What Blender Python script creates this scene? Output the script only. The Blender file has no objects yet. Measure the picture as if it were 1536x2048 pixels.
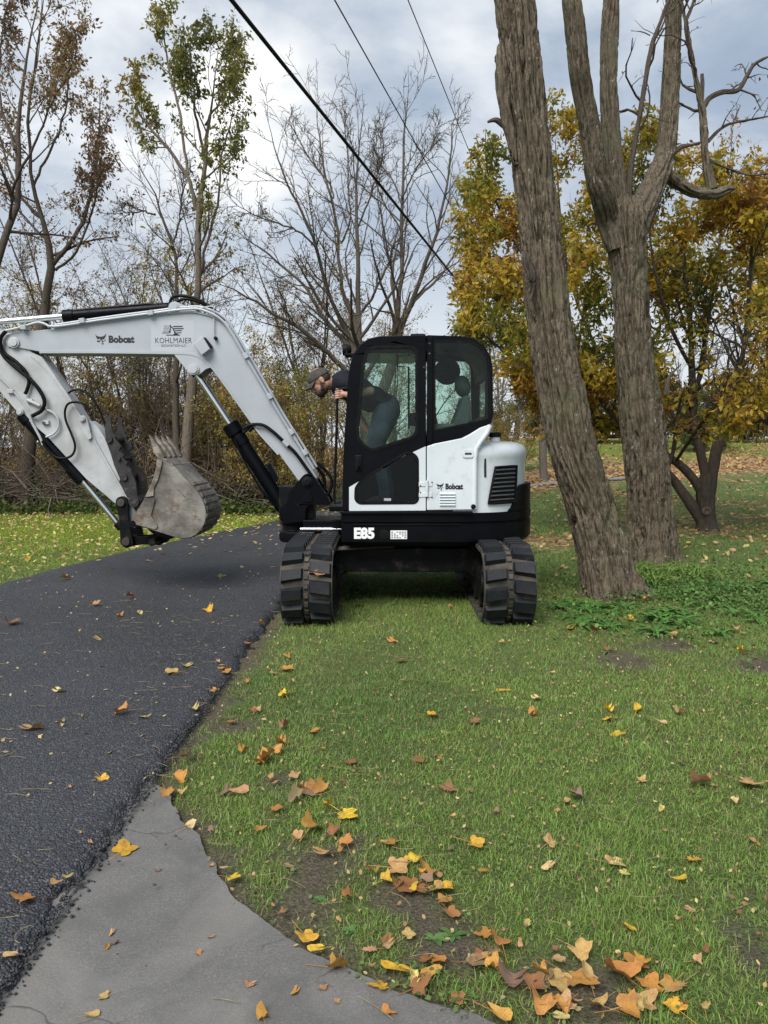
import bpy, math, random
import numpy as np
from mathutils import Vector, Matrix
from mathutils.geometry import tessellate_polygon

SC = bpy.context.scene
COL = SC.collection
rng = np.random.default_rng(7)
random.seed(7)

# ------------------------------------------------------------------ camera
F_PX, CX, CY, HORIZON = 1538.0, 768.0, 1024.0, 894.0      # photograph pixels (1536 x 2048)
CAM_H = 1.5
PITCH = math.atan((CY - HORIZON) / F_PX)
cam_d = bpy.data.cameras.new('camera')
cam_d.sensor_fit = 'HORIZONTAL'
cam_d.sensor_width = 36.0
cam_d.lens = 36.0 * F_PX / 1536.0
cam_d.clip_start = 0.05
cam_d.clip_end = 4000
cam = bpy.data.objects.new('camera', cam_d)
COL.objects.link(cam)
cam.location = (0, 0, CAM_H)
cam.rotation_euler = (math.pi / 2 - PITCH, 0, 0)
SC.camera = cam

# ------------------------------------------------------------------ exposure
SC.view_settings.view_transform = 'Standard'
SC.view_settings.look = 'None'
SC.view_settings.exposure = 1.8
SC.view_settings.gamma = 1.0
SC.view_settings.use_curve_mapping = False
SC.cycles.max_bounces = 6
SC.cycles.diffuse_bounces = 2
SC.cycles.glossy_bounces = 3
SC.cycles.transmission_bounces = 4
SC.cycles.transparent_max_bounces = 10
SC.cycles.caustics_reflective = False
SC.cycles.caustics_refractive = False
try:
    SC.cycles.use_denoising = True
    SC.cycles.denoiser = 'OPENIMAGEDENOISE'
except Exception:
    pass

# ------------------------------------------------------------------ sky and sun
SUN_ELEV, SUN_AZ = math.radians(50), math.radians(207)     # azimuth clockwise from +Y: high behind the camera, a little to its left
sun_dir = Vector((math.sin(SUN_AZ) * math.cos(SUN_ELEV), math.cos(SUN_AZ) * math.cos(SUN_ELEV), math.sin(SUN_ELEV)))
sun_d = bpy.data.lights.new('sun', 'SUN')  # placed behind the camera to brighten facing sides, opposite the bright sky ahead
sun_d.energy = 1.5
sun_d.angle = math.radians(40)
sun_d.color = (1.0, 0.965, 0.92)
sun = bpy.data.objects.new('sun', sun_d)
COL.objects.link(sun)
sun.location = (-6, -10, 20)
sun.rotation_euler = (-sun_dir).to_track_quat('-Z', 'Y').to_euler()

world = bpy.data.worlds.new('World')
SC.world = world
world.use_nodes = True
W = world.node_tree
W.nodes.clear()


class NT:
    """small helper for node trees"""
    def __init__(self, tree):
        self.t = tree

    def n(self, typ, **kw):
        nd = self.t.nodes.new(typ)
        for k, v in kw.items():
            if k.startswith('i_'):
                key = k[2:]
                key = int(key) if key.isdigit() else key
                nd.inputs[key].default_value = v
            else:
                setattr(nd, k, v)
        return nd

    def l(self, a, b):
        self.t.links.new(a, b)

    def math(self, op, a, b=None, clamp=False):
        nd = self.t.nodes.new('ShaderNodeMath')
        nd.operation = op
        nd.use_clamp = clamp
        for i, v in enumerate((a, b)):
            if v is None:
                continue
            if isinstance(v, (int, float)):
                nd.inputs[i].default_value = v
            else:
                self.l(v, nd.inputs[i])
        return nd.outputs[0]

    def ramp(self, fac, stops, interp='LINEAR'):
        nd = self.t.nodes.new('ShaderNodeValToRGB')
        nd.color_ramp.interpolation = interp
        els = nd.color_ramp.elements
        while len(els) < len(stops):
            els.new(0.5)
        for e, (p, c) in zip(els, stops):
            e.position = p
            e.color = (c[0], c[1], c[2], 1) if hasattr(c, '__len__') else (c, c, c, 1)
        if fac is not None:
            self.l(fac, nd.inputs[0])
        return nd.outputs[0]

    def mix(self, fac, a, b, mode='MIX'):
        nd = self.t.nodes.new('ShaderNodeMix')
        nd.data_type = 'RGBA'
        nd.blend_type = mode
        for sock, v in ((nd.inputs[0], fac), (nd.inputs[6], a), (nd.inputs[7], b)):
            if isinstance(v, (int, float)):
                sock.default_value = v
            elif isinstance(v, (tuple, list)):
                sock.default_value = (v[0], v[1], v[2], 1)
            else:
                self.l(v, sock)
        return nd.outputs[2]

    def noise(self, vec, scale, detail=4, rough=0.55, dist=0.0, out=0):
        nd = self.t.nodes.new('ShaderNodeTexNoise')
        nd.inputs['Scale'].default_value = scale
        nd.inputs['Detail'].default_value = detail
        nd.inputs['Roughness'].default_value = rough
        nd.inputs['Distortion'].default_value = dist
        if vec is not None:
            self.l(vec, nd.inputs['Vector'])
        return nd.outputs[out]


w = NT(W)
w_out = w.n('ShaderNodeOutputWorld')
w_bg = w.n('ShaderNodeBackground')
w_bg.inputs['Strength'].default_value = 0.1
w.l(w_bg.outputs[0], w_out.inputs[0])
sky = w.n('ShaderNodeTexSky', sky_type='NISHITA')
sky.sun_disc = False
sky.sun_elevation = SUN_ELEV
sky.sun_rotation = SUN_AZ
sky.air_density = 1.2
sky.dust_density = 2.0
tc = w.n('ShaderNodeTexCoord')
sep = w.n('ShaderNodeSeparateXYZ')
w.l(tc.outputs['Generated'], sep.inputs[0])
zz = w.math('ADD', w.math('MAXIMUM', sep.outputs[2], 0.0), 0.28)
comb = w.n('ShaderNodeCombineXYZ')
w.l(w.math('DIVIDE', sep.outputs[0], zz), comb.inputs[0])
w.l(w.math('DIVIDE', sep.outputs[1], zz), comb.inputs[1])
comb.inputs[2].default_value = 3.7
c_big = w.noise(comb.outputs[0], 1.15, 7, 0.52, 0.5)
c_fine = w.noise(comb.outputs[0], 3.1, 6, 0.55, 0.3)
c_sum = w.math('ADD', w.math('MULTIPLY', c_big, 0.72), w.math('MULTIPLY', c_fine, 0.28))
cloud_col = w.ramp(c_sum, [(0.36, (0.66, 0.92, 1.30)), (0.46, (0.86, 1.12, 1.50)), (0.53, (1.22, 1.46, 1.80)),
                           (0.59, (1.95, 2.12, 2.34)), (0.68, (3.1, 3.15, 3.2))])
# thin bright break in the cloud deck, seen above the bare tree
spot = w.n('ShaderNodeVectorMath', operation='DOT_PRODUCT')
w.l(tc.outputs['Generated'], spot.inputs[0])
_d = Vector(((505 - CX) / F_PX, math.cos(PITCH) + (CY - 262) / F_PX * math.sin(PITCH), -math.sin(PITCH) + (CY - 262) / F_PX * math.cos(PITCH))).normalized()
spot.inputs[1].default_value = _d
sp = w.ramp(spot.outputs['Value'], [(0.975, 0.0), (0.992, 0.22), (0.9995, 0.9)], 'EASE')
sp = w.math('MULTIPLY', sp, w.ramp(c_fine, [(0.3, 0.25), (0.62, 1.0)]))
cloud_col = w.mix(sp, cloud_col, (3.9, 3.85, 3.7))
# the air brightens towards the horizon
hz = w.ramp(sep.outputs[2], [(0.0, 1.0), (0.10, 0.85), (0.36, 0.0)], 'EASE')
cloud_col = w.mix(w.math('MULTIPLY', hz, 0.78), cloud_col, (2.75, 2.8, 2.85))
cover = w.ramp(c_sum, [(0.30, 0.90), (0.52, 0.985)])
w.l(w.mix(cover, sky.outputs[0], cloud_col), w_bg.inputs['Color'])

# ------------------------------------------------------------------ pixel -> place
_F = np.array([0, math.cos(PITCH), -math.sin(PITCH)])
_U = np.array([0, math.sin(PITCH), math.cos(PITCH)])
_R = np.array([1.0, 0, 0])


def ray(u, v):
    return _F + _R * (u - CX) / F_PX + _U * (CY - v) / F_PX


def PT(u, v, Y):
    d = ray(u, v)
    t = Y / d[1]
    return np.array([d[0] * t, Y, CAM_H + d[2] * t])


def GR(u, v, z=0.0):
    d = ray(u, v)
    t = (z - CAM_H) / d[2]
    return np.array([d[0] * t, d[1] * t, z])


# ------------------------------------------------------------------ noise
def _hash(ix, iy, iz):
    n = (ix.astype(np.int64) * 374761393 + iy.astype(np.int64) * 668265263 + iz.astype(np.int64) * 2147483647) & 0xffffffff
    n = ((n ^ (n >> 13)) * 1274126177) & 0xffffffff
    n = ((n ^ (n >> 16)) * 2246822519) & 0xffffffff
    return ((n ^ (n >> 15)) & 0xffffff) / float(0xffffff)


def vnoise(p):
    p = np.asarray(p, float)
    i = np.floor(p)
    f = p - i
    f = f * f * (3 - 2 * f)
    ix, iy, iz = i[..., 0], i[..., 1], i[..., 2]
    r = 0
    for dx in (0, 1):
        wx = f[..., 0] if dx else 1 - f[..., 0]
        for dy in (0, 1):
            wy = f[..., 1] if dy else 1 - f[..., 1]
            for dz in (0, 1):
                wz = f[..., 2] if dz else 1 - f[..., 2]
                r = r + wx * wy * wz * _hash(ix + dx, iy + dy, iz + dz)
    return r


def fbm(p, o=4):
    p = np.asarray(p, float)
    a, s, t = 0.5, 0.0, 0.0
    for k in range(o):
        s = s + a * vnoise(p)
        t += a
        a *= 0.5
        p = p * 2.03 + 17.1
    return s / t


def n2(x, y, s, seed=0.0, o=3):
    x = np.asarray(x, float)
    y = np.asarray(y, float)
    return fbm(np.stack([x * s, y * s, np.full_like(x, seed)], -1), o)


def sstep(a, b, x):
    t = np.clip((np.asarray(x, float) - a) / (b - a), 0, 1)
    return t * t * (3 - 2 * t)


def norm(a):
    return a / np.maximum(np.linalg.norm(a, axis=-1, keepdims=True), 1e-9)


# ------------------------------------------------------------------ mesh helpers
def tag(o, label=None, cat=None, group=None, kind=None):
    if label:
        o['label'] = label
    if cat:
        o['category'] = cat
    if group:
        o['group'] = group
    if kind:
        o['kind'] = kind
    return o


def empty(name, loc=(0, 0, 0)):
    o = bpy.data.objects.new(name, None)
    o.empty_display_size = 0.2
    COL.objects.link(o)
    o.location = loc
    return o


def parent(o, p):
    """child keeps its world place; p is an Empty with a plain location or a mesh with no transform"""
    o.parent = p
    if p is not None and p.type == 'EMPTY':
        o.matrix_parent_inverse = Matrix.Translation(-Vector(p.location))
    return o


def mesh_np(name, verts, faces, mat=None, par=None, smooth=True, col=None, local=False):
    """faces: array (M,3) or (M,4) or a list of such arrays"""
    verts = np.asarray(verts, np.float32)
    fl = faces if isinstance(faces, list) else [faces]
    fl = [np.asarray(f, np.int32) for f in fl if len(f)]
    me = bpy.data.meshes.new(name)
    me.vertices.add(len(verts))
    me.vertices.foreach_set('co', verts.ravel())
    li = np.concatenate([f.ravel() for f in fl])
    tot = np.concatenate([np.full(len(f), f.shape[1], np.int32) for f in fl])
    me.loops.add(len(li))
    me.loops.foreach_set('vertex_index', li)
    me.polygons.add(len(tot))
    st = np.zeros(len(tot), np.int32)
    st[1:] = np.cumsum(tot)[:-1]
    me.polygons.foreach_set('loop_start', st)
    me.polygons.foreach_set('loop_total', tot)
    if smooth:
        me.polygons.foreach_set('use_smooth', np.ones(len(tot), bool))
    if col is not None:
        at = me.color_attributes.new('Col', 'FLOAT_COLOR', 'POINT')
        c4 = np.ones((len(verts), 4), np.float32)
        c4[:, :3] = col
        at.data.foreach_set('color', c4.ravel())
    me.update(calc_edges=True)
    o = bpy.data.objects.new(name, me)
    COL.objects.link(o)
    if mat:
        me.materials.append(mat)
    if par is not None:
        if local:
            o.parent = par
        else:
            parent(o, par)
    return o


class MB:
    def __init__(self):
        self.v, self.f = [], []

    def add(self, vs, fs):
        b = len(self.v)
        self.v.extend([tuple(float(c) for c in q) for q in vs])
        self.f.extend([tuple(b + i for i in q) for q in fs])
        return self

    def box(self, x0, x1, y0, y1, z0, z1):
        vs = [(x, y, z) for x in (x0, x1) for y in (y0, y1) for z in (z0, z1)]
        return self.add(vs, [(0, 1, 3, 2), (4, 6, 7, 5), (0, 4, 5, 1), (2, 3, 7, 6), (0, 2, 6, 4), (1, 5, 7, 3)])

    def prism(self, poly, y0, y1, holes=(), axis='y'):
        """poly: [(x,z)] extruded from y0 to y1 (axis y) or [(x,y)] from z0 to z1 (axis z)"""
        loops = [list(poly)] + [list(h) for h in holes]
        flat = [p for lp in loops for p in lp]
        tris = tessellate_polygon([[Vector((p[0], p[1], 0)) for p in lp] for lp in loops])
        n = len(flat)
        if axis == 'y':
            vs = [(p[0], y0, p[1]) for p in flat] + [(p[0], y1, p[1]) for p in flat]
        else:
            vs = [(p[0], p[1], y0) for p in flat] + [(p[0], p[1], y1) for p in flat]
        fs = []
        sgn = 1 if axis == 'y' else -1
        for t in tris:
            a, b, c = t
            ar = (flat[b][0] - flat[a][0]) * (flat[c][1] - flat[a][1]) - (flat[b][1] - flat[a][1]) * (flat[c][0] - flat[a][0])
            if ar * sgn < 0:
                a, b, c = c, b, a
            fs.append((a, b, c))
            fs.append((n + c, n + b, n + a))
        o = 0
        for li, lp in enumerate(loops):
            m = len(lp)
            area = sum(lp[i][0] * lp[(i + 1) % m][1] - lp[(i + 1) % m][0] * lp[i][1] for i in range(m))
            ccw = (area > 0) ^ (li > 0) ^ (axis == 'z')
            for i in range(m):
                a, b = o + i, o + (i + 1) % m
                q = (a, n + a, n + b, b)
                fs.append(q if ccw else q[::-1])
            o += m
        return self.add(vs, fs)

    def tube(self, pts, r, k=10, caps=True):
        pts = [np.array(p, float) for p in pts]
        rr = [r] * len(pts) if isinstance(r, (int, float)) else list(r)
        P = np.array(pts)
        T = norm(np.gradient(P, axis=0)) if len(P) > 2 else norm(np.repeat((P[1] - P[0])[None], len(P), 0))
        ref = np.array([0.0, 0, 1])
        if abs(T[0] @ ref) > 0.9:
            ref = np.array([0.0, 1, 0])
        u = norm(np.cross(T[0], ref))
        vs, fs = [], []
        for i in range(len(P)):
            u = norm(u - T[i] * (u @ T[i]))
            v = np.cross(T[i], u)
            for j in range(k):
                a = 2 * math.pi * j / k
                vs.append(P[i] + rr[i] * (math.cos(a) * u + math.sin(a) * v))
        for i in range(len(P) - 1):
            for j in range(k):
                a, b = i * k + j, i * k + (j + 1) % k
                fs.append((a, b, b + k, a + k))
        if caps:
            fs.append(tuple(range(k))[::-1])
            fs.append(tuple((len(P) - 1) * k + j for j in range(k)))
        return self.add(vs, fs)

    def cyl(self, p0, p1, r0, r1=None, k=20):
        return self.tube([p0, p1], [r0, r0 if r1 is None else r1], k)

    def lathe(self, prof, c, axis='y', k=24):
        """prof: [(radius, along)], closed with end fans"""
        vs, fs = [], []
        for r, h in prof:
            for j in range(k):
                a = 2 * math.pi * j / k
                x, y = r * math.cos(a), r * math.sin(a)
                if axis == 'y':
                    vs.append((c[0] + x, c[1] + h, c[2] + y))
                elif axis == 'x':
                    vs.append((c[0] + h, c[1] + x, c[2] + y))
                else:
                    vs.append((c[0] + x, c[1] + y, c[2] + h))
        for i in range(len(prof) - 1):
            for j in range(k):
                a, b = i * k + j, i * k + (j + 1) % k
                fs.append((a, b, b + k, a + k))
        fs.append(tuple(range(k))[::-1])
        fs.append(tuple((len(prof) - 1) * k + j for j in range(k)))
        return self.add(vs, fs)

    def ell(self, c, r, rot=None, nu=16, nv=10):
        vs, fs = [], []
        for i in range(nv + 1):
            ph = -math.pi / 2 + math.pi * i / nv
            for j in range(nu):
                a = 2 * math.pi * j / nu
                q = Vector((r[0] * math.cos(ph) * math.cos(a), r[1] * math.cos(ph) * math.sin(a), r[2] * math.sin(ph)))
                if rot is not None:
                    q = rot @ q
                vs.append((c[0] + q.x, c[1] + q.y, c[2] + q.z))
        for i in range(nv):
            for j in range(nu):
                a, b = i * nu + j, i * nu + (j + 1) % nu
                fs.append((a, b, b + nu, a + nu))
        return self.add(vs, fs)

    def build(self, name, mat, par=None, bevel=0.0, seg=2, angle=35, smooth=True):
        me = bpy.data.meshes.new(name)
        me.from_pydata(self.v, [], self.f)
        me.update()
        if smooth:
            me.polygons.foreach_set('use_smooth', np.ones(len(me.polygons), bool))
            me.set_sharp_from_angle(angle=math.radians(angle))
        if mat:
            me.materials.append(mat)
        o = bpy.data.objects.new(name, me)
        COL.objects.link(o)
        if par is not None:
            parent(o, par)
        if bevel:
            m = o.modifiers.new('bevel', 'BEVEL')
            m.width = bevel
            m.segments = seg
            m.limit_method = 'ANGLE'
            m.angle_limit = math.radians(40)
            m.harden_normals = True
        return o


def smooth_path(pts, n):
    """Catmull-Rom resample of a polyline (any dimension) to n points"""
    P = np.array(pts, float)
    if len(P) < 3:
        t = np.linspace(0, 1, n)[:, None]
        return P[0] * (1 - t) + P[-1] * t
    Q = np.vstack([2 * P[0] - P[1], P, 2 * P[-1] - P[-2]])
    dim = min(3, P.shape[1])
    seg = np.linalg.norm(np.diff(P[:, :dim], axis=0), axis=1)
    cum = np.concatenate([[0], np.cumsum(seg)])
    out = []
    for s in np.linspace(0, cum[-1], n):
        i = min(int(np.searchsorted(cum, s, 'right')) - 1, len(P) - 2)
        t = (s - cum[i]) / max(seg[i], 1e-9)
        p0, p1, p2, p3 = Q[i], Q[i + 1], Q[i + 2], Q[i + 3]
        out.append(0.5 * (2 * p1 + (p2 - p0) * t + (2 * p0 - 5 * p1 + 4 * p2 - p3) * t * t + (3 * p1 - p0 - 3 * p2 + p3) * t ** 3))
    return np.array(out)


def fillet(poly, r, seg=4):
    """round the corners of a 2-D polygon; r is one radius or a list"""
    out = []
    n = len(poly)
    rs = r if isinstance(r, (list, tuple)) else [r] * n
    for i in range(n):
        p, a, b = np.array(poly[i], float), np.array(poly[i - 1], float), np.array(poly[(i + 1) % n], float)
        u, v = a - p, b - p
        lu, lv = np.linalg.norm(u), np.linalg.norm(v)
        u, v = u / lu, v / lv
        d = min(rs[i], lu * 0.48, lv * 0.48)
        if d < 1e-4:
            out.append(tuple(p))
            continue
        for k in range(seg + 1):
            t = k / seg
            out.append(tuple((p + u * d) * (1 - t) ** 2 + 2 * p * t * (1 - t) + (p + v * d) * t * t))
    return out


def offset(poly, d):
    """offset a 2-D polygon outward by d"""
    n = len(poly)
    area = sum(poly[i][0] * poly[(i + 1) % n][1] - poly[(i + 1) % n][0] * poly[i][1] for i in range(n))
    s = 1 if area > 0 else -1
    out = []
    for i in range(n):
        p, a, b = np.array(poly[i], float), np.array(poly[i - 1], float), np.array(poly[(i + 1) % n], float)
        e1, e2 = p - a, b - p
        n1 = np.array([e1[1], -e1[0]]) * s / max(np.linalg.norm(e1), 1e-9)
        n2_ = np.array([e2[1], -e2[0]]) * s / max(np.linalg.norm(e2), 1e-9)
        m = n1 + n2_
        m = m / max(np.linalg.norm(m), 1e-6)
        k = d / max(m @ n1, 0.35)
        out.append(tuple(p + m * k))
    return out


# ------------------------------------------------------------------ materials
MATS = {}


def pm(name, c1, c2=None, scale=8.0, rough=0.6, metal=0.0, bump=0.0, bscale=60.0, coat=0.0, lo=0.4, hi=0.62, spec=0.5, stretch=None,
       dirt=None, dirt_scale=5.0, dirt_lo=0.55, dirt_hi=0.7, rvar=0.0):
    m = bpy.data.materials.new(name)
    m.use_nodes = True
    t = NT(m.node_tree)
    b = m.node_tree.nodes['Principled BSDF']
    b.inputs['Roughness'].default_value = rough
    b.inputs['Metallic'].default_value = metal
    b.inputs['Specular IOR Level'].default_value = spec
    if coat:
        b.inputs['Coat Weight'].default_value = coat
        b.inputs['Coat Roughness'].default_value = 0.08
    c = t.n('ShaderNodeTexCoord')
    vec = c.outputs['Object']
    if stretch:
        mp = t.n('ShaderNodeMapping')
        mp.inputs['Scale'].default_value = stretch
        t.l(vec, mp.inputs[0])
        vec = mp.outputs[0]
    if c2 is None:
        c2 = tuple(x * 0.8 for x in c1)
    f = t.noise(vec, scale, 5)
    colr = t.ramp(f, [(lo, c1), (hi, c2)])
    if dirt:
        fd = t.noise(vec, dirt_scale, 8, 0.68, 0.4)
        colr = t.mix(t.ramp(fd, [(dirt_lo, 0.0), (dirt_hi, 1.0)]), colr, dirt)
    t.l(colr, b.inputs['Base Color'])
    if rvar:
        fr = t.noise(vec, scale * 2.3, 6, 0.6)
        t.l(t.ramp(fr, [(0.3, max(0.02, rough - rvar)), (0.7, min(1, rough + rvar))]), b.inputs['Roughness'])
    if bump:
        fb = t.noise(vec, bscale, 6, 0.6)
        bn = t.n('ShaderNodeBump')
        bn.inputs['Strength'].default_value = min(1, bump)
        bn.inputs['Distance'].default_value = 0.01
        t.l(fb, bn.inputs['Height'])
        t.l(bn.outputs[0], b.inputs['Normal'])
    MATS[name] = m
    return m


def leaf_mat(name, trans=0.35, rough=0.6, use_obj=False):
    """colour from the Col attribute (or the object's own colour), a little light through the blade"""
    m = bpy.data.materials.new(name)
    m.use_nodes = True
    t = NT(m.node_tree)
    b = m.node_tree.nodes['Principled BSDF']
    out = m.node_tree.nodes['Material Output']
    if use_obj:
        oi = t.n('ShaderNodeObjectInfo')
        base = oi.outputs['Color']
        tcn = t.n('ShaderNodeTexCoord')
        mpo = t.n('ShaderNodeMapping')
        t.l(tcn.outputs['Object'], mpo.inputs[0])
        t.l(oi.outputs['Location'], mpo.inputs['Location'])
        f0 = t.noise(mpo.outputs[0], 4.5, 5, 0.65)
        base = t.mix(t.ramp(f0, [(0.46, 0.0), (0.66, 0.8)]), base, (0.28, 0.13, 0.045))
        f1 = t.noise(mpo.outputs[0], 24, 5, 0.6)
        base = t.mix(t.ramp(f1, [(0.45, 0.0), (0.72, 0.6)]), base, (0.22, 0.10, 0.035))
        f2 = t.noise(tcn.outputs['Object'], 70, 4)
        base = t.mix(t.ramp(f2, [(0.62, 0.0), (0.75, 0.7)]), base, (0.07, 0.035, 0.018))
    else:
        at = t.n('ShaderNodeAttribute', attribute_name='Col')
        base = at.outputs['Color']
    t.l(base, b.inputs['Base Color'])
    b.inputs['Roughness'].default_value = rough
    b.inputs['Specular IOR Level'].default_value = 0.3
    tr = t.n('ShaderNodeBsdfTranslucent')
    t.l(base, tr.inputs[0])
    mx = t.n('ShaderNodeMixShader')
    mx.inputs[0].default_value = trans
    t.l(b.outputs[0], mx.inputs[1])
    t.l(tr.outputs[0], mx.inputs[2])
    t.l(mx.outputs[0], out.inputs[0])
    MATS[name] = m
    return m


def glass_mat(name, tint, gloss=0.12):
    m = bpy.data.materials.new(name)
    m.use_nodes = True
    t = NT(m.node_tree)
    m.node_tree.nodes.remove(m.node_tree.nodes['Principled BSDF'])
    out = m.node_tree.nodes['Material Output']
    tr = t.n('ShaderNodeBsdfTransparent')
    tr.inputs[0].default_value = (*tint, 1)
    gl = t.n('ShaderNodeBsdfGlossy')
    gl.inputs['Roughness'].default_value = 0.03
    fr = t.n('ShaderNodeFresnel')
    fr.inputs['IOR'].default_value = 1.5
    mx = t.n('ShaderNodeMixShader')
    t.l(t.math('MULTIPLY', fr.outputs[0], gloss / 0.08, True), mx.inputs[0])
    t.l(tr.outputs[0], mx.inputs[1])
    t.l(gl.outputs[0], mx.inputs[2])
    t.l(mx.outputs[0], out.inputs[0])
    MATS[name] = m
    return m


pm('white_paint', (0.57, 0.615, 0.64), (0.53, 0.575, 0.60), 3, 0.32, coat=0.3, dirt=(0.40, 0.39, 0.36), dirt_scale=6, dirt_lo=0.56, dirt_hi=0.80, rvar=0.08)
pm('boom_paint', (0.36, 0.39, 0.415), (0.325, 0.355, 0.38), 2.5, 0.42, coat=0.15, dirt=(0.36, 0.34, 0.30), dirt_scale=16, dirt_lo=0.66, dirt_hi=0.74, rvar=0.1)
pm('arm_paint', (0.42, 0.44, 0.45), (0.33, 0.335, 0.33), 4, 0.5, dirt=(0.27, 0.24, 0.20), dirt_scale=18, dirt_lo=0.62, dirt_hi=0.72, rvar=0.1)
pm('black_paint', (0.0022, 0.0026, 0.004), (0.0035, 0.004, 0.0055), 4, 0.34, dirt=(0.010, 0.0095, 0.0085), dirt_scale=9, dirt_lo=0.64, dirt_hi=0.8, rvar=0.1, spec=0.10)
pm('slat_grey', (0.05, 0.055, 0.06), (0.07, 0.075, 0.08), 20, 0.35)
pm('black_frame', (0.003, 0.0035, 0.0045), (0.007, 0.007, 0.007), 6, 0.5, dirt=(0.06, 0.05, 0.04), dirt_scale=6, dirt_lo=0.54, dirt_hi=0.72, bump=0.1, spec=0.15)
pm('black_plastic', (0.003, 0.003, 0.0037), (0.006, 0.006, 0.0065), 12, 0.55, spec=0.15)
pm('hose_rubber', (0.003, 0.003, 0.0035), (0.007, 0.007, 0.007), 20, 0.5, spec=0.12)
pm('track_rubber', (0.007, 0.009, 0.012), (0.014, 0.015, 0.016), 9, 0.6, bump=0.25, bscale=45, dirt=(0.10, 0.085, 0.065), dirt_scale=7, dirt_lo=0.58, dirt_hi=0.74, spec=0.3)
pm('track_belt', (0.062, 0.052, 0.040), (0.02, 0.019, 0.017), 9, 0.85, bump=0.4, bscale=40)
pm('dirty_steel', (0.075, 0.062, 0.047), (0.028, 0.024, 0.02), 6, 0.75, bump=0.3, bscale=40)
pm('chrome', (0.75, 0.76, 0.78), (0.68, 0.69, 0.7), 10, 0.14, metal=1.0)
pm('bucket_steel', (0.25, 0.235, 0.205), (0.075, 0.068, 0.058), 3.2, 0.6, metal=0.2, bump=0.5, bscale=38, dirt=(0.12, 0.085, 0.052), dirt_scale=6.5, dirt_lo=0.53, dirt_hi=0.64, rvar=0.12)
pm('bucket_wear', (0.27, 0.24, 0.20), (0.10, 0.08, 0.06), 14, 0.6, metal=0.3, bump=0.4, bscale=60, dirt=(0.10, 0.07, 0.05), dirt_scale=12, dirt_lo=0.5, dirt_hi=0.62)
pm('thumb_steel', (0.007, 0.007, 0.008), (0.022, 0.02, 0.018), 12, 0.6, bump=0.3, bscale=60, dirt=(0.10, 0.085, 0.065), dirt_scale=16, dirt_lo=0.58, dirt_hi=0.68)
pm('seat_fabric', (0.07, 0.085, 0.09), (0.1, 0.115, 0.12), 60, 0.9)
pm('decal_black', (0.01, 0.01, 0.016), (0.014, 0.014, 0.02), 20, 0.5)
pm('decal_white', (0.82, 0.82, 0.82), (0.76, 0.76, 0.76), 20, 0.5)
pm('decal_grey', (0.36, 0.38, 0.4), (0.30, 0.32, 0.34), 20, 0.5)
pm('lens', (0.55, 0.58, 0.6), (0.4, 0.42, 0.45), 30, 0.12, coat=0.6)
glass_mat('cab_glass', (0.82, 0.91, 0.87), 0.035)
glass_mat('door_glass', (0.74, 0.82, 0.80), 0.028)
glass_mat('roof_glass', (0.34, 0.48, 0.30), 0.10)
# =================================================================== ground, driveway, old paving
RR_Y = [-3, 1.2, 4.2, 6.4, 9.0, 11.5, 14.0, 16.5, 19.5, 24, 30, 40]
RR_X = [-1.10, -1.04, -1.02, -0.98, -0.92, -0.78, -0.35, 0.35, 1.3, 2.4, 3.2, 3.8]
RL_Y = [-3, 5.0, 7.0, 8.3, 10.9, 13.1, 15.8, 19.0, 24, 30, 40]
RL_X = [-4.9, -4.62, -4.40, -4.15, -3.72, -2.97, -2.05, -1.0, 0.5, 1.6, 2.3]


def road_r(y): return np.interp(y, RR_Y, RR_X)
def road_l(y): return np.interp(y, RL_Y, RL_X)
_yy = np.linspace(-3, 40, 300)
_k = np.ones(25) / 25
def _sm(a): return np.convolve(np.pad(a, 12, mode='edge'), _k, 'valid')
_rr, _rl = _sm(road_r(_yy)), _sm(road_l(_yy))
def road_r(y): return np.interp(y, _yy, _rr)
def road_l(y): return np.interp(y, _yy, _rl)


CONC = [GR(*p)[:2] for p in ((330, 1585), (352, 1612), (385, 1660), (425, 1722), (470, 1790), (530, 1845), (600, 1893), (680, 1935), (770, 1975), (870, 2010), (965, 2050), (1060, 2100))]
CONC = [tuple(p) for p in CONC]
CONC_EDGE = np.array(CONC)
CONC_POLY = np.array(CONC + [(1.0, 1.2), (-1.9, 1.2), (-1.9, 3.2), (-1.2, 3.45)])


def in_poly(x, y, poly):
    x, y = np.asarray(x, float), np.asarray(y, float)
    c = np.zeros(x.shape, bool)
    j = len(poly) - 1
    for i in range(len(poly)):
        xi, yi, xj, yj = poly[i][0], poly[i][1], poly[j][0], poly[j][1]
        t = ((yi > y) != (yj > y)) & (x < (xj - xi) * (y - yi) / ((yj - yi) if yj != yi else 1e-9) + xi)
        c ^= t
        j = i
    return c


def height(x, y):
    x, y = np.asarray(x, float), np.asarray(y, float)
    h = 1.9 * sstep(15, 44, y) * sstep(-1.0, 6.5, x) + 0.5 * sstep(40, 80, y) * sstep(-4, 10, x)
    h = h + 0.25 * sstep(17, 26, y) * sstep(-1, -6, x)
    far = sstep(60, 120, np.hypot(x, y))
    bump = (n2(x, y, 0.35, 3.1) - 0.5) * 0.07 * sstep(6, 12, y) + (n2(x, y, 2.3, 8.2) - 0.5) * 0.022 * (1 - sstep(15, 40, y))
    rd = (x > road_l(y) - 0.3) & (x < road_r(y) + 0.12)
    return h * (1 - 0 * far) + bump * (1 - rd) - 0.004


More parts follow.
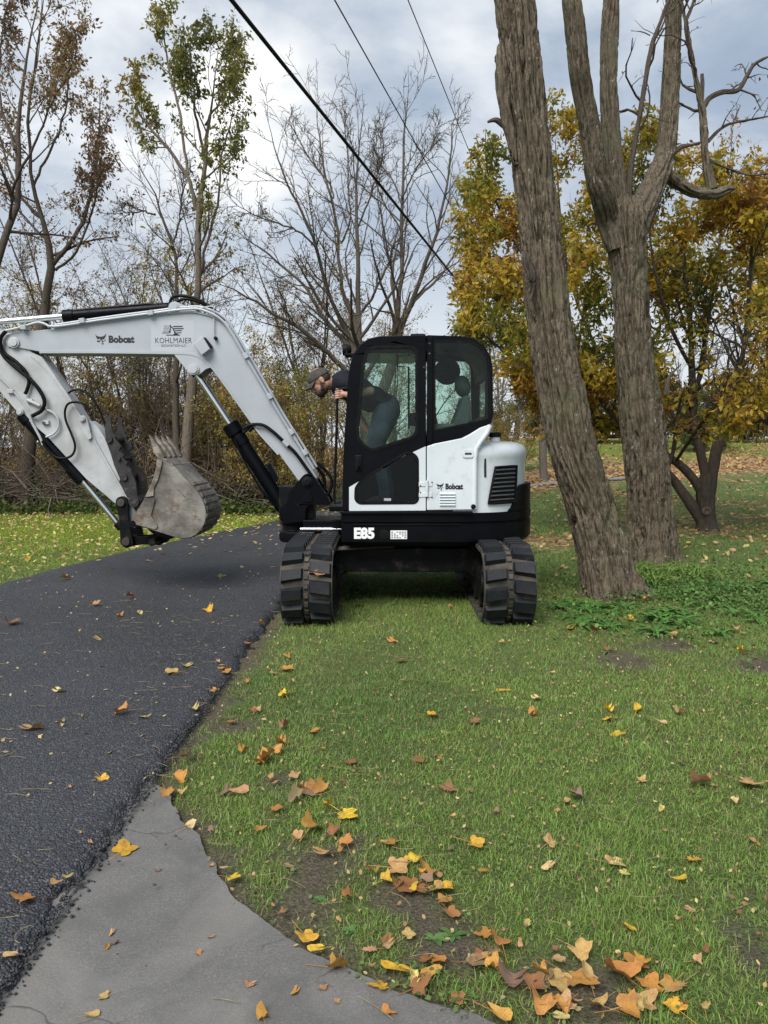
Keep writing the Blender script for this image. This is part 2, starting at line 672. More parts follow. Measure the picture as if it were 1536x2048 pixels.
def dist_conc(x, y):
    """distance to the lawn edge of the old paving"""
    d = np.full(np.shape(x), 9.0)
    for a, b in zip(CONC_EDGE[:-1], CONC_EDGE[1:]):
        ab = b - a
        t = np.clip(((x - a[0]) * ab[0] + (y - a[1]) * ab[1]) / (ab @ ab), 0, 1)
        d = np.minimum(d, np.hypot(x - a[0] - t * ab[0], y - a[1] - t * ab[1]))
    return d


BARE = [(630, 1728, 0.16), (592, 1812, 0.15), (425, 1735, 0.14), (560, 1560, 0.10), (900, 1905, 0.13), (1180, 1985, 0.14), (820, 1800, 0.12), (880, 1870, 0.13),
        (1500, 1900, 0.12), (1250, 1320, 0.22), (1350, 1290, 0.2), (470, 1450, 0.12), (700, 1690, 0.09), (1080, 1975, 0.12), (1520, 1330, 0.2)]
BARE_G = [(GR(u, v)[0], GR(u, v)[1], r) for u, v, r in BARE]


def bare(x, y):
    """0..1: how little grass grows here"""
    x, y = np.asarray(x, float), np.asarray(y, float)
    w_ = n2(x, y, 5.0, 1.7)
    b = np.zeros(np.shape(x))
    for gx, gy, r in BARE_G:
        b = np.maximum(b, 1 - sstep(0.35, 1.25, np.hypot(x - gx, (y - gy) * 0.8) / r + (w_ - 0.5) * 1.2))
    b = np.maximum(b, 1 - sstep(0.0, 0.16, dist_conc(x, y) + (w_ - 0.5) * 0.22))
    e = x - road_r(y)
    b = np.maximum(b, (1 - sstep(0.0, 0.22, e + (w_ - 0.5) * 0.35)) * (e > -0.3))
    b = np.maximum(b, 0.45 * sstep(0.62, 0.76, n2(x, y, 1.6, 5.5)))
    return np.clip(b, 0, 1)


def litter(x, y):
    """0..1: how thickly leaves cover the ground"""
    x, y = np.asarray(x, float), np.asarray(y, float)
    w_ = n2(x, y, 0.5, 11.0) - 0.5
    l = sstep(-0.8, 0.8, y + w_ * 3 - (19.6 + 0.52 * x)) * (1 - sstep(-0.9, 0.9, y + w_ * 3 - (25.0 + 0.38 * x))) * sstep(1.5, 3.5, x)
    l = np.maximum(l, 0.6 * sstep(43, 47, y + w_ * 4))
    l = np.maximum(l, 0.95 * np.exp(-(((x - 5.7) / 1.1) ** 2 + ((y - 13.9) / 0.8) ** 2)))
    l = np.maximum(l, 0.85 * np.exp(-(((x - 2.75) / 1.3) ** 2 + ((y - 12.2) / 1.0) ** 2)))
    l = np.maximum(l, 0.45 * sstep(9, 14, y) * sstep(3.5, 6, x) * sstep(0.42, 0.62, n2(x, y, 0.8, 4.0)))
    l = np.maximum(l, 0.9 * sstep(17.2, 18.6, y + w_ * 2) * sstep(-1.0, -2.5, x))
    return np.clip(l, 0, 1)


def axis_pts(a, b, step, grow, far):
    out = [a]
    s = step
    while out[-1] < b:
        out.append(out[-1] + step)
    while out[-1] < far:
        s *= grow
        out.append(out[-1] + s)
    return np.array(out)


gy = axis_pts(-4.0, 9.0, 0.11, 1.06, 1600)
gxp = axis_pts(0.0, 5.0, 0.12, 1.07, 1600)
gx = np.concatenate([-gxp[:0:-1], gxp])
GX, GY = np.meshgrid(gx, gy)
GZ = height(GX, GY)
GZ = np.where(in_poly(GX, GY, CONC_POLY), -0.03, GZ)
GZ = np.where((GX > road_l(GY) + 0.1) & (GX < road_r(GY) - 0.1) & (GY < 40), GZ - 0.03, GZ)
gv = np.stack([GX, GY, GZ], -1).reshape(-1, 3)
nx_, ny_ = len(gx), len(gy)
ii = (np.arange(ny_ - 1)[:, None] * nx_ + np.arange(nx_ - 1)[None, :]).ravel()
gf = np.stack([ii, ii + 1, ii + nx_ + 1, ii + nx_], -1)
gcol = np.stack([litter(GX, GY).ravel(), bare(GX, GY).ravel(), np.maximum(sstep(8, 14, GY) * sstep(0, -2.5, GX), 0.8 * sstep(27, 31, GY) * sstep(2, 5, GX)).ravel()], -1)


def ground_mat():
    m = bpy.data.materials.new('turf')
    m.use_nodes = True
    t = NT(m.node_tree)
    b = m.node_tree.nodes['Principled BSDF']
    b.inputs['Roughness'].default_value = 0.95
    b.inputs['Specular IOR Level'].default_value = 0.15
    g = t.n('ShaderNodeNewGeometry')
    pos = g.outputs['Position']
    at = t.n('ShaderNodeAttribute', attribute_name='Col')
    sp_ = t.n('ShaderNodeSeparateColor')
    t.l(at.outputs['Color'], sp_.inputs[0])
    nf = t.noise(pos, 90, 5, 0.65)
    nm = t.noise(pos, 9, 5, 0.6)
    nl = t.noise(pos, 0.7, 4, 0.55)
    grass = t.ramp(nf, [(0.30, (0.04, 0.058, 0.018)), (0.5, (0.10, 0.135, 0.042)), (0.72, (0.19, 0.205, 0.085))])
    lush = t.ramp(nf, [(0.30, (0.05, 0.08, 0.010)), (0.5, (0.13, 0.18, 0.020)), (0.72, (0.22, 0.25, 0.05))])
    grass = t.mix(sp_.outputs[2], grass, lush)
    grass = t.mix(t.ramp(nl, [(0.45, 0.0), (0.66, 0.45)]), grass, (0.11, 0.10, 0.04))
    soil = t.ramp(nf, [(0.3, (0.05, 0.04, 0.03)), (0.55, (0.13, 0.105, 0.08)), (0.75, (0.25, 0.21, 0.16))])
    c = t.mix(t.math('MULTIPLY', sp_.outputs[1], t.ramp(nm, [(0.3, 0.75), (0.5, 1.0)])), grass, soil)
    vo = t.n('ShaderNodeTexVoronoi')
    vo.inputs['Scale'].default_value = 9
    t.l(pos, vo.inputs['Vector'])
    hsv = t.n('ShaderNodeSeparateColor')
    t.l(vo.outputs['Color'], hsv.inputs[0])
    lit = t.ramp(hsv.outputs[0], [(0.0, (0.10, 0.05, 0.025)), (0.35, (0.22, 0.12, 0.055)), (0.65, (0.34, 0.21, 0.11)), (1.0, (0.42, 0.31, 0.16))])
    lm = t.math('GREATER_THAN', t.math('ADD', t.math('MULTIPLY', sp_.outputs[0], 1.15), t.math('MULTIPLY', t.math('SUBTRACT', hsv.outputs[1], 0.5), 0.9)), 0.52)
    c = t.mix(lm, c, lit)
    t.l(c, b.inputs['Base Color'])
    bn = t.n('ShaderNodeBump')
    bn.inputs['Strength'].default_value = 0.9
    bn.inputs['Distance'].default_value = 0.03
    t.l(t.math('ADD', nf, t.math('MULTIPLY', vo.outputs['Distance'], 0.3)), bn.inputs['Height'])
    t.l(bn.outputs[0], b.inputs['Normal'])
    return m


ground = mesh_np('ground', gv, gf, ground_mat(), col=gcol)
tag(ground, 'lawn and leaf-strewn ground rising to a low hill', 'ground', kind='structure')


# ---- fresh asphalt drive, laid about 4 cm proud of the ground
def asphalt_mat():
    m = bpy.data.materials.new('asphalt')
    m.use_nodes = True
    t = NT(m.node_tree)
    b = m.node_tree.nodes['Principled BSDF']
    g = t.n('ShaderNodeNewGeometry')
    pos = g.outputs['Position']
    vo = t.n('ShaderNodeTexVoronoi')
    vo.inputs['Scale'].default_value = 125
    t.l(pos, vo.inputs['Vector'])
    v2 = t.n('ShaderNodeTexVoronoi')
    v2.inputs['Scale'].default_value = 60
    t.l(pos, v2.inputs['Vector'])
    sc_ = t.n('ShaderNodeSeparateColor')
    t.l(vo.outputs['Color'], sc_.inputs[0])
    nl = t.noise(pos, 0.8, 5, 0.6)
    nm = t.noise(pos, 14, 5, 0.6)
    c = t.ramp(sc_.outputs[0], [(0.0, (0.012, 0.0125, 0.0145)), (0.55, (0.024, 0.0255, 0.029)), (0.85, (0.048, 0.05, 0.056)), (1.0, (0.12, 0.12, 0.125))])
    c = t.mix(t.ramp(nl, [(0.4, 0.0), (0.65, 0.4)]), c, (0.058, 0.060, 0.068))
    c = t.mix(t.ramp(nm, [(0.5, 0.0), (0.75, 0.25)]), c, (0.012, 0.012, 0.014))
    t.l(c, b.inputs['Base Color'])
    t.l(t.ramp(sc_.outputs[1], [(0.0, 0.42), (1.0, 0.75)]), b.inputs['Roughness'])
    b.inputs['Specular IOR Level'].default_value = 0.45
    bn = t.n('ShaderNodeBump')
    bn.inputs['Strength'].default_value = 0.75
    bn.inputs['Distance'].default_value = 0.012
    h = t.math('ADD', t.math('MULTIPLY', vo.outputs['Distance'], -1.0), t.math('MULTIPLY', v2.outputs['Distance'], -0.8))
    t.l(h, bn.inputs['Height'])
    t.l(bn.outputs[0], b.inputs['Normal'])
    return m


ASPH = asphalt_mat()
ys_ = np.concatenate([np.arange(0.9, 5.0, 0.012), np.arange(5.0, 9.0, 0.03), np.arange(9.0, 40, 0.25)])
# across: left shoulder, body, right shoulder with a crumbling slope
tt = np.concatenate([[-0.006, 0.0], np.linspace(0.01, 0.90, 24), np.linspace(0.92, 1.0, 12)])
e1 = (fbm(np.stack([ys_ * 9, np.zeros_like(ys_), np.zeros_like(ys_)], -1), 4) - 0.5) * 0.10 + (fbm(np.stack([ys_ * 45, np.zeros_like(ys_), np.ones_like(ys_) * 4], -1), 3) - 0.5) * 0.05
e2 = (fbm(np.stack([ys_ * 6, np.zeros_like(ys_), np.ones_like(ys_) * 9], -1), 4) - 0.5) * 0.12
XL, XR = road_l(ys_) + e2, road_r(ys_) + e1
X = XL[:, None] + (XR - XL)[:, None] * tt[None, :]
Yg = np.repeat(ys_[:, None], len(tt), 1)
top_h = 0.045
edge = (XR[:, None] - X)
prof = sstep(-0.005, 0.075, edge) * 0.6 + 0.4 * sstep(-0.002, 0.03, edge)
Zr = height(X, Yg) * 0 + np.where(Yg > 12, height(X, Yg), 0.0) + top_h * prof * sstep(-0.01, 0.06, X - XL[:, None])
near_ = 1 - sstep(3.5, 7.0, Yg)
Zr += (fbm(np.stack([X * 55, Yg * 55, np.zeros_like(X)], -1), 2) - 0.5) * 0.008 * near_ * (edge < 0.30) * (edge > 0.004)
Zr += (n2(X, Yg, 0.9, 2.0) - 0.5) * 0.02
Zr[:, 0] = Zr[:, -1] = -0.04
rn = len(tt)
ii = (np.arange(len(ys_) - 1)[:, None] * rn + np.arange(rn - 1)[None, :]).ravel()
drive = mesh_np('driveway', np.stack([X, Yg, Zr], -1).reshape(-1, 3), np.stack([ii, ii + 1, ii + rn + 1, ii + rn], -1), ASPH)
tag(drive, 'fresh black asphalt driveway curving past the excavator', 'driveway', kind='structure')


# ---- old grey paving in the corner
def paving_mat():
    m = bpy.data.materials.new('old_paving')
    m.use_nodes = True
    t = NT(m.node_tree)
    b = m.node_tree.nodes['Principled BSDF']
    b.inputs['Roughness'].default_value = 0.85
    g = t.n('ShaderNodeNewGeometry')
    pos = g.outputs['Position']
    nf = t.noise(pos, 160, 5, 0.7)
    nm = t.noise(pos, 5, 6, 0.6, 0.4)
    c = t.ramp(nf, [(0.3, (0.084, 0.081, 0.075)), (0.55, (0.135, 0.130, 0.121)), (0.75, (0.225, 0.215, 0.198))])
    c = t.mix(t.ramp(nm, [(0.40, 0.0), (0.66, 0.7)]), c, (0.085, 0.082, 0.075))
    ns = t.noise(pos, 1.7, 6, 0.6, 0.8)
    c = t.mix(t.ramp(ns, [(0.48, 0.0), (0.62, 0.5)]), c, (0.19, 0.182, 0.166))
    vo = t.n('ShaderNodeTexVoronoi')
    vo.feature = 'DISTANCE_TO_EDGE'
    vo.inputs['Scale'].default_value = 1.25
    mp = t.n('ShaderNodeMapping')
    nw = t.n('ShaderNodeTexNoise')
    nw.inputs['Scale'].default_value = 6
    t.l(pos, nw.inputs['Vector'])
    vm = t.n('ShaderNodeVectorMath', operation='MULTIPLY_ADD')
    t.l(nw.outputs['Color'], vm.inputs[0])
    vm.inputs[1].default_value = (0.22, 0.22, 0)
    t.l(pos, vm.inputs[2])
    t.l(vm.outputs[0], vo.inputs['Vector'])
    crack = t.ramp(vo.outputs['Distance'], [(0.0, 1.0), (0.006, 0.0)])
    crack = t.math('MULTIPLY', crack, t.ramp(t.noise(pos, 2.2, 3), [(0.46, 0.0), (0.58, 0.8)]))
    c = t.mix(crack, c, (0.03, 0.028, 0.025))
    t.l(c, b.inputs['Base Color'])
    bn = t.n('ShaderNodeBump')
    bn.inputs['Strength'].default_value = 0.5
    bn.inputs['Distance'].default_value = 0.006
    t.l(t.math('SUBTRACT', nf, t.math('MULTIPLY', crack, 1.5)), bn.inputs['Height'])
    t.l(bn.outputs[0], b.inputs['Normal'])
    return m


ed = smooth_path([(p[0], p[1]) for p in CONC], 260)
sN = np.linspace(0, 1, len(ed))
wob = (fbm(np.stack([sN * 13, sN * 0, sN * 0], -1), 5) - 0.5) * 0.06
Tt = norm(np.gradient(ed, axis=0))
ed = ed + np.stack([Tt[:, 1], -Tt[:, 0]], -1) * wob[:, None]
cp = [tuple(p) for p in ed] + [(1.2, 1.15), (-1.9, 1.15), (-1.9, 3.2), (-1.2, 3.45)]
paving = MB().prism(cp, -0.05, 0.008, axis='z').build('old_paving', paving_mat(), smooth=False)
tag(paving, 'worn grey paving exposed beside the new asphalt', 'paving', kind='structure')
# =================================================================== excavator
def c1(x, y): return (x / 3.2, 560 + y / 3.2)
def c2(x, y): return (400 + x / 4.042, 560 + y / 4.042)
def c3(x, y): return (540 + x / 2.743, 640 + y / 2.743)
def c7(x, y): return (180 + x / 5.12, 820 + y / 5.12)
def c8(x, y): return (530 + x / 8.084, 880 + y / 8.084)
def c9(x, y): return (x / 5.12, 640 + y / 5.12)
def q(uv, Y):
    p = PT(uv[0], uv[1], Y)
    return (p[0], p[2])
def qs(l, Y, f=None): return [q(f(*p) if f else p, Y) for p in l]
def q3(uv, Y): return PT(uv[0], uv[1], Y)


MX, MY = 0.207, 7.90            # swing centre
YS = 6.85                       # cab side
ex = empty('excavator', (MX, MY, 0))
tag(ex, 'white and black compact tracked excavator parked on the grass beside the driveway', 'excavator')


def text_part(name, s, box, Y, mat, par, weight=0.0, spacing=1.0):
    """lettering fitted into a pixel box (u0, v0, u1, v1) on the plane Y"""
    cu = bpy.data.curves.new('t', 'FONT')
    cu.body = s
    cu.size = 1.0
    cu.offset = weight
    cu.space_character = spacing
    cu.resolution_u = 3
    ob = bpy.data.objects.new('t', cu)
    COL.objects.link(ob)
    dg = bpy.context.evaluated_depsgraph_get()
    me = bpy.data.meshes.new_from_object(ob.evaluated_get(dg))
    bpy.data.objects.remove(ob)
    n = len(me.vertices)
    co = np.zeros(n * 3, np.float32)
    me.vertices.foreach_get('co', co)
    co = co.reshape(-1, 3)
    mn, mxx = co.min(0), co.max(0)
    x0, z1 = q((box[0], box[1]), Y)
    x1, z0 = q((box[2], box[3]), Y)
    out = np.zeros_like(co)
    out[:, 0] = x0 + (co[:, 0] - mn[0]) / (mxx[0] - mn[0]) * (x1 - x0)
    out[:, 1] = Y
    out[:, 2] = z0 + (co[:, 1] - mn[1]) / (mxx[1] - mn[1]) * (z1 - z0)
    me.vertices.foreach_set('co', out.ravel())
    me.update()
    me.name = name
    me.materials.clear()
    me.materials.append(mat)
    o = bpy.data.objects.new(name, me)
    COL.objects.link(o)
    parent(o, par)
    return o


def cat_logo(box, Y, mat, par):
    """horned cat-head emblem, as flat patches inside a pixel box"""
    u0, v0, u1, v1 = box
    def f(x, y): return q((u0 + (u1 - u0) * x, v0 + (v1 - v0) * y), Y)
    shapes = [
        [(0.0, 0.05), (0.10, 0.20), (0.28, 0.27), (0.5, 0.29), (0.72, 0.25), (0.88, 0.16), (1.0, 0.0), (0.97, 0.28), (0.86, 0.42), (0.80, 0.55),
         (0.66, 0.50), (0.60, 0.62), (0.48, 0.66), (0.44, 0.50), (0.30, 0.46), (0.26, 0.58), (0.12, 0.44), (0.03, 0.26)],
        [(0.12, 0.60), (0.30, 0.66), (0.40, 0.60), (0.44, 0.76), (0.30, 0.80), (0.14, 0.74)],
        [(0.58, 0.70), (0.66, 0.64), (0.78, 0.66), (0.72, 0.80), (0.60, 0.82)],
        [(0.86, 0.58), (0.98, 0.56), (0.92, 0.68), (0.84, 0.72)],
        [(0.58, 0.90), (0.76, 0.87), (0.78, 0.95), (0.66, 1.0), (0.56, 0.96)]]
    m = MB()
    for s in shapes:
        m.prism([f(*p) for p in s], Y, Y + 0.001)
    return m.build('emblem', mat, par, smooth=False)


# ------------------------------------------------------------------ tracks
TR, TBELT = 0.315, 0.035
TY0, TY1 = 6.26, 9.12                # outer ends of the belt, lugs a little beyond


def track_path(n, inset=0.0):
    r = TR - inset
    ya, yb = TY0 + TR, TY1 - TR
    L = yb - ya
    per = 2 * L + 2 * math.pi * TR
    out = []
    for i in range(n):
        s = per * i / n
        if s < math.pi * TR:                        # front curve, bottom to top
            a = -math.pi / 2 - s / TR
            out.append((ya + r * math.cos(a), TR + r * math.sin(a), a))
        elif s < math.pi * TR + L:
            out.append((ya + (s - math.pi * TR), TR + r, math.pi / 2))
        elif s < 2 * math.pi * TR + L:
            a = math.pi / 2 - (s - math.pi * TR - L) / TR
            out.append((yb + r * math.cos(a), TR + r * math.sin(a), a))
        else:
            out.append((yb - (s - 2 * math.pi * TR - L), TR - r, -math.pi / 2))
    return out


def lug_mesh(name, w, l, h, skew):
    m = MB()
    a = [(-w / 2, -l / 2), (w / 2, -l / 2 + skew), (w / 2, l / 2 + skew * 0.6), (-w / 2, l / 2)]
    b = [(x * 0.86, y * 0.80 + skew * 0.12) for x, y in a]
    vs = [(x, y, -0.01) for x, y in a] + [(x, y, h) for x, y in b]
    m.add(vs, [(4, 5, 6, 7), (0, 1, 5, 4), (1, 2, 6, 5), (2, 3, 7, 6), (3, 0, 4, 7)])
    me = bpy.data.meshes.new(name)
    me.from_pydata(m.v, [], m.f)
    me.update()
    me.materials.append(MATS['track_rubber'])
    return me


LUG_A, LUG_B = lug_mesh('lug', 0.185, 0.112, 0.042, 0.03), lug_mesh('lug', 0.185, 0.112, 0.042, -0.03)
for ti, xc in enumerate((-0.645, 1.046)):
    hw = 0.217
    N = 112
    po, pi_ = track_path(N), track_path(N, TBELT)
    m = MB()
    vs, fs = [], []
    for (y, z, a), (yi, zi, _) in zip(po, pi_):
        vs += [(xc - hw, y, z), (xc + hw, y, z), (xc + hw, yi, zi), (xc - hw, yi, zi)]
    for i in range(N):
        j = (i + 1) % N
        for k in range(4):
            fs.append((i * 4 + k, j * 4 + k, j * 4 + (k + 1) % 4, i * 4 + (k + 1) % 4))
    m.add(vs, [f[::-1] for f in fs])
    trk = m.build('track', MATS['track_belt'], ex, angle=50)
    nl = 42
    for side, me in ((-1, LUG_A), (1, LUG_B)):
        pts = track_path(nl * 2)
        for i in range(nl):
            y, z, a = pts[(2 * i + (side > 0)) % (nl * 2)]
            o = bpy.data.objects.new('lug', me)
            COL.objects.link(o)
            o.parent = trk
            nx = Vector((0, math.cos(a), math.sin(a)))
            tx = Vector((1, 0, 0))
            ty = nx.cross(tx)
            M = Matrix((tx, ty, nx)).transposed().to_4x4()
            M.translation = Vector((xc + side * 0.117, y, z))
            o.matrix_basis = M
    # raised core links down the middle of the belt
    m = MB()
    for (y, z, a) in track_path(84):
        n_, t_ = np.array([0, math.cos(a), math.sin(a)]), np.array([0, -math.sin(a), math.cos(a)])
        c = np.array([xc, y, z])
        vs = []
        for dx in (-0.017, 0.017):
            for dt in (-0.02, 0.02):
                for dn in (-0.008, 0.016):
                    vs.append(c + np.array([dx, 0, 0]) + t_ * dt + n_ * dn)
        m.add(vs, [(0, 1, 3, 2), (4, 6, 7, 5), (0, 4, 5, 1), (2, 3, 7, 6), (0, 2, 6, 4), (1, 5, 7, 3)])
    m.build('core_links', MATS['dirty_steel'], trk, smooth=False)['kind'] = 'stuff'
    # idler, sprocket, rollers and frame inside the belt
    m = MB().lathe([(0.02, -0.17), (0.25, -0.17), (0.27, -0.12), (0.27, 0.12), (0.25, 0.17), (0.02, 0.17)], (xc, TY0 + TR, TR), 'x', 28)
    m.build('idler_wheel', MATS['dirty_steel'], trk)
    s_in = 1 if ti == 0 else -1
    m = MB().lathe([(0.02, 0.0), (0.11, 0.0), (0.11, 0.03), (0.07, 0.045), (0.02, 0.045)], (xc + s_in * 0.172 - (0.0 if s_in > 0 else 0.045), TY0 + TR, TR), 'x', 20)
    m.build('hub', MATS['black_frame'], trk)
    m = MB().lathe([(0.02, -0.15), (0.265, -0.15), (0.265, 0.15), (0.02, 0.15)], (xc, TY1 - TR, TR), 'x', 28)
    m.build('sprocket', MATS['dirty_steel'], trk)
    for k in range(5):
        MB().lathe([(0.02, -0.17), (0.085, -0.17), (0.085, 0.17), (0.02, 0.17)], (xc, TY0 + 0.72 + k * 0.36, 0.125), 'x', 16).build('roller', MATS['dirty_steel'], trk)
    m = MB()
    m.box(xc - 0.13, xc + 0.13, TY0 + 0.5, TY1 - 0.45, 0.16, 0.47)
    xi0, xi1 = (xc + 0.10, xc + 0.20) if ti == 0 else (xc - 0.20, xc - 0.10)
    m.box(xi0, xi1, TY0 + 0.42, TY1 - 0.3, 0.13, 0.40)
    m.build('track_frame', MATS['black_frame'], trk, bevel=0.02)

# ------------------------------------------------------------------ undercarriage
m = MB()
m.prism([(-0.50, 0.20), (-0.36, 0.335), (0.77, 0.335), (0.93, 0.20), (0.93, 0.46), (0.80, 0.56), (-0.38, 0.56), (-0.50, 0.46)], 7.12, 8.72)
m.build('undercarriage_frame', MATS['black_frame'], ex, bevel=0.015)
for a, b in (((-0.42, 7.05, 0.50), (-0.55, 6.95, 0.30)), ((0.84, 7.05, 0.50), (0.97, 6.95, 0.30))):
    pass
m = MB().lathe([(0.02, 0.54), (0.50, 0.54), (0.50, 0.66), (0.44, 0.72), (0.02, 0.72)], (MX, MY, 0), 'z', 36)
m.build('slew_ring', MATS['dirty_steel'], ex)
m = MB()
m.prism([(-0.46, 0.545), (0.10, 0.575), (0.10, 0.60), (-0.46, 0.57)], 7.02, 7.16)
m.build('frame_lip', MATS['dirty_steel'], ex, bevel=0.01)


# ------------------------------------------------------------------ slewing body
def plan(inset=0.0, xf=-0.382, xs=0.52, tail=1.468, halfw=1.05, n=26, e=2.5):
    """outline of the body from above: straight sides, rounded tail"""
    pts = []
    a, b = tail - xs - inset, halfw - inset
    for i in range(n + 1):
        ph = -math.pi / 2 + math.pi * i / n
        cx_, sx_ = abs(math.cos(ph)) ** (2 / e), math.copysign(abs(math.sin(ph)) ** (2 / e), math.sin(ph))
        pts.append((xs + a * cx_, MY + b * sx_))
    pts += [(xf + inset, MY + b), (xf + inset, MY - b)]
    return pts


def zof(v, Y=YS): return PT(768, v, Y)[2]


def loft(layers):
    """layers: [(outline, z)] bottom to top"""
    m = MB()
    n = len(layers[0][0])
    vs, fs = [], []
    for pl, z in layers:
        vs += [(x, y, z) for x, y in pl]
    for i in range(len(layers) - 1):
        for j in range(n):
            a, b = i * n + j, i * n + (j + 1) % n
            fs.append((a, b, b + n, a + n))
    fs.append(tuple(range(n))[::-1])
    fs.append(tuple((len(layers) - 1) * n + j for j in range(n)))
    return m.add(vs, fs)


Z_SK0, Z_SK1 = zof(1094), zof(1024)
zg = zof(1047)
skirt = loft([(plan(0.10), Z_SK0 - 0.01), (plan(0.03), Z_SK0 + 0.012), (plan(0.0), Z_SK0 + 0.045), (plan(0.0), zg - 0.012), (plan(0.012), zg - 0.004),
              (plan(0.012), zg + 0.004), (plan(0.0), zg + 0.012), (plan(0.0), Z_SK1 - 0.02), (plan(0.02), Z_SK1)]).build('skirt', MATS['black_paint'], ex, angle=25)
# counterweight corner rises round the tail, outside the white hood
def arc_band(p0, p1, z0, z1, inset, thick, name, mat, par, zt=None):
    """a curved band following the tail outline between outline indices p0..p1"""
    a, b = plan(inset, n=60), plan(inset + thick, n=60)
    vs, fs = [], []
    idx = list(range(p0, p1 + 1))
    for k, i in enumerate(idx):
        top = z1 if zt is None else zt(k / (len(idx) - 1))
        vs += [(a[i][0], a[i][1], z0), (a[i][0], a[i][1], top), (b[i][0], b[i][1], top), (b[i][0], b[i][1], z0)]
    for k in range(len(idx) - 1):
        for c in range(4):
            fs.append((k * 4 + c, (k + 1) * 4 + c, (k + 1) * 4 + (c + 1) % 4, k * 4 + (c + 1) % 4))
    fs += [(0, 1, 2, 3), tuple(len(vs) - 4 + c for c in (3, 2, 1, 0))]
    return MB().add(vs, fs).build(name, mat, par, bevel=0.006)


Z_CW = zof(972)
arc_band(12, 48, Z_SK1 - 0.012, Z_CW, 0.004, 0.10, 'counterweight', MATS['black_paint'], ex, lambda t: Z_SK1 + (Z_CW - Z_SK1) * float(sstep(0, 0.13, t) * sstep(0, 0.13, 1 - t)))
arc_band(9, 13, Z_SK1 + 0.004, Z_SK1 + 0.15, 0.018, 0.05, 'tail_lamp', MATS['lens'], ex, lambda t: Z_SK1 + 0.03 + 0.17 * t)
text_part('model_number', 'E85', (708, 1055, 749, 1078), MY - 1.05 - 0.004, MATS['decal_white'], skirt, 0.05, 1.0)
m = MB()
p0, p1 = q((781, 1061), MY - 1.054), q((814, 1078), MY - 1.054)
m.box(p0[0], p1[0], MY - 1.054, MY - 1.050, p1[1], p0[1])
stk = m.build('sticker', MATS['decal_white'], skirt)
m = MB()
for r in range(4):
    for c in range(6):
        if (r + c) % 5 == 4:
            continue
        x0 = p0[0] + (0.04 + 0.16 * c) * (p1[0] - p0[0])
        z0 = p1[1] + (0.10 + 0.22 * r) * (p0[1] - p1[1])
        m.box(x0, x0 + 0.115 * (p1[0] - p0[0]), MY - 1.0552, MY - 1.0545, z0, z0 + 0.10 * (p0[1] - p1[1]))
m.build('sticker_print', MATS['decal_black'], skirt, smooth=False)
m = MB()
a, b = q((705, 1051.5), MY - 1.058), q((922, 1049.5), MY - 1.058)
m.box(a[0], b[0], MY - 1.058, MY - 1.045, b[1] - 0.006, b[1] + 0.006)
m.build('rail', MATS['black_paint'], skirt, bevel=0.004)
m = MB()
a, b = q((682, 1024), MY - 1.075), q((946, 1024), MY - 1.075)
m.box(a[0] - 0.01, b[0], MY - 1.075, MY - 0.98, a[1] - 0.02, a[1] + 0.004)
m.build('sill', MATS['black_paint'], skirt, bevel=0.006)
m = MB().lathe([(0.005, 0.0), (0.045, 0.0), (0.045, -0.004), (0.03, -0.006), (0.005, -0.006)], (q((768, 1069), MY - 1.05)[0], MY - 1.05, q((768, 1069), MY - 1.05)[1]), 'y', 20)
m.build('cover_plug', MATS['black_plastic'], skirt)

# engine hood: white, rounded tail
Z_H1 = zof(883, 7.2)
def hp(i): return plan(i, xf=0.72, xs=0.62, tail=1.405, halfw=1.03, n=40, e=2.55)
hood = loft([(hp(0.0), Z_SK1 - 0.01), (hp(0.0), Z_SK1 + 0.05), (hp(0.004), zof(930, 7.0)), (hp(-0.004), zof(915, 7.0)), (hp(-0.012), zof(906, 7.0)), (hp(0.0), zof(896, 7.1)), (hp(0.03), zof(889, 7.1)),
             (hp(0.07), Z_H1 - 0.012), (hp(0.13), Z_H1), (hp(0.3), Z_H1 + 0.006)]).build('engine_hood', MATS['white_paint'], ex, angle=50)
m = MB().lathe([(0.01, 0), (0.05, 0), (0.05, 0.05), (0.01, 0.05)], (q((990, 880), 7.6)[0], 7.6, Z_H1 - 0.0), 'z', 20)
m.build('filler_neck', MATS['white_paint'], hood)
m = MB().lathe([(0.01, 0.045), (0.058, 0.045), (0.058, 0.085), (0.05, 0.092), (0.01, 0.092)], (q((990, 880), 7.6)[0], 7.6, Z_H1), 'z', 20)
m.build('filler_cap', MATS['black_plastic'], hood)

# grille on the curved hood side: ride along the hood outline by arc
def hood_pt(u, v, off=0.0):
    """point of the hood side under a photograph pixel"""
    pl = hp(-off)
    d = ray(u, v)
    best = None
    k = d[0] / d[1]
    for i in range(len(pl) // 2):
        a, b = np.array(pl[i]), np.array(pl[i + 1])
        fa, fb = a[0] - k * a[1], b[0] - k * b[1]
        if fa * fb <= 0 and abs(fa - fb) > 1e-9:
            t = fa / (fa - fb)
            p = a + (b - a) * t
            best = p if best is None or p[1] < best[1] else best
    if best is None:
        best = np.array(pl[len(pl) // 3])
    Y = best[1]
    return np.array([best[0], Y, CAM_H + d[2] * Y / d[1]])


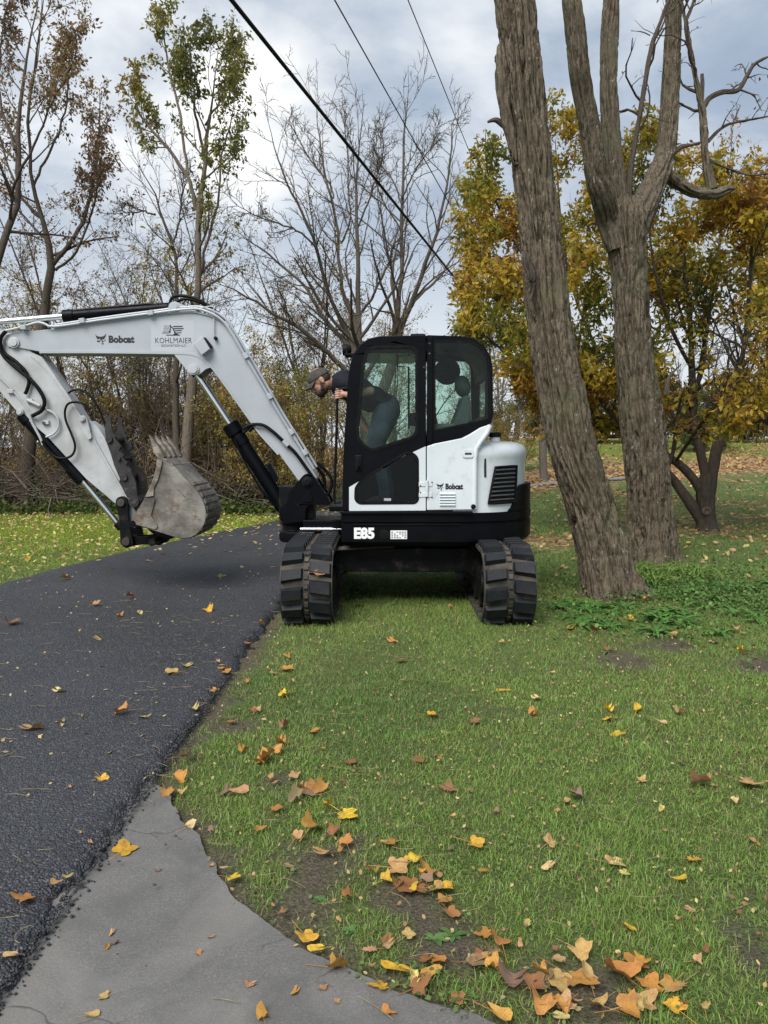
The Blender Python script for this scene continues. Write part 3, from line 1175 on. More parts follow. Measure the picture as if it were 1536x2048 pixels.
def hood_patch(poly_uv, off, name, mat, par, nu=8):
    """thin plate on the hood: quad patch given by its four pixel corners (tl, tr, br, bl)"""
    tl, tr, br, bl = [np.array(p, float) for p in poly_uv]
    m = MB()
    nv = 4
    vs, fs = [], []
    for layer in (off, off - 0.02):
        for j in range(nv + 1):
            for i in range(nu + 1):
                t, s = i / nu, j / nv
                p = (tl * (1 - t) + tr * t) * (1 - s) + (bl * (1 - t) + br * t) * s
                vs.append(hood_pt(p[0], p[1], off) if layer == off else hood_pt(p[0], p[1], off) + np.array([-0.01, 0.02, 0]))
    w1 = nu + 1
    L = w1 * (nv + 1)
    for j in range(nv):
        for i in range(nu):
            a = j * w1 + i
            fs.append((a, a + w1, a + w1 + 1, a + 1))
    rim = [i for i in range(w1)] + [j * w1 + nu for j in range(1, nv + 1)] + [nv * w1 + i for i in range(nu - 1, -1, -1)] + [j * w1 for j in range(nv - 1, 0, -1)]
    for k in range(len(rim)):
        a, b = rim[k], rim[(k + 1) % len(rim)]
        fs.append((a, b, b + L, a + L))
    return m.add(vs, fs).build(name, mat, par, angle=40)


GC = [np.array(p) for p in (c3(1238, 808), c3(1354, 800), c3(1346, 998), c3(1199, 1008))]
grille = hood_patch(GC, 0.006, 'grille', MATS['black_plastic'], ex)
for k in range(8):
    s0 = 0.06 + k * 0.118
    e = []
    for s in (s0, s0 + 0.034):
        l, r = GC[0] * (1 - s) + GC[3] * s, GC[1] * (1 - s) + GC[2] * s
        e.append((l * 0.96 + r * 0.04, l * 0.05 + r * 0.95))
    hood_patch((e[0][0], e[0][1], e[1][1], e[1][0]), 0.022, 'grille_slat', MATS['slat_grey'], grille, 6)
gm = MB()
rimpts = []
for (a, b) in ((0, 1), (1, 2), (2, 3), (3, 0)):
    for t in np.linspace(0, 1, 6)[:-1]:
        p = GC[a] * (1 - t) + GC[b] * t
        rimpts.append(hood_pt(p[0], p[1], 0.012))
gm.tube(rimpts + [rimpts[0], rimpts[1]], 0.012, 6)
gm.build('grille_rim', MATS['black_plastic'], grille)
hood_patch([np.array(c3(1176, 747)), np.array(c3(1186, 746)), np.array(c3(1187, 862)), np.array(c3(1177, 862))], 0.003, 'hood_slot', MATS['decal_black'], hood, 2)

# far half of the body (tank side), behind the cab
m = MB()
m.prism([(-0.30, Z_SK1 - 0.01), (0.70, Z_SK1 - 0.01), (0.70, 1.30), (-0.05, 1.25), (-0.30, 1.12)], 8.25, 8.94)
m.build('tank_cover', MATS['white_paint'], ex, bevel=0.04, seg=3)

# ------------------------------------------------------------------ cab
OUT_L = [(397, 1048), (401, 750), (428, 320), (440, 240), (455, 190), (490, 135), (540, 101), (600, 88), (856, 82)]
OUT_R = [(862, 82), (1050, 88), (1120, 101), (1178, 145), (1212, 200), (1222, 260), (1225, 520), (1215, 567)]
SPLIT = [(1150, 588), (1090, 625), (1050, 645), (900, 675), (862, 689)]
DSPL = [(856, 691), (690, 766), (560, 841), (433, 915)]
WIN1 = [(535, 172), (570, 152), (770, 150), (802, 170), (802, 612), (782, 638), (560, 712), (528, 694), (484, 648), (484, 600), (516, 230)]
WIN2 = [(905, 118), (1090, 116), (1150, 142), (1192, 205), (1200, 270), (1204, 500), (1196, 545), (905, 604)]
WINL = [(472, 918), (500, 884), (735, 737), (775, 728), (808, 756), (810, 985), (795, 1002), (490, 1004), (470, 985)]
YD = YS                                               # outer skin
w1 = fillet(qs(WIN1, YD, c3), [0.05, 0.03, 0.03, 0.05, 0.05, 0.05, 0.04, 0.03, 0.03, 0.02, 0.03], 3)
w2 = fillet(qs(WIN2, YD, c3), [0.012, 0.05, 0.06, 0.05, 0.04, 0.05, 0.02, 0.012], 3)
wl = fillet(qs(WINL, YD, c3), 0.03, 3)

door = MB().prism(qs(OUT_L + DSPL + [(433, 1048)], YD, c3), YD, YD + 0.05, [offset(w1, 0.012)]).build('door', MATS['black_paint'], ex, bevel=0.008)
MB().prism(offset(w1, 0.02), YD - 0.006, YD + 0.03, [offset(w1, -0.008)]).build('window_seal', MATS['hose_rubber'], door, bevel=0.003)
MB().prism(w1, YD + 0.012, YD + 0.017).build('window_pane', MATS['cab_glass'], door, smooth=False)
dp = MB().prism(qs([(434, 917), (560, 843), (690, 768), (854, 693), (854, 1045), (434, 1047)], YD, c3), YD - 0.006, YD + 0.04, [offset(wl, 0.010)]).build('door_panel', MATS['white_paint'], ex, bevel=0.006)
MB().prism(offset(wl, 0.014), YD - 0.010, YD + 0.03, [offset(wl, -0.010)]).build('window_seal', MATS['hose_rubber'], dp, bevel=0.003)
MB().prism(wl, YD + 0.010, YD + 0.015).build('window_pane', MATS['door_glass'], dp, smooth=False)
a, b = q(c3(625, 978), YD + 0.006), q(c3(664, 992), YD + 0.006)
MB().box(a[0], b[0], YD + 0.006, YD + 0.009, b[1], a[1]).build('glass_mark', MATS['decal_grey'], dp, smooth=False)
# white trim line where black meets white, latch, hinges
hs = empty_none = None
for (cx_, cy_) in ((826, 909), (826, 947), (888, 890), (888, 972)):
    p = q(c3(cx_, cy_), YD - 0.006)
    MB().lathe([(0.002, 0), (0.007, 0), (0.007, -0.006), (0.002, -0.009)], (p[0], YD - 0.006, p[1]), 'y', 10).build('bolt', MATS['dirty_steel'], dp)
a, b = q(c3(853, 880), YD), q(c3(868, 968), YD)
MB().cyl((0.5 * (a[0] + b[0]), YD - 0.014, b[1]), (0.5 * (a[0] + b[0]), YD - 0.014, a[1]), 0.014, k=12).build('hinge', MATS['white_paint'], dp)
a, b = q(c3(818, 905), YD), q(c3(890, 915), YD)
for yy in (888, 947):
    a, b = q(c3(816, yy), YD), q(c3(890, yy + 25), YD)
    MB().box(a[0], b[0], YD - 0.012, YD - 0.004, b[1], a[1]).build('hinge_leaf', MATS['white_paint'], dp, bevel=0.003)
a, b = q(c3(465, 740), YD), q(c3(505, 830), YD)
MB().box(a[0], b[0], YD - 0.016, YD + 0.01, b[1], a[1]).build('door_latch', MATS['black_plastic'], door, bevel=0.012)
MB().tube([np.array([a[0] + 0.02, YD - 0.012, a[1] - 0.02]), np.array([a[0] + 0.03, YD - 0.05, a[1] - 0.05]), np.array([a[0] + 0.04, YD - 0.05, b[1] + 0.05]), np.array([a[0] + 0.03, YD - 0.012, b[1] + 0.02])], 0.010, 8).build('door_handle', MATS['black_plastic'], door)

rear = MB().prism(qs(OUT_R + SPLIT, YD, c3), YD + 0.004, YD + 0.05, [offset(w2, 0.010)]).build('rear_quarter', MATS['black_paint'], ex, bevel=0.008)
MB().prism(w2, YD + 0.008, YD + 0.013).build('window_pane', MATS['cab_glass'], rear, smooth=False)
MB().prism(offset(w2, 0.012), YD + 0.001, YD + 0.03, [offset(w2, -0.006)]).build('window_seal', MATS['hose_rubber'], rear, bevel=0.003)
a, b = q(c3(862, 92), YD), q(c3(892, 672), YD)
MB().box(a[0], b[0], YD - 0.012, YD + 0.02, b[1], a[1]).build('pillar_trim', MATS['black_paint'], rear, bevel=0.008)
for cy_ in (130, 185, 260):
    p = q(c3(845 if cy_ == 260 else 875, cy_), YD - 0.012)
    MB().lathe([(0.002, 0), (0.009, 0), (0.009, -0.006), (0.002, -0.01)], (p[0], YD - (0.0 if cy_ == 260 else 0.012), p[1]), 'y', 10).build('bolt', MATS['dirty_steel'], rear)
SIDE = [(860, 693), (900, 679), (1050, 649), (1092, 628), (1152, 591), (1212, 571), (1200, 612), (1166, 662), (1140, 690), (1133, 722), (1133, 1042), (860, 1045)]
sp_ = MB().prism(qs(SIDE, YD, c3), YD - 0.006, YD + 0.06).build('side_panel', MATS['white_paint'], ex, bevel=0.01)
# soft rib where the panel flares to the hood
m = MB()
rb = [(1208, 578), (1190, 620), (1155, 668), (1132, 705), (1124, 760), (1122, 1036)]
m.tube([np.array([q(c3(*p), YD)[0], YD + 0.004, q(c3(*p), YD)[1]]) for p in rb], 0.022, 10)
m.build('panel_rib', MATS['white_paint'], sp_)
for k in range(5):
    a, b = q(c3(930, 947 + k * 15.2), YD), q(c3(1016, 955 + k * 15.2), YD)
    m = MB()
    m.add([(a[0], YD - 0.006, a[1]), (b[0], YD - 0.006, a[1]), (b[0], YD - 0.022, b[1]), (a[0], YD - 0.022, b[1]), (a[0], YD - 0.004, b[1] - 0.004), (b[0], YD - 0.004, b[1] - 0.004)],
          [(3, 2, 1, 0), (4, 5, 2, 3), (0, 4, 3), (1, 2, 5)])
    m.build('louvre', MATS['white_paint'], sp_, smooth=False)
a, b = q(c3(1056, 711), YD), q(c3(1117, 755), YD)
lp = MB().prism(fillet([(a[0], a[1]), (b[0], a[1]), (b[0], b[1]), (a[0], b[1])], 0.025), YD - 0.016, YD).build('latch_plate', MATS['white_paint'], sp_, bevel=0.005)
a, b = q(c3(1068, 728), YD), q(c3(1105, 738), YD)
MB().prism(fillet([(a[0], a[1]), (b[0], a[1]), (b[0], b[1]), (a[0], b[1])], 0.01), YD - 0.019, YD - 0.010).build('latch_slot', MATS['decal_black'], sp_)
p = q(c3(1115, 1023), YD)
MB().lathe([(0.004, 0.0), (0.022, 0.0), (0.022, -0.012), (0.014, -0.018), (0.004, -0.018)], (p[0], YD - 0.006, p[1]), 'y', 16).build('lock', MATS['black_plastic'], sp_)
text_part('maker_lettering', 'Bobcat', (891, 967, 926, 979), YD - 0.008, MATS['decal_black'], sp_, 0.055, 1.02)
cat_logo((873, 965, 887, 981), YD - 0.008, MATS['decal_black'], sp_)

# roof shell and the rest of the cab frame
OUTA = OUT_L[2:] + OUT_R[:-1]
top = qs(OUTA, YD, c3)
ctr = np.array([np.mean([p[0] for p in top]), np.min([p[1] for p in top]) - 0.1])
def shrink(pts, d):
    out = []
    n = len(pts)
    for i in range(n):
        a, b = np.array(pts[max(i - 1, 0)]), np.array(pts[min(i + 1, n - 1)])
        e = b - a
        nn = np.array([e[1], -e[0]]) / np.linalg.norm(e)
        out.append(tuple(np.array(pts[i]) + nn * d))
    return out
YF = 7.86                                            # far side of the cab
roof_in = shrink(top[2:-1], 0.06)
MB().prism(top[2:-1] + roof_in[::-1], YD + 0.05, YF - 0.05).build('cab_roof', MATS['black_paint'], ex, bevel=0.008)
far_out = qs(OUT_L + OUT_R + [(1215, 700), (1130, 1044)], YD, c3)
FWIN = [(505, 236), (1075, 228), (1098, 262), (1105, 560), (1090, 585), (800, 640), (560, 700), (470, 690), (462, 640)]
far_hole = fillet(qs(FWIN, YF, c3), 0.05, 3)
far = MB().prism(far_out, YF - 0.05, YF, [far_hole]).build('far_side_frame', MATS['black_paint'], ex, bevel=0.006)
MB().prism(far_hole, YF - 0.027, YF - 0.022).build('window_pane', MATS['cab_glass'], far, smooth=False)
# rear wall: pillars, sill, window
x_r = q(c3(1222, 400), YD)[0]
zt, zb, zf = q(c3(1222, 262), YD)[1], q(c3(1222, 560), YD)[1], Z_SK1
m = MB()
m.prism(fillet([(YD + 0.05, zb), (YF - 0.05, zb), (YF - 0.05, zt + 0.02), (YD + 0.05, zt + 0.02)], 0.0), 0, 1)
vv = [(x_r - 0.05 + 0.05 * z, x, y) for (x, y, z) in [(p[0], p[1], p[2]) for p in m.v]]
m = MB()
for y0, y1, z0, z1 in ((YD + 0.05, YD + 0.11, zb, zt), (YF - 0.11, YF - 0.05, zb, zt), (YD + 0.11, YF - 0.11, zb, zb + 0.06), (YD + 0.11, YF - 0.11, zt - 0.08, zt)):
    m.box(x_r - 0.055, x_r - 0.003, y0, y1, z0, z1)
m.build('rear_frame', MATS['black_paint'], ex, bevel=0.008)
m = MB()
m.box(x_r - 0.035, x_r - 0.030, YD + 0.11, YF - 0.11, zb + 0.06, zt - 0.08)
m.build('rear_pane', MATS['cab_glass'], ex, smooth=False)
m = MB()
m.box(q(c3(1105, 700), YD)[0], q(c3(1130, 700), YD)[0], YD + 0.06, YF - 0.05, zf, zb + 0.02)
m.build('rear_bulkhead', MATS['black_plastic'], ex, bevel=0.01)
# front: far and near posts run up the sloping windscreen edge; the screen itself is slid up under the roof
fp = qs([(401, 1046), (403, 750), (430, 320), (443, 238)], YD, c3)
m = MB()
for y0, y1 in ((YD + 0.05, YD + 0.10), (YF - 0.10, YF - 0.05)):
    for i in range(3):
        (xa, za), (xb, zb2) = fp[i], fp[i + 1]
        m.add([(xa, y0, za), (xa + 0.06, y0, za), (xb + 0.06, y0, zb2), (xb, y0, zb2), (xa, y1, za), (xa + 0.06, y1, za), (xb + 0.06, y1, zb2), (xb, y1, zb2)],
              [(0, 1, 2, 3), (7, 6, 5, 4), (0, 4, 5, 1), (1, 5, 6, 2), (2, 6, 7, 3), (3, 7, 4, 0)])
m.build('front_posts', MATS['black_paint'], ex)
p = q(c3(404, 745), YD)
MB().box(p[0], p[0] + 0.05, YD + 0.10, YF - 0.10, p[1] - 0.03, p[1] + 0.03).build('front_crossbar', MATS['black_paint'], ex, bevel=0.006)
MB().box(p[0] + 0.015, p[0] + 0.02, YD + 0.10, YF - 0.10, Z_SK1, p[1] - 0.03).build('lower_windscreen', MATS['cab_glass'], ex, smooth=False)
a, b = q(c3(530, 190), 7.3), q(c3(800, 232), 7.3)
m = MB()
za, zb3 = a[1] + 0.02, b[1] + 0.035
m.add([(a[0], YD + 0.10, za - 0.05), (b[0], YD + 0.10, zb3), (b[0], YF - 0.10, zb3), (a[0], YF - 0.10, za - 0.05),
       (a[0], YD + 0.10, za - 0.044), (b[0], YD + 0.10, zb3 + 0.006), (b[0], YF - 0.10, zb3 + 0.006), (a[0], YF - 0.10, za - 0.044)],
      [(0, 1, 2, 3)[::-1], (4, 5, 6, 7), (0, 1, 5, 4), (1, 2, 6, 5), (2, 3, 7, 6), (3, 0, 4, 7)])
m.build('raised_windscreen', MATS['roof_glass'], ex, smooth=False)
# floor, seat, consoles
m = MB().box(fp[0][0] + 0.01, q(c3(1120, 1000), YD)[0], YD + 0.05, YF - 0.05, Z_SK1 - 0.03, Z_SK1 + 0.02)
m.build('cab_floor', MATS['black_plastic'], ex)
SY = 7.34
seat = empty('seat', (q(c3(1040, 700), SY)[0], SY, Z_SK1 + 0.02))
parent(seat, ex)
bpy.context.view_layer.update()
def seat_child(o):
    o.parent = seat
    o.matrix_parent_inverse = seat.matrix_world.inverted()
    return o
m = MB()
p = q(c3(1056, 365), SY)
m.ell((p[0], SY, p[1]), (0.075, 0.135, 0.105), Matrix.Rotation(math.radians(-14), 3, 'Y'), 20, 14)
seat_child(m.build('headrest', MATS['seat_fabric'], None))
bk = [(1062, 412), (1096, 415), (1104, 470), (1098, 600), (1085, 720), (1030, 730), (985, 600), (1010, 560), (1035, 500)]
m = MB().prism(qs(bk, SY - 0.22, c3), SY - 0.22, SY + 0.22)
seat_child(m.build('backrest', MATS['seat_fabric'], None, bevel=0.05, seg=4))
a, b = q(c3(905, 705), SY), q(c3(1060, 760), SY)
m = MB().box(a[0], b[0], SY - 0.24, SY + 0.24, b[1], a[1])
seat_child(m.build('cushion', MATS['seat_fabric'], None, bevel=0.05, seg=4))
m = MB().box(a[0] + 0.05, b[0] + 0.05, SY - 0.2, SY + 0.2, Z_SK1 + 0.02, b[1] + 0.02)
seat_child(m.build('seat_base', MATS['black_plastic'], None, bevel=0.03))
for dy in (-0.33, 0.33):
    a, b = q(c3(880, 575), SY), q(c3(1000, 640), SY)
    m = MB().box(a[0], b[0], SY + dy - 0.07, SY + dy + 0.07, b[1] - 0.15, a[1])
    cs_ = m.build('console', MATS['seat_fabric'], ex, bevel=0.03, seg=3)
    jx, jz = a[0] + 0.04, a[1]
    m = MB().tube([(jx, SY + dy, jz - 0.02), (jx - 0.02, SY + dy, jz + 0.07), (jx - 0.03, SY + dy, jz + 0.10)], [0.012, 0.014, 0.02], 10)
    m.ell((jx - 0.035, SY + dy, jz + 0.13), (0.028, 0.024, 0.045))
    m.build('control_lever', MATS['black_plastic'], cs_)
p = q(c3(972, 283), 7.70)
m = MB().lathe([(0.02, -0.05), (0.10, -0.05), (0.128, -0.03), (0.13, 0.02), (0.10, 0.045), (0.02, 0.05)], (p[0], 7.70, p[1]), 'y', 28)
fan = m.build('cab_fan', MATS['black_plastic'], ex)
m = MB()
for k in range(3):
    m.lathe([(0.035 + k * 0.03, -0.052), (0.04 + k * 0.03, -0.060), (0.046 + k * 0.03, -0.052)], (p[0], 7.70, p[1]), 'y', 24)
m.build('fan_guard', MATS['black_frame'], fan)
MB().cyl((p[0] + 0.02, 7.72, p[1] + 0.10), (p[0] + 0.03, 7.76, p[1] + 0.20), 0.012, k=8).build('fan_stem', MATS['black_plastic'], fan)
# grab rod inside with looped top, small monitor
m = MB()
lp_ = [(700, 190), (700, 255), (760, 258), (762, 600)]
m.tube([PT(*c3(*p_), 7.55) for p_ in lp_], 0.010, 8)
m.tube([PT(*c3(*p_), 7.55) for p_ in ((700, 195), (795, 192), (795, 215), (705, 214))], 0.009, 8)
m.build('interior_rod', MATS['black_plastic'], ex)
a, b = q(c3(768, 508), 7.55), q(c3(800, 620), 7.55)
m = MB().box(a[0], b[0], 7.53, 7.60, a[1] - 0.13, a[1])
mon = m.build('monitor', MATS['black_plastic'], ex, bevel=0.01)
MB().box(a[0] + 0.005, b[0] - 0.005, 7.528, 7.59, b[1], a[1] - 0.135).build('monitor_stand', MATS['decal_grey'], mon, bevel=0.006)
# outside rod that the driver holds, lamp bracket, roof aerial base
m = MB()
rodp = [(426, 376), (392, 376), (376, 386), (370, 430), (362, 700), (352, 985), (362, 1000), (392, 998)]
m.tube(smooth_path([PT(*c3(*p_), 6.98) for p_ in rodp], 40), 0.0125, 10)
m.build('grab_rod', MATS['black_plastic'], ex)
m = MB()
pc = PT(694, 700, 7.2)
m.box(pc[0] - 0.02, pc[0] + 0.10, 7.1, 7.3, pc[2] - 0.06, pc[2] - 0.04)
m.lathe([(0.02, 0.0), (0.05, 0.0), (0.058, 0.03), (0.045, 0.07), (0.02, 0.08)], (pc[0] - 0.04, 7.2, pc[2] + 0.0), 'x', 18)
m.box(pc[0] - 0.01, pc[0] + 0.01, 7.14, 7.26, pc[2] - 0.06, pc[2] + 0.02)
m.build('work_lamp', MATS['black_plastic'], ex, bevel=0.004)
m = MB().box(q((820, 668), 7.3)[0], q((850, 668), 7.3)[0], 7.2, 7.4, q((820, 671), 7.3)[1] - 0.03, q((820, 669), 7.3)[1] - 0.004)
m.build('roof_vent', MATS['black_plastic'], ex, bevel=0.015)
# step and swing rods between body and bracket
m = MB()
a, b = q(c8(655, 1415), 7.55), q(c8(1240, 1470), 7.55)
m.cyl((a[0] - 0.05, 7.55, (a[1] + b[1]) / 2), (b[0] + 0.05, 7.55, (a[1] + b[1]) / 2), 0.019, k=16)
m.build('swing_rod', MATS['chrome'], ex)
m = MB()
a, b = q(c8(640, 1300), 7.8), q(c8(1240, 1400), 7.8)
m.box(a[0], b[0] + 0.1, 7.6, 8.15, b[1] - 0.10, a[1] + 0.02)
a, b = q(c8(1060, 1040), 7.5), q(c8(1240, 1130), 7.5)
m.box(a[0], b[0] + 0.1, 7.3, 8.2, b[1], a[1])
m.build('swing_mount', MATS['black_paint'], ex, bevel=0.01)

# ------------------------------------------------------------------ swing bracket (boom foot)
BYC = 7.93
br = [(640, 545), (740, 545), (800, 600), (960, 840), (1050, 970), (1060, 1060), (720, 1040), (660, 1110), (650, 1290), (600, 1330), (340, 1330), (240, 1230), (225, 1150), (260, 1090), (370, 1000), (380, 850), (560, 640)]
sb = MB().prism(fillet(qs(br, BYC - 0.22, c8), 0.03, 2), BYC - 0.22, BYC - 0.15).build('swing_bracket', MATS['black_paint'], ex, bevel=0.008)
MB().prism(fillet(qs(br, BYC - 0.22, c8), 0.03, 2), BYC + 0.15, BYC + 0.22).build('far_plate', MATS['black_paint'], sb, bevel=0.008)
p0 = q3(c8(495, 1440), BYC)
m = MB().lathe([(0.03, -0.125), (0.155, -0.125), (0.17, -0.10), (0.17, -0.02), (0.14, 0.0), (0.14, 0.05), (0.17, 0.07), (0.17, 0.13), (0.10, 0.14), (0.03, 0.14)], p0, 'z', 28)
m.box(p0[0] - 0.15, p0[0] + 0.2, BYC - 0.15, BYC + 0.15, p0[2] + 0.12, p0[2] + 0.45)
m.build('king_post', MATS['black_frame'], sb, bevel=0.006)
pp = q3(c8(685, 680), BYC - 0.22)
MB().lathe([(0.01, 0.0), (0.055, 0.0), (0.055, -0.012), (0.03, -0.018), (0.03, -0.03), (0.01, -0.03)], (pp[0], BYC - 0.22, pp[2]), 'y', 20).build('boom_pin', MATS['black_frame'], sb)
m = MB().prism(fillet(qs([(660, 800), (720, 800), (760, 900), (770, 1000), (590, 1000), (590, 900)], BYC - 0.225, c8), 0.03), BYC - 0.235, BYC - 0.21)
m.build('gusset', MATS['black_paint'], sb, bevel=0.006)

# ------------------------------------------------------------------ boom
B0, B1 = BYC - 0.13, BYC + 0.13
TOPB = [(10, 683), (14, 670), (28, 663), (75, 660.5), (109, 657), (203, 645), (312, 631), (375, 625), (400, 627), (430, 636), (455, 654), (474, 681), (498, 727), (524, 771), (548, 815), (568, 848), (590, 882), (622, 930), (634, 955), (626, 972), (608, 978)]
BOTB = [(594, 958), (558, 908), (519, 864), (499, 836), (449, 766), (424, 733), (408, 718), (392, 710), (370, 706), (312, 705), (187, 703.5), (80, 703.5), (34, 695), (16, 694)]
boom = MB().prism(qs(TOPB + BOTB, B0), B0, B1).build('boom', MATS['boom_paint'], ex, bevel=0.006)
def band(pts, d0, d1, y0, y1, n=60):
    """strip along a pixel polyline on plane y0, offset d0..d1 sideways (metres)"""
    P = smooth_path(qs(pts, B0), n)
    T = norm(np.gradient(P, axis=0))
    N = np.stack([T[:, 1], -T[:, 0]], -1)
    a, b = P + N * d0, P + N * d1
    return MB().prism([tuple(x) for x in a] + [tuple(x) for x in b[::-1]], y0, y1)
band(BOTB[::-1][2:-1], -0.004, 0.016, B0 - 0.016, B1 + 0.016).build('bottom_flange', MATS['boom_paint'], boom, bevel=0.003)
band(TOPB[4:-4], -0.012, 0.006, B0 - 0.014, B1 + 0.014).build('top_flange', MATS['boom_paint'], boom, bevel=0.003)
# pipes and hoses along the boom
def px_tube(name, pts, Y, r, mat, par, n=40, k=8):
    P = [PT(p[0], p[1], p[2] if len(p) > 2 else Y) for p in pts]
    return MB().tube(smooth_path(P, n), r, k).build(name, mat, par)
px_tube('boom_pipe', [(8, 662), (40, 655), (75, 645), (90, 648), (110, 653), (203, 640), (300, 627), (375, 618), (405, 620), (440, 637), (462, 664), (486, 705), (510, 745), (560, 830), (600, 893), (628, 938)], B0 - 0.03, 0.013, MATS['boom_paint'], boom, 90)
px_tube('boom_pipe', [(110, 650), (203, 636), (300, 623), (375, 614), (410, 616), (447, 634), (470, 664), (494, 704), (518, 744), (566, 827), (606, 890), (634, 934)], B0 + 0.03, 0.013, MATS['boom_paint'], boom, 90)
px_tube('boom_pipe', [(400, 616), (424, 613), (428, 625), (428, 668), (432, 678)], B0 - 0.02, 0.006, MATS['boom_paint'], boom, 30)
for u, v, a in ((48, 655, 0), (165, 642, -8), (302, 626, -8), (492, 712, 62), (540, 793, 60), (583, 864, 58), (610, 905, 58)):
    p = PT(u, v, B0 - 0.03)
    m = MB().box(-0.028, 0.028, -0.03, 0.06, -0.024, 0.024)
    R_ = Matrix.Rotation(math.radians(a), 3, 'Y')
    m.v = [tuple(R_ @ Vector(c) + Vector(p)) for c in m.v]
    m.build('pipe_clamp', MATS['boom_paint'], boom, bevel=0.005)
px_tube('boom_hose', [(486, 858), (500, 850), (525, 850), (548, 865), (570, 886), (590, 905), (612, 935), (640, 975)], B0 - 0.035, 0.017, MATS['hose_rubber'], boom, 50, 10)
px_tube('boom_hose', [(634, 925), (655, 945), (664, 965), (655, 990), (640, 1005)], B0 - 0.0, 0.017, MATS['hose_rubber'], boom, 30, 10)
px_tube('boom_hose', [(630, 930), (645, 950), (650, 975), (642, 1000)], B0 + 0.08, 0.017, MATS['hose_rubber'], boom, 30, 10)
px_tube('hose_fitting', [(566, 882), (576, 892)], B0 - 0.035, 0.024, MATS['boom_paint'], boom, 4, 10)
px_tube('top_hose', [(338, 612), (346, 594), (370, 592), (400, 601), (430, 622), (452, 640)], B0 + 0.06, 0.016, MATS['hose_rubber'], boom, 40)
px_tube('top_hose', [(345, 606), (372, 598), (402, 606), (428, 622), (446, 636)], B0 + 0.14, 0.016, MATS['hose_rubber'], boom, 40)
# clevis for the arm cylinder, pin bosses
m = MB().prism(fillet(qs([(333, 629), (338, 607), (348, 601), (360, 607), (375, 612), (402, 627)], B0), 0.02), B0 + 0.02, B0 + 0.05)
m.prism(fillet(qs([(333, 629), (338, 607), (348, 601), (360, 607), (375, 612), (402, 627)], B0), 0.02), B1 - 0.05, B1 - 0.02)
m.build('clevis', MATS['boom_paint'], boom, bevel=0.005)
def pin(u, v, Y, r, name, mat, par, l=0.03):
    p = PT(u, v, Y)
    return MB().lathe([(r * 0.2, 0.02), (r, 0.02), (r, -l * 0.6), (r * 0.72, -l * 0.62), (r * 0.7, -l), (r * 0.2, -l)], (p[0], Y, p[2]), 'y', 22).build(name, mat, par, angle=30)
pin(348, 614.5, B0 + 0.02, 0.05, 'pin', MATS['boom_paint'], boom)
pin(28.5, 685, B0, 0.055, 'pin', MATS['arm_paint'], boom)
MB().prism(fillet(qs([(347, 707), (372, 738), (386, 751), (400, 749), (412, 738), (424, 735), (405, 712)], B0), 0.025), B0 - 0.012, B0 + 0.03).build('cylinder_lug', MATS['boom_paint'], boom, bevel=0.005)
m = MB().prism(fillet(qs([(347, 707), (372, 738), (386, 751), (400, 749), (412, 738), (424, 735), (405, 712)], B0), 0.025), B1 - 0.03, B1 + 0.012)
m.build('cylinder_lug', MATS['boom_paint'], boom, bevel=0.005)
pin(387.5, 739, B0 - 0.012, 0.055, 'pin', MATS['arm_paint'], boom)
# lamp box on the boom side
bx = [(1062, 245), (1150, 168), (1228, 296), (1142, 362)]
bx = [(180 + x / 5.12, 640 + y / 5.12) for x, y in bx]
m = MB().prism(qs(bx, B0 - 0.09), B0 - 0.09, B0)
lb = m.build('lamp_box', MATS['boom_paint'], boom, bevel=0.006)
e1 = [(180 + x / 5.12, 640 + y / 5.12) for x, y in ((1158, 180), (1180, 178), (1250, 268), (1236, 292))]
MB().prism(qs(e1, B0 - 0.05), B0 - 0.05, B0 - 0.01).build('box_face', MATS['black_plastic'], lb)
pin(432, 677, B0, 0.018, 'fitting', MATS['black_plastic'], boom, 0.05)
# decals on the boom
YB = B0 - 0.0015
text_part('maker_lettering', 'Bobcat', (217, 671, 269, 686), YB, MATS['decal_black'], boom, 0.055, 1.02)
cat_logo((191, 667, 212, 689), YB, MATS['decal_black'], boom)
pm('decal_panel', (0.39, 0.425, 0.455), (0.37, 0.405, 0.435), 3, 0.4)
MB().prism(qs([(302, 641), (388, 641), (388, 702), (302, 702)], B0 - 0.0006), B0 - 0.0006, B0 + 0.001).build('decal_sheet', MATS['decal_panel'], boom, smooth=False)
text_part('owner_lettering', 'KOHLMAIER', (310.5, 675.5, 384, 686.5), YB, MATS['decal_black'], boom, 0.0, 1.06)
text_part('owner_subtitle', 'EXCAVATION LLC', (323, 688.8, 372, 693.6), YB, MATS['decal_black'], boom, 0.012, 1.05)
m = MB()
for a, b in ((312, 321), (374, 383)):
    m.prism(qs([(a, 691), (b, 691), (b, 691.7), (a, 691.7)], YB), YB, YB + 0.001)
m.build('subtitle_rule', MATS['decal_grey'], boom, smooth=False)
m = MB()
def D(x, y): return (180 + x / 5.12, 640 + y / 5.12)
for x0, y0, x1, y1 in ((850, 60, 952, 72), (862, 82, 962, 94), (872, 103, 945, 114), (895, 126, 940, 136), (738, 128, 815, 137), (780, 150, 925, 160)):
    m.prism(qs([D(x0, y0), D(x1, y0), D(x1 - 8, y1), D(x0, y1)], YB), YB, YB + 0.001)
for r in range(5):
    for c in range(5):
        x, y = 760 + c * 13 + (r % 2) * 6 - r * 2, 60 + r * 14
        if x < 816:
            m.prism(qs([D(x - 5, y), D(x, y - 5), D(x + 5, y), D(x, y + 5)], YB), YB, YB + 0.001)
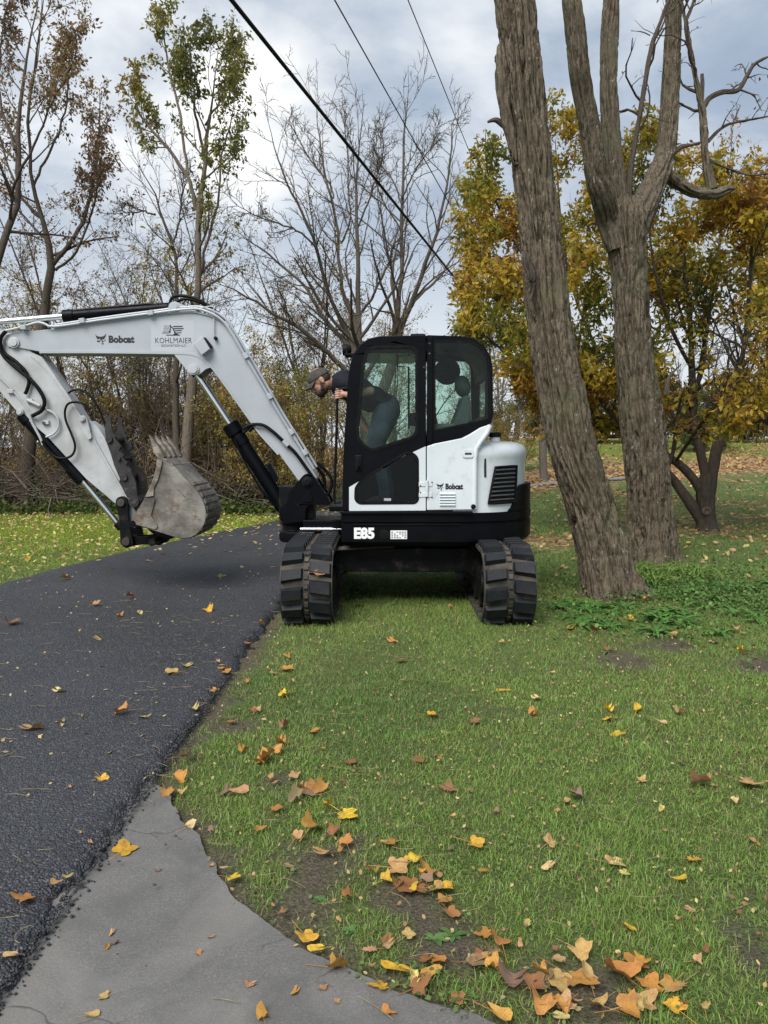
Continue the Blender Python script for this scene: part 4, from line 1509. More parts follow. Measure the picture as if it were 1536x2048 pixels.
for pl in ([(818, 42), (830, 60), (866, 92), (860, 100), (826, 74), (828, 110), (816, 112)], [(806, 112), (826, 112), (824, 134), (810, 132)], [(846, 96), (858, 94), (880, 130), (866, 136)],
           [(862, 128), (892, 128), (896, 142), (906, 146), (904, 158), (856, 158), (852, 146), (864, 142)]):
    m.prism(qs([D(*p) for p in pl], YB), YB, YB + 0.001)
m.build('owner_emblem', MATS['decal_black'], boom, smooth=False)

# ------------------------------------------------------------------ cylinders
def cylinder(name, A, B, C, Y, rb, rr, collars=(), col=None):
    """barrel from A to B, rod from B to C (pixels on plane Y)"""
    a, b, c = PT(*A, Y), PT(*B, Y), PT(*C, Y)
    d = norm(b - a)
    o = MB().cyl(a, b, rb, k=24).build(name, MATS['black_paint'], ex, bevel=0.004)
    for t, r, l in collars:
        p = a + (b - a) * t
        MB().cyl(p - d * l / 2, p + d * l / 2, r, k=24).build('collar', MATS['black_paint'], o, bevel=0.005)
    MB().cyl(b - d * 0.02, c, rr, k=20).build('rod', MATS['chrome'], o)
    MB().cyl(c - d * 0.05, c + d * 0.02, rr * 1.55, k=16).build('rod_eye', MATS['black_frame'], o)
    return o
ac = cylinder('arm_cylinder', (338, 616), (130, 632.5), (-46, 647), BYC, 0.055, 0.030, ((0.96, 0.064, 0.11), (0.75, 0.058, 0.02), (0.10, 0.058, 0.03)))
px_tube('cylinder_pipe', [(318, 611), (300, 608), (260, 611), (180, 618), (140, 622)], BYC - 0.03, 0.012, MATS['black_paint'], ac, 20)
bc = cylinder('boom_cylinder', (577, 1030), (463, 853), (389, 741), BYC, 0.075, 0.034, ((0.97, 0.092, 0.12), (0.84, 0.084, 0.10), (0.12, 0.084, 0.05)))
px_tube('cylinder_pipe', [(470, 880), (490, 925), (520, 975), (548, 1012)], BYC - 0.10, 0.010, MATS['black_paint'], bc, 20)
m = MB().prism(qs(((533, 930), (541, 925), (556, 953), (556, 962), (549, 964)), BYC - 0.03), BYC - 0.06, BYC + 0.03)
m.build('cylinder_bracket', MATS['black_paint'], bc, bevel=0.005)
for o_ in (14, 24):
    px_tube('hose_end', [(474 + o_, 868 - o_ * 0.2), (486 + o_, 856 - o_ * 0.2), (505 + o_ * 0.5, 858)], BYC - 0.05, 0.017, MATS['hose_rubber'], bc, 12)

# ------------------------------------------------------------------ arm
A0, A1 = BYC - 0.11, BYC + 0.11
ARM = [(-80, 655), (-62, 634), (-40, 630), (-14, 650), (12, 668), (28, 664), (48, 676), (62, 704), (84, 714), (137, 791), (162, 832), (187, 874), (250, 986), (272, 1024), (280, 1046), (268, 1056), (256, 1040), (231, 1008), (172, 958), (94, 873), (31, 820), (-2, 781), (-40, 720), (-78, 680)]
arm = MB().prism(qs(ARM, A0), A0, A1).build('arm', MATS['arm_paint'], ex, bevel=0.006)
m = MB()
ln = [(62, 710), (90, 735), (137, 800), (180, 870), (240, 976), (262, 1014)]
P = smooth_path(qs(ln, A0), 30)
T = norm(np.gradient(P, axis=0)); N = np.stack([T[:, 1], -T[:, 0]], -1)
m.prism([tuple(x) for x in P] + [tuple(x) for x in (P + N * 0.012)[::-1]], A0 - 0.006, A0 + 0.01)
m.build('arm_rib', MATS['arm_paint'], arm, bevel=0.002)
px_tube('arm_pipe', [(-4, 752), (20, 775), (45, 805), (62, 828), (72, 840)], A0 - 0.014, 0.009, MATS['arm_paint'], arm, 20)
px_tube('arm_pipe', [(88, 818), (104, 824), (116, 838), (116, 856), (106, 868), (92, 874)], A0 - 0.03, 0.011, MATS['arm_paint'], arm, 24)
px_tube('arm_pipe', [(60, 830), (64, 845), (72, 860), (80, 875), (86, 890)], A0 - 0.03, 0.013, MATS['arm_paint'], arm, 24)
px_tube('arm_pipe', [(55, 800), (68, 806), (80, 812)], A0 - 0.03, 0.017, MATS['arm_paint'], arm, 10)
for u, v in ((22, 783), (60, 802), (93, 845)):
    p = PT(u, v, A0 - 0.01)
    MB().box(p[0] - 0.03, p[0] + 0.03, A0 - 0.03, A0 + 0.01, p[2] - 0.02, p[2] + 0.02).build('pipe_clamp', MATS['arm_paint'], arm, bevel=0.006)
px_tube('arm_hose', [(12, 662), (2, 675), (0, 695), (10, 715), (35, 738), (60, 758), (80, 782), (89, 803), (84, 820), (72, 828), (64, 832)], A0 - 0.05, 0.019, MATS['hose_rubber'], arm, 60, 10)
px_tube('arm_hose', [(10, 664), (0, 680), (8, 705), (30, 722), (50, 742), (58, 762), (54, 780), (50, 788)], A0 - 0.035, 0.018, MATS['hose_rubber'], arm, 60, 10)
px_tube('arm_hose', [(132, 790), (145, 781), (162, 780), (182, 794), (196, 814), (206, 838), (212, 850)], A0 + 0.04, 0.011, MATS['hose_rubber'], arm, 50, 8)
px_tube('arm_hose', [(180, 820), (168, 808), (150, 804), (136, 808), (130, 822), (132, 842), (142, 866), (150, 890), (146, 908), (132, 916), (112, 914), (94, 898), (84, 882)], A0 - 0.05, 0.012, MATS['hose_rubber'], arm, 70, 8)
pin(41, 824, A0 - 0.01, 0.035, 'pin', MATS['arm_paint'], arm)
pin(90, 846, A0 - 0.005, 0.022, 'bracket_bolt', MATS['dirty_steel'], arm)
# thumb mount on the forward edge
m = MB().prism(fillet(qs([(160, 832), (168, 830), (175, 838), (184, 876), (176, 880), (160, 850)], A0 - 0.02), 0.015), A0 - 0.03, A0 + 0.0)
m.build('thumb_bracket', MATS['arm_paint'], arm, bevel=0.004)
pin(165.5, 838, A0 - 0.03, 0.03, 'pin', MATS['arm_paint'], arm)
m = MB().prism(qs([(178, 841), (194, 852), (209, 875), (241, 958), (238, 966), (214, 925), (186, 884)], A0 + 0.02), A0 + 0.02, A1 - 0.02)
m.build('thumb_mount', MATS['arm_paint'], arm, bevel=0.006)
kc = cylinder('bucket_cylinder', (46, 832), (166, 962), (241, 1053), BYC - 0.06, 0.058, 0.030, ((0.90, 0.072, 0.18), (0.04, 0.066, 0.10), (0.55, 0.060, 0.015)))
px_tube('cylinder_pipe', [(80, 882), (110, 912), (140, 945)], BYC - 0.125, 0.011, MATS['black_paint'], kc, 14)

# ------------------------------------------------------------------ bucket
K0, K1 = BYC - 0.36, BYC + 0.34
SIDEB = [(700, 478), (770, 498), (850, 560), (960, 690), (1060, 790), (1130, 885), (1175, 990), (1186, 1090), (1155, 1195), (1095, 1268), (1040, 1300), (960, 1315), (900, 1310), (480, 1180), (440, 1195), (405, 1165), (428, 1120), (560, 900), (600, 820), (655, 690), (682, 590)]
CURVE = SIDEB[1:13]
m = MB()
sd = qs(SIDEB, K0, c7)
m.prism(sd, K0, K0 + 0.022)
m.prism(sd, K1 - 0.022, K1)
cv = smooth_path(qs(CURVE, K0, c7), 40)
T = norm(np.gradient(cv, axis=0)); N = np.stack([T[:, 1], -T[:, 0]], -1)
c_in = cv + N * 0.022
m.prism([tuple(x) for x in cv] + [tuple(x) for x in c_in[::-1]], K0 + 0.001, K1 - 0.001)
# floor plate on to the hinge ears
fl = smooth_path(qs(SIDEB[12:14], K0, c7), 6)
Tn = norm(np.gradient(fl, axis=0)); Nn = np.stack([Tn[:, 1], -Tn[:, 0]], -1)
m.prism([tuple(x) for x in fl] + [tuple(x) for x in (fl + Nn * 0.02)[::-1]], K0 + 0.001, K1 - 0.001)
bucket = m.build('bucket', MATS['bucket_steel'], ex, bevel=0.005)
# wear strips round the back
L_ = np.concatenate([[0], np.cumsum(np.linalg.norm(np.diff(cv, axis=0), axis=1))])
def on_curve(s):
    return np.array([np.interp(s, L_, cv[:, 0]), np.interp(s, L_, cv[:, 1])]), norm(np.array([np.interp(s, L_, N[:, 0]), np.interp(s, L_, N[:, 1])]))
for k in range(11):
    s0 = L_[-1] * (0.30 + 0.064 * k)
    pts, back = [], []
    for s in (s0, s0 + 0.02, s0 + 0.042):
        p, nn = on_curve(s)
        pts.append(tuple(p - nn * 0.012)); back.append(tuple(p + nn * 0.004))
    inset = 0.05 if k < 5 else 0.012
    MB().prism(pts + back[::-1], K0 + inset, K1 - inset).build('wear_strip', MATS['bucket_wear'], bucket, bevel=0.004)
# side cutter along the mouth, hinge-ear reinforcement, lip and teeth
sc_ = [(688, 500), (745, 520), (730, 610), (705, 700), (660, 800), (655, 880), (562, 900), (600, 820), (655, 690), (680, 590)]
MB().prism(qs(sc_, K0, c7), K0 - 0.016, K0 + 0.004).build('side_cutter', MATS['bucket_wear'], bucket, bevel=0.004)
ear = [(560, 903), (672, 905), (628, 1080), (700, 1190), (672, 1222), (480, 1172), (470, 1120)]
MB().prism(fillet(qs(ear, K0, c7), 0.02), K0 - 0.014, K0 + 0.004).build('ear_plate', MATS['bucket_steel'], bucket, bevel=0.004)
wl_ = [(760, 670), (775, 672), (1000, 915), (992, 918)]
MB().prism(qs(wl_, K0, c7), K0 - 0.004, K0 + 0.002).build('weld_seam', MATS['bucket_wear'], bucket)
lip = [(694, 470), (775, 500), (856, 562), (846, 572), (768, 512), (694, 486)]
MB().prism(qs(lip, K0, c7), K0 - 0.004, K1 + 0.004).build('lip', MATS['bucket_wear'], bucket, bevel=0.004)
tip_d = np.array(q(c7(575, 232), K0)) - np.array(q(c7(700, 455), K0))
for k in range(4):
    yc = K0 + 0.05 + k * (K1 - K0 - 0.10) / 3
    b0 = np.array(q(c7(716, 470), K0))
    b1 = np.array(q(c7(768, 520), K0))
    up = norm(b1 - b0)
    n_ = norm(tip_d)
    side = np.array([n_[1], -n_[0]])
    m = MB()
    rings = [(-0.03, 0.046, 0.036), (0.08, 0.046, 0.034), (0.14, 0.036, 0.022), (np.linalg.norm(tip_d) * 0.95, 0.026, 0.005)]
    vs, fs = [], []
    for s, hw, ht in rings:
        c = b0 + n_ * s
        for dy, dh in ((-hw, -ht), (hw, -ht), (hw, ht), (-hw, ht)):
            p = c + side * dh
            vs.append((p[0], yc + dy, p[1]))
    for i in range(3):
        for j in range(4):
            fs.append((i * 4 + j, i * 4 + (j + 1) % 4, i * 4 + 4 + (j + 1) % 4, i * 4 + 4 + j))
    fs += [(0, 1, 2, 3)[::-1], (12, 13, 14, 15)]
    t_ = m.add(vs, fs).build('tooth', MATS['bucket_wear'], bucket, bevel=0.006)
for uv, yy in ((c7(432, 1165), K0), (c7(700, 1330), K0 + 0.2)):
    p = PT(*uv, yy)
    MB().cyl((p[0], K0 - 0.03, p[2]), (p[0], K1 + 0.02, p[2]), 0.035, k=20).build('hinge_pin', MATS['black_frame'], bucket, bevel=0.004)
# bucket ears behind the side plate (links attach to them)
e2 = [(420, 1150), (480, 1140), (900, 1300), (700, 1370), (640, 1350)]
m = MB()
for y0 in (BYC - 0.15, BYC + 0.11):
    m.prism(qs(e2, K0, c7), y0, y0 + 0.04)
m.build('hinge_ear', MATS['black_frame'], bucket, bevel=0.006)
# links
def link(name, A, B, Ys, w0, w1, th):
    a, b = np.array(q(A, Ys[0])), np.array(q(B, Ys[0]))
    d = norm(b - a); n_ = np.array([d[1], -d[0]])
    outl = []
    for t in np.linspace(0, math.pi, 9):
        outl.append(tuple(a - d * math.sin(t) * w0 + n_ * math.cos(t) * w0))
    mid = (a + b) / 2
    wm = min(w0, w1) * 0.72
    outl.append(tuple(mid - n_ * wm))
    for t in np.linspace(0, math.pi, 9):
        outl.append(tuple(b + d * math.sin(t) * w1 - n_ * math.cos(t) * w1))
    outl.append(tuple(mid + n_ * wm))
    o = MB().prism(outl, Ys[0], Ys[0] + th).build(name, MATS['black_frame'], ex, bevel=0.006)
    MB().prism(outl, Ys[1], Ys[1] + th).build('far_plate', MATS['black_frame'], o, bevel=0.006)
    for uv, r in ((A, w0), (B, w1)):
        p = PT(*uv, Ys[0])
        MB().cyl((p[0], Ys[0] - 0.03, p[2]), (p[0], Ys[1] + th + 0.02, p[2]), r * 0.62, k=18).build('link_pin', MATS['dirty_steel'], o, bevel=0.004)
    return o
link('guide_link', (243, 1005), (253, 1083), (BYC - 0.19, BYC + 0.14), 0.062, 0.066, 0.05)
link('bucket_link', (253, 1083), (317, 1080), (BYC - 0.11, BYC + 0.06), 0.055, 0.055, 0.05)
# thumb: two toothed plates joined by bars
TH = [(168, 75), (190, 62), (214, 75), (214, 150), (232, 228), (266, 266), (252, 296), (296, 345), (318, 378), (296, 418), (348, 462), (330, 492), (382, 540), (372, 572), (416, 602), (430, 645), (470, 740), (482, 870), (525, 925), (505, 985), (445, 995), (408, 935), (352, 850), (305, 705), (245, 565), (205, 425), (165, 310), (150, 200)]
th_y = BYC - 0.20
thp = qs(TH, th_y, c7)
thumb = MB().prism(thp, th_y, th_y + 0.035).prism(thp, BYC + 0.14, BYC + 0.175).build('thumb', MATS['thumb_steel'], ex, bevel=0.004)
for cx_, cy_, r in ((455, 940, 0.055), (352, 690, 0.035), (200, 300, 0.035), (300, 500, 0.02)):
    p = PT(*c7(cx_, cy_), th_y)
    MB().cyl((p[0], th_y - 0.025, p[2]), (p[0], BYC + 0.19, p[2]), r, k=18).build('thumb_pin', MATS['thumb_steel'], thumb, bevel=0.004)
# =================================================================== the driver, leaning out through the open front
pm('skin', (0.40, 0.225, 0.165), (0.34, 0.175, 0.125), 14, 0.55, bump=0.1, bscale=120)
pm('shirt', (0.009, 0.010, 0.015), (0.014, 0.015, 0.021), 12, 0.9, bump=0.5, bscale=18, spec=0.2)
pm('jeans', (0.050, 0.070, 0.105), (0.095, 0.115, 0.150), 7, 0.9, bump=0.6, bscale=22, spec=0.2)
pm('cap_cloth', (0.075, 0.068, 0.060), (0.050, 0.046, 0.042), 25, 0.95, bump=0.3, bscale=200, spec=0.15)
pm('hair', (0.030, 0.020, 0.014), (0.055, 0.036, 0.024), 60, 0.85, bump=0.6, bscale=220)
pm('boot', (0.035, 0.022, 0.014), (0.02, 0.014, 0.010), 12, 0.7)
pm('eye', (0.03, 0.02, 0.015), (0.02, 0.015, 0.012), 12, 0.25)

FLOOR = Z_SK1 + 0.02
man = empty('person', (PT(765, 1000, 7.3)[0], 7.3, FLOOR))
tag(man, 'bearded man in cap, black shirt and jeans leaning out of the cab', 'person')
HC = PT(640, 762, 7.22)
HF, HU, HS = np.array([-0.80, 0, -0.60]), np.array([-0.60, 0, 0.80]), np.array([0, 1.0, 0])
HM = Matrix((HF, HS, HU)).transposed()


def hd(f, s, u): return HC + HF * f + HS * s + HU * u
def hell(m, c, r): m.ell(hd(*c), r, HM, 18, 12)


def soften(o, voxel, it=4):
    r = o.modifiers.new('skin', 'REMESH')
    r.mode = 'VOXEL'
    r.voxel_size = voxel
    r.use_smooth_shade = True
    s = o.modifiers.new('smooth', 'SMOOTH')
    s.factor = 0.5
    s.iterations = it
    return o


def limb(m, pts, radii, n=10, k=14):
    P = smooth_path([np.append(p, r) for p, r in zip(pts, radii)], n)
    m.tube(list(P[:, :3]), list(P[:, 3]), k)
    for p in (P[0], P[-1]):
        m.ell(p[:3], (p[3],) * 3, None, 12, 8)


# --- body: head, neck, arms, hands as one skin
m = MB()
hell(m, (-0.012, 0, 0.020), (0.096, 0.074, 0.100))
hell(m, (0.030, 0, -0.048), (0.064, 0.058, 0.078))
hell(m, (0.062, 0, -0.108), (0.026, 0.030, 0.024))
hell(m, (0.074, 0, 0.020), (0.022, 0.050, 0.016))
hell(m, (0.052, 0.036, -0.030), (0.034, 0.022, 0.030))
hell(m, (0.052, -0.036, -0.030), (0.034, 0.022, 0.030))
hell(m, (0.084, 0, -0.082), (0.014, 0.024, 0.011))
m.tube([hd(0.082, 0, 0.012), hd(0.100, 0, -0.018), hd(0.114, 0, -0.046)], [0.009, 0.011, 0.015], 10)
hell(m, (0.100, 0, -0.052), (0.016, 0.018, 0.011))
for s in (-1, 1):
    hell(m, (-0.022, s * 0.076, -0.008), (0.021, 0.010, 0.034))
    hell(m, (-0.018, s * 0.078, -0.030), (0.012, 0.009, 0.012))
neck0 = PT(674, 769, 7.28)
limb(m, [hd(-0.028, 0, -0.045), PT(660, 767, 7.25), neck0], [0.060, 0.060, 0.068], 8)
# near arm: elbow back inside the cab, hand on the rod
rod_at = lambda v: np.array([PT(675.5 - (v - 790) * 0.065, v, 6.98)[0], 6.98, PT(675, v, 6.98)[2]])
palm = rod_at(789) + np.array([0.034, -0.004, 0.004])
elbow = PT(741, 782, 7.005)
limb(m, [PT(712, 770, 7.06), PT(728, 776, 7.01), elbow], [0.052, 0.047, 0.040], 8)
limb(m, [elbow, PT(722, 785, 6.985), PT(703, 789, 6.975), PT(694, 790, 6.975)], [0.039, 0.041, 0.034, 0.029], 10)
m.ell(palm, (0.026, 0.020, 0.042), Matrix.Rotation(math.radians(-6), 3, 'Y'))
limb(m, [PT(696, 790, 6.975), palm + np.array([0.012, 0, 0])], [0.029, 0.026], 5)
for k, (dv, rl) in enumerate(((-7.6, 0.0090), (-3.0, 0.0096), (1.7, 0.0094), (6.0, 0.0082))):
    c = rod_at(790 + dv)
    pts = []
    for a in np.radians([20, -30, -75, -125, -175, -220]):          # from the palm round the front of the rod
        rr = 0.027 if a > -1 else 0.0235
        pts.append(c + np.array([math.cos(a) * rr, math.sin(a) * rr, -0.004 * (a < -1.5)]))
    limb(m, pts, [rl, rl, rl * 0.98, rl * 0.94, rl * 0.88, rl * 0.78], 16, 10)
c = rod_at(781)
limb(m, [palm + np.array([-0.004, 0.012, 0.020]), c + np.array([0.018, 0.020, 0.004]), c + np.array([0.0, 0.025, 0.010]), c + np.array([-0.016, 0.018, 0.014])], [0.014, 0.0115, 0.0105, 0.008], 12, 10)
# far arm: forearm down, hand resting on the knee
limb(m, [PT(704, 786, 7.50), PT(712, 812, 7.52), PT(716, 832, 7.52)], [0.056, 0.050, 0.043], 8)
limb(m, [PT(716, 832, 7.52), PT(724, 845, 7.50), PT(735, 862, 7.48)], [0.043, 0.041, 0.028], 8)
hp_ = PT(741, 869, 7.47)
m.ell(hp_, (0.040, 0.036, 0.018), Matrix.Rotation(math.radians(35), 3, 'Y'))
for k in range(4):
    b_ = hp_ + np.array([0.026, -0.030 + k * 0.020, -0.014])
    l_ = (0.85, 1.0, 0.95, 0.78)[k]
    limb(m, [b_, b_ + np.array([0.026, 0, -0.012]) * l_, b_ + np.array([0.046, 0, -0.030]) * l_, b_ + np.array([0.056, 0, -0.052]) * l_], [0.0092, 0.009, 0.0082, 0.007], 10, 10)
limb(m, [hp_ + np.array([-0.01, -0.03, 0.0]), hp_ + np.array([0.012, -0.052, -0.012]), hp_ + np.array([0.030, -0.058, -0.026])], [0.013, 0.011, 0.008], 8, 10)
body = soften(m.build('body', MATS['skin'], man), 0.0042, 3)

m = MB()
for s in (-1, 1):
    hell(m, (0.080, s * 0.030, 0.000), (0.010, 0.014, 0.007))
m.build('eyes', MATS['eye'], man)
m = MB()
hell(m, (0.042, 0, -0.088), (0.066, 0.062, 0.044))
hell(m, (0.068, 0, -0.112), (0.030, 0.034, 0.026))
hell(m, (0.100, 0, -0.070), (0.012, 0.028, 0.009))
for s in (-1, 1):
    m.tube([hd(0.004, s * 0.066, -0.02), hd(0.010, s * 0.066, -0.05), hd(0.03, s * 0.056, -0.085)], [0.010, 0.014, 0.018], 8)
soften(m.build('beard', MATS['hair'], man), 0.006, 2)
m = MB()
hell(m, (-0.045, 0, 0.006), (0.066, 0.0765, 0.072))
soften(m.build('hair', MATS['hair'], man), 0.008, 2)
# cap: dome, band, curved brim
m = MB()
vs, fs = [], []
nu, nv = 28, 9
for i in range(nv + 1):
    ph = math.pi / 2 * i / nv
    for j in range(nu):
        a = 2 * math.pi * j / nu
        vs.append(hd(-0.012 + 0.112 * math.cos(ph) * math.cos(a), 0.088 * math.cos(ph) * math.sin(a), 0.028 + 0.088 * math.sin(ph) ** 0.9 + 0.012 * math.cos(a) * math.cos(ph)))
for i in range(nv):
    for j in range(nu):
        a, b = i * nu + j, i * nu + (j + 1) % nu
        fs.append((a, b, b + nu, a + nu))
fs.append(tuple(range(nu))[::-1])
cap = m.add(vs, fs).build('cap', MATS['cap_cloth'], man)
m = MB()
vs, fs = [], []
for i in range(9):
    s = -1 + 2 * i / 8
    for j in range(6):
        t = j / 5
        f0 = 0.100 * math.sqrt(max(0.0, 1 - (s * 0.86) ** 2)) - 0.012
        f = f0 - 0.012 + t * (0.088 * (1 - 0.35 * s * s) + 0.012)
        vs.append(hd(f, s * 0.078, 0.034 - 0.022 * s * s * (0.4 + t) - 0.016 * t + 0.004))
n0 = len(vs)
vs += [np.array(v) - HU * 0.004 for v in vs]
for i in range(8):
    for j in range(5):
        a = i * 6 + j
        fs.append((a, a + 1, a + 7, a + 6))
        fs.append((n0 + a, n0 + a + 6, n0 + a + 7, n0 + a + 1))
rim = [j for j in range(6)] + [i * 6 + 5 for i in range(1, 9)] + [48 + j for j in range(4, -1, -1)] + [i * 6 for i in range(7, 0, -1)]
for k in range(len(rim)):
    a, b = rim[k], rim[(k + 1) % len(rim)]
    fs.append((a, n0 + a, n0 + b, b))
m.add(vs, fs).build('brim', MATS['cap_cloth'], cap)
m = MB()
m.ell(hd(-0.012, 0, 0.118), (0.008, 0.008, 0.004), HM, 10, 6)
m.build('cap_button', MATS['cap_cloth'], cap)

# --- shirt and jeans
m = MB()
RT = Matrix.Rotation(math.radians(24), 3, 'Y')
m.ell(PT(673, 764, 7.29), (0.068, 0.090, 0.092), RT)
m.ell(PT(690, 770, 7.30), (0.140, 0.200, 0.140), RT, 22, 14)
m.ell(PT(718, 782, 7.31), (0.155, 0.190, 0.130), RT, 22, 14)
m.ell(PT(748, 796, 7.32), (0.140, 0.172, 0.112), RT, 22, 14)
m.ell(PT(772, 806, 7.33), (0.105, 0.165, 0.092), RT, 22, 14)
m.ell(PT(738, 803, 7.31), (0.12, 0.14, 0.10), RT, 22, 14)
limb(m, [PT(690, 766, 7.15), PT(710, 770, 7.08), PT(731, 776, 7.02)], [0.090, 0.080, 0.062], 8)
limb(m, [PT(698, 776, 7.46), PT(704, 795, 7.50), PT(709, 806, 7.51)], [0.082, 0.074, 0.066], 8)
soften(m.build('shirt', MATS['shirt'], man), 0.012, 3)
m = MB()
m.ell(PT(776, 815, 7.33), (0.115, 0.172, 0.125), None, 20, 14)
for s, yy, du in ((-1, 7.22, 0), (1, 7.45, 5)):
    limb(m, [PT(772 + du, 822, 7.33 + s * 0.075), PT(759 + du, 858, yy), PT(750 + du, 888, yy), PT(758 + du, 925, yy), PT(768 + du, 965, yy), PT(772 + du, 998, yy)],
         [0.118, 0.100, 0.080, 0.072, 0.062, 0.062], 18, 16)
soften(m.build('jeans', MATS['jeans'], man), 0.013, 3)
m = MB()
m.tube([PT(768, 800, 7.33) + np.array([-0.13 * math.sin(0.4), 0.165 * math.cos(a), 0]) + np.array([0.10 * math.sin(a), 0, -0.085 * math.sin(a)]) for a in np.linspace(0, 2 * math.pi, 25)], 0.014, 8, False)
m.build('belt', MATS['boot'], man)
for yy, du in ((7.22, 0), (7.45, 5)):
    m = MB()
    p = PT(772 + du, 1000, yy)
    m.ell((p[0] - 0.02, yy, FLOOR + 0.07), (0.06, 0.048, 0.07))
    m.ell((p[0] - 0.09, yy, FLOOR + 0.042), (0.11, 0.046, 0.044))
    soften(m.build('boot', MATS['boot'], man), 0.010, 2)
# =================================================================== trees
trng = np.random.default_rng(21)


def tubes(P, R, k):
    """vectorised tapered tubes: P (B,n,3), R (B,n)"""
    B, n, _ = P.shape
    T = norm(np.gradient(P, axis=1))
    ref = np.where(np.abs(T[:, :1, 2:3]) > 0.85, np.array([1.0, 0, 0]), np.array([0, 0, 1.0]))
    u = norm(np.cross(T, np.broadcast_to(ref, T.shape)))
    v = np.cross(T, u)
    a = np.arange(k) * 2 * np.pi / k
    ring = np.cos(a)[None, None, :, None] * u[:, :, None, :] + np.sin(a)[None, None, :, None] * v[:, :, None, :]
    V = P[:, :, None, :] + R[:, :, None, None] * ring
    b = np.arange(B)[:, None, None] * n * k
    i = np.arange(n - 1)[None, :, None] * k
    j = np.arange(k)[None, None, :]
    j2 = (j + 1) % k
    f = np.stack([b + i + j, b + i + j2, b + i + k + j2, b + i + k + j], -1).reshape(-1, 4)
    return V.reshape(-1, 3), f


def spawn(P, R, m, t0, t1, ang, angv, lenf, npt, wig, up, rf=0.6, rmin=0.004, lmin=0.0, lmax=99, g=trng, flat=None):
    B, n, _ = P.shape
    L = np.linalg.norm(np.diff(P, axis=1), axis=2).sum(1)
    Pp, Rp, Lp = np.repeat(P, m, 0), np.repeat(R, m, 0), np.repeat(L, m)
    N = B * m
    t = t0 + (t1 - t0) * (np.tile(np.arange(m), B) + g.random(N)) / m
    x = t * (n - 1)
    i = np.clip(x.astype(int), 0, n - 2)
    f = (x - i)[:, None]
    ar = np.arange(N)
    pos = Pp[ar, i] * (1 - f) + Pp[ar, i + 1] * f
    rad = Rp[ar, i] * (1 - f[:, 0]) + Rp[ar, i + 1] * f[:, 0]
    tan = norm(Pp[ar, i + 1] - Pp[ar, i])
    perp = norm(np.cross(tan, g.normal(size=(N, 3))))
    if flat is not None:
        perp = norm(perp * np.array(flat))
    a = np.radians(ang + angv * g.normal(size=N))[:, None]
    d = norm(np.cos(a) * tan + np.sin(a) * perp)
    ln = np.clip(lenf * Lp * (1 - 0.55 * t) * g.uniform(0.65, 1.25, N), lmin, lmax)
    r0 = np.maximum(np.minimum(rad * rf, ln * 0.03 + 0.004), rmin)
    pts = np.zeros((N, npt, 3))
    pts[:, 0] = pos
    st = (ln / (npt - 1))[:, None]
    for k in range(1, npt):
        d = norm(d + wig * g.normal(size=(N, 3)) + np.array([0, 0, up]))
        pts[:, k] = pts[:, k - 1] + d * st
    rr = r0[:, None] * np.linspace(1, 0.3, npt)[None, :]
    return pts, np.maximum(rr, rmin * 0.7)


def leaves(P, per, size, sv, width, droop, pal, pw, spread=0.03, t0=0.1, g=trng, patch=0.6, pseed=0.0, fold=0.14, clump=0.0):
    """folded two-triangle leaves scattered along twigs; colours drift from patch to patch"""
    B, n, _ = P.shape
    N = B * per
    if clump > 0:
        keep = (g.random(B) > clump)
        P = P[keep]
        B = len(P)
        N = B * per
    Pp = np.repeat(P, per, 0)
    t = t0 + (1 - t0) * g.random(N) ** 0.8
    x = t * (n - 1)
    i = np.clip(x.astype(int), 0, n - 2)
    f = (x - i)[:, None]
    ar = np.arange(N)
    pos = Pp[ar, i] * (1 - f) + Pp[ar, i + 1] * f + g.normal(size=(N, 3)) * spread
    tan = norm(Pp[ar, i + 1] - Pp[ar, i])
    d = norm(tan * 0.4 + g.normal(size=(N, 3)) * 0.55 + np.array([0, 0, -droop]))
    nrm = norm(np.cross(d, g.normal(size=(N, 3))))
    s = np.cross(d, nrm)
    ln = (size * np.clip(1 + sv * g.normal(size=N), 0.45, 1.8))[:, None]
    w_ = ln * width * 0.5
    base = pos
    V = np.stack([base, base + d * ln * 0.45 + s * w_ + nrm * ln * fold, base + d * ln + nrm * ln * 0.04, base + d * ln * 0.45 - s * w_ + nrm * ln * fold], 1)
    b = np.arange(N) * 4
    F = np.concatenate([np.stack([b, b + 1, b + 2], -1), np.stack([b, b + 2, b + 3], -1)])
    pal = np.array(pal, float)
    cum = np.cumsum(pw) / np.sum(pw)
    key = np.clip((vnoise(pos * patch + pseed) - 0.5) * 1.5 + 0.5 + 0.20 * g.normal(size=N), 0, 0.999)
    idx = np.searchsorted(cum, key)
    C = pal[np.clip(idx, 0, len(pal) - 1)] * g.uniform(0.72, 1.25, (N, 1))
    return V.reshape(-1, 3), F, np.repeat(C, 4, 0)


class Geo:
    def __init__(self):
        self.v, self.f, self.c, self.n = [], [], [], 0

    def add(self, v, f, c=None):
        self.v.append(v)
        self.f.append(f + self.n)
        self.n += len(v)
        if c is not None:
            self.c.append(c)

    def build(self, name, mat, par, local=False, smooth=True):
        if not self.v:
            return None
        fl = {}
        for f in self.f:
            fl.setdefault(f.shape[1], []).append(f)
        return mesh_np(name, np.concatenate(self.v), [np.concatenate(a) for a in fl.values()], mat, par, smooth, np.concatenate(self.c) if self.c else None, local)


def stem3d(path, Y, n=14, scale=1.0):
    """path of (u, v, width_px, dy): a limb as 3-D points and radii"""
    S = np.array([(*PT(p[0], p[1], Y + (p[3] if len(p) > 3 else 0.0)), p[2] * (Y + (p[3] if len(p) > 3 else 0)) / F_PX / 2) for p in path])
    Q = smooth_path(S, n)
    return Q[:, :3], np.maximum(Q[:, 3], 0.003)


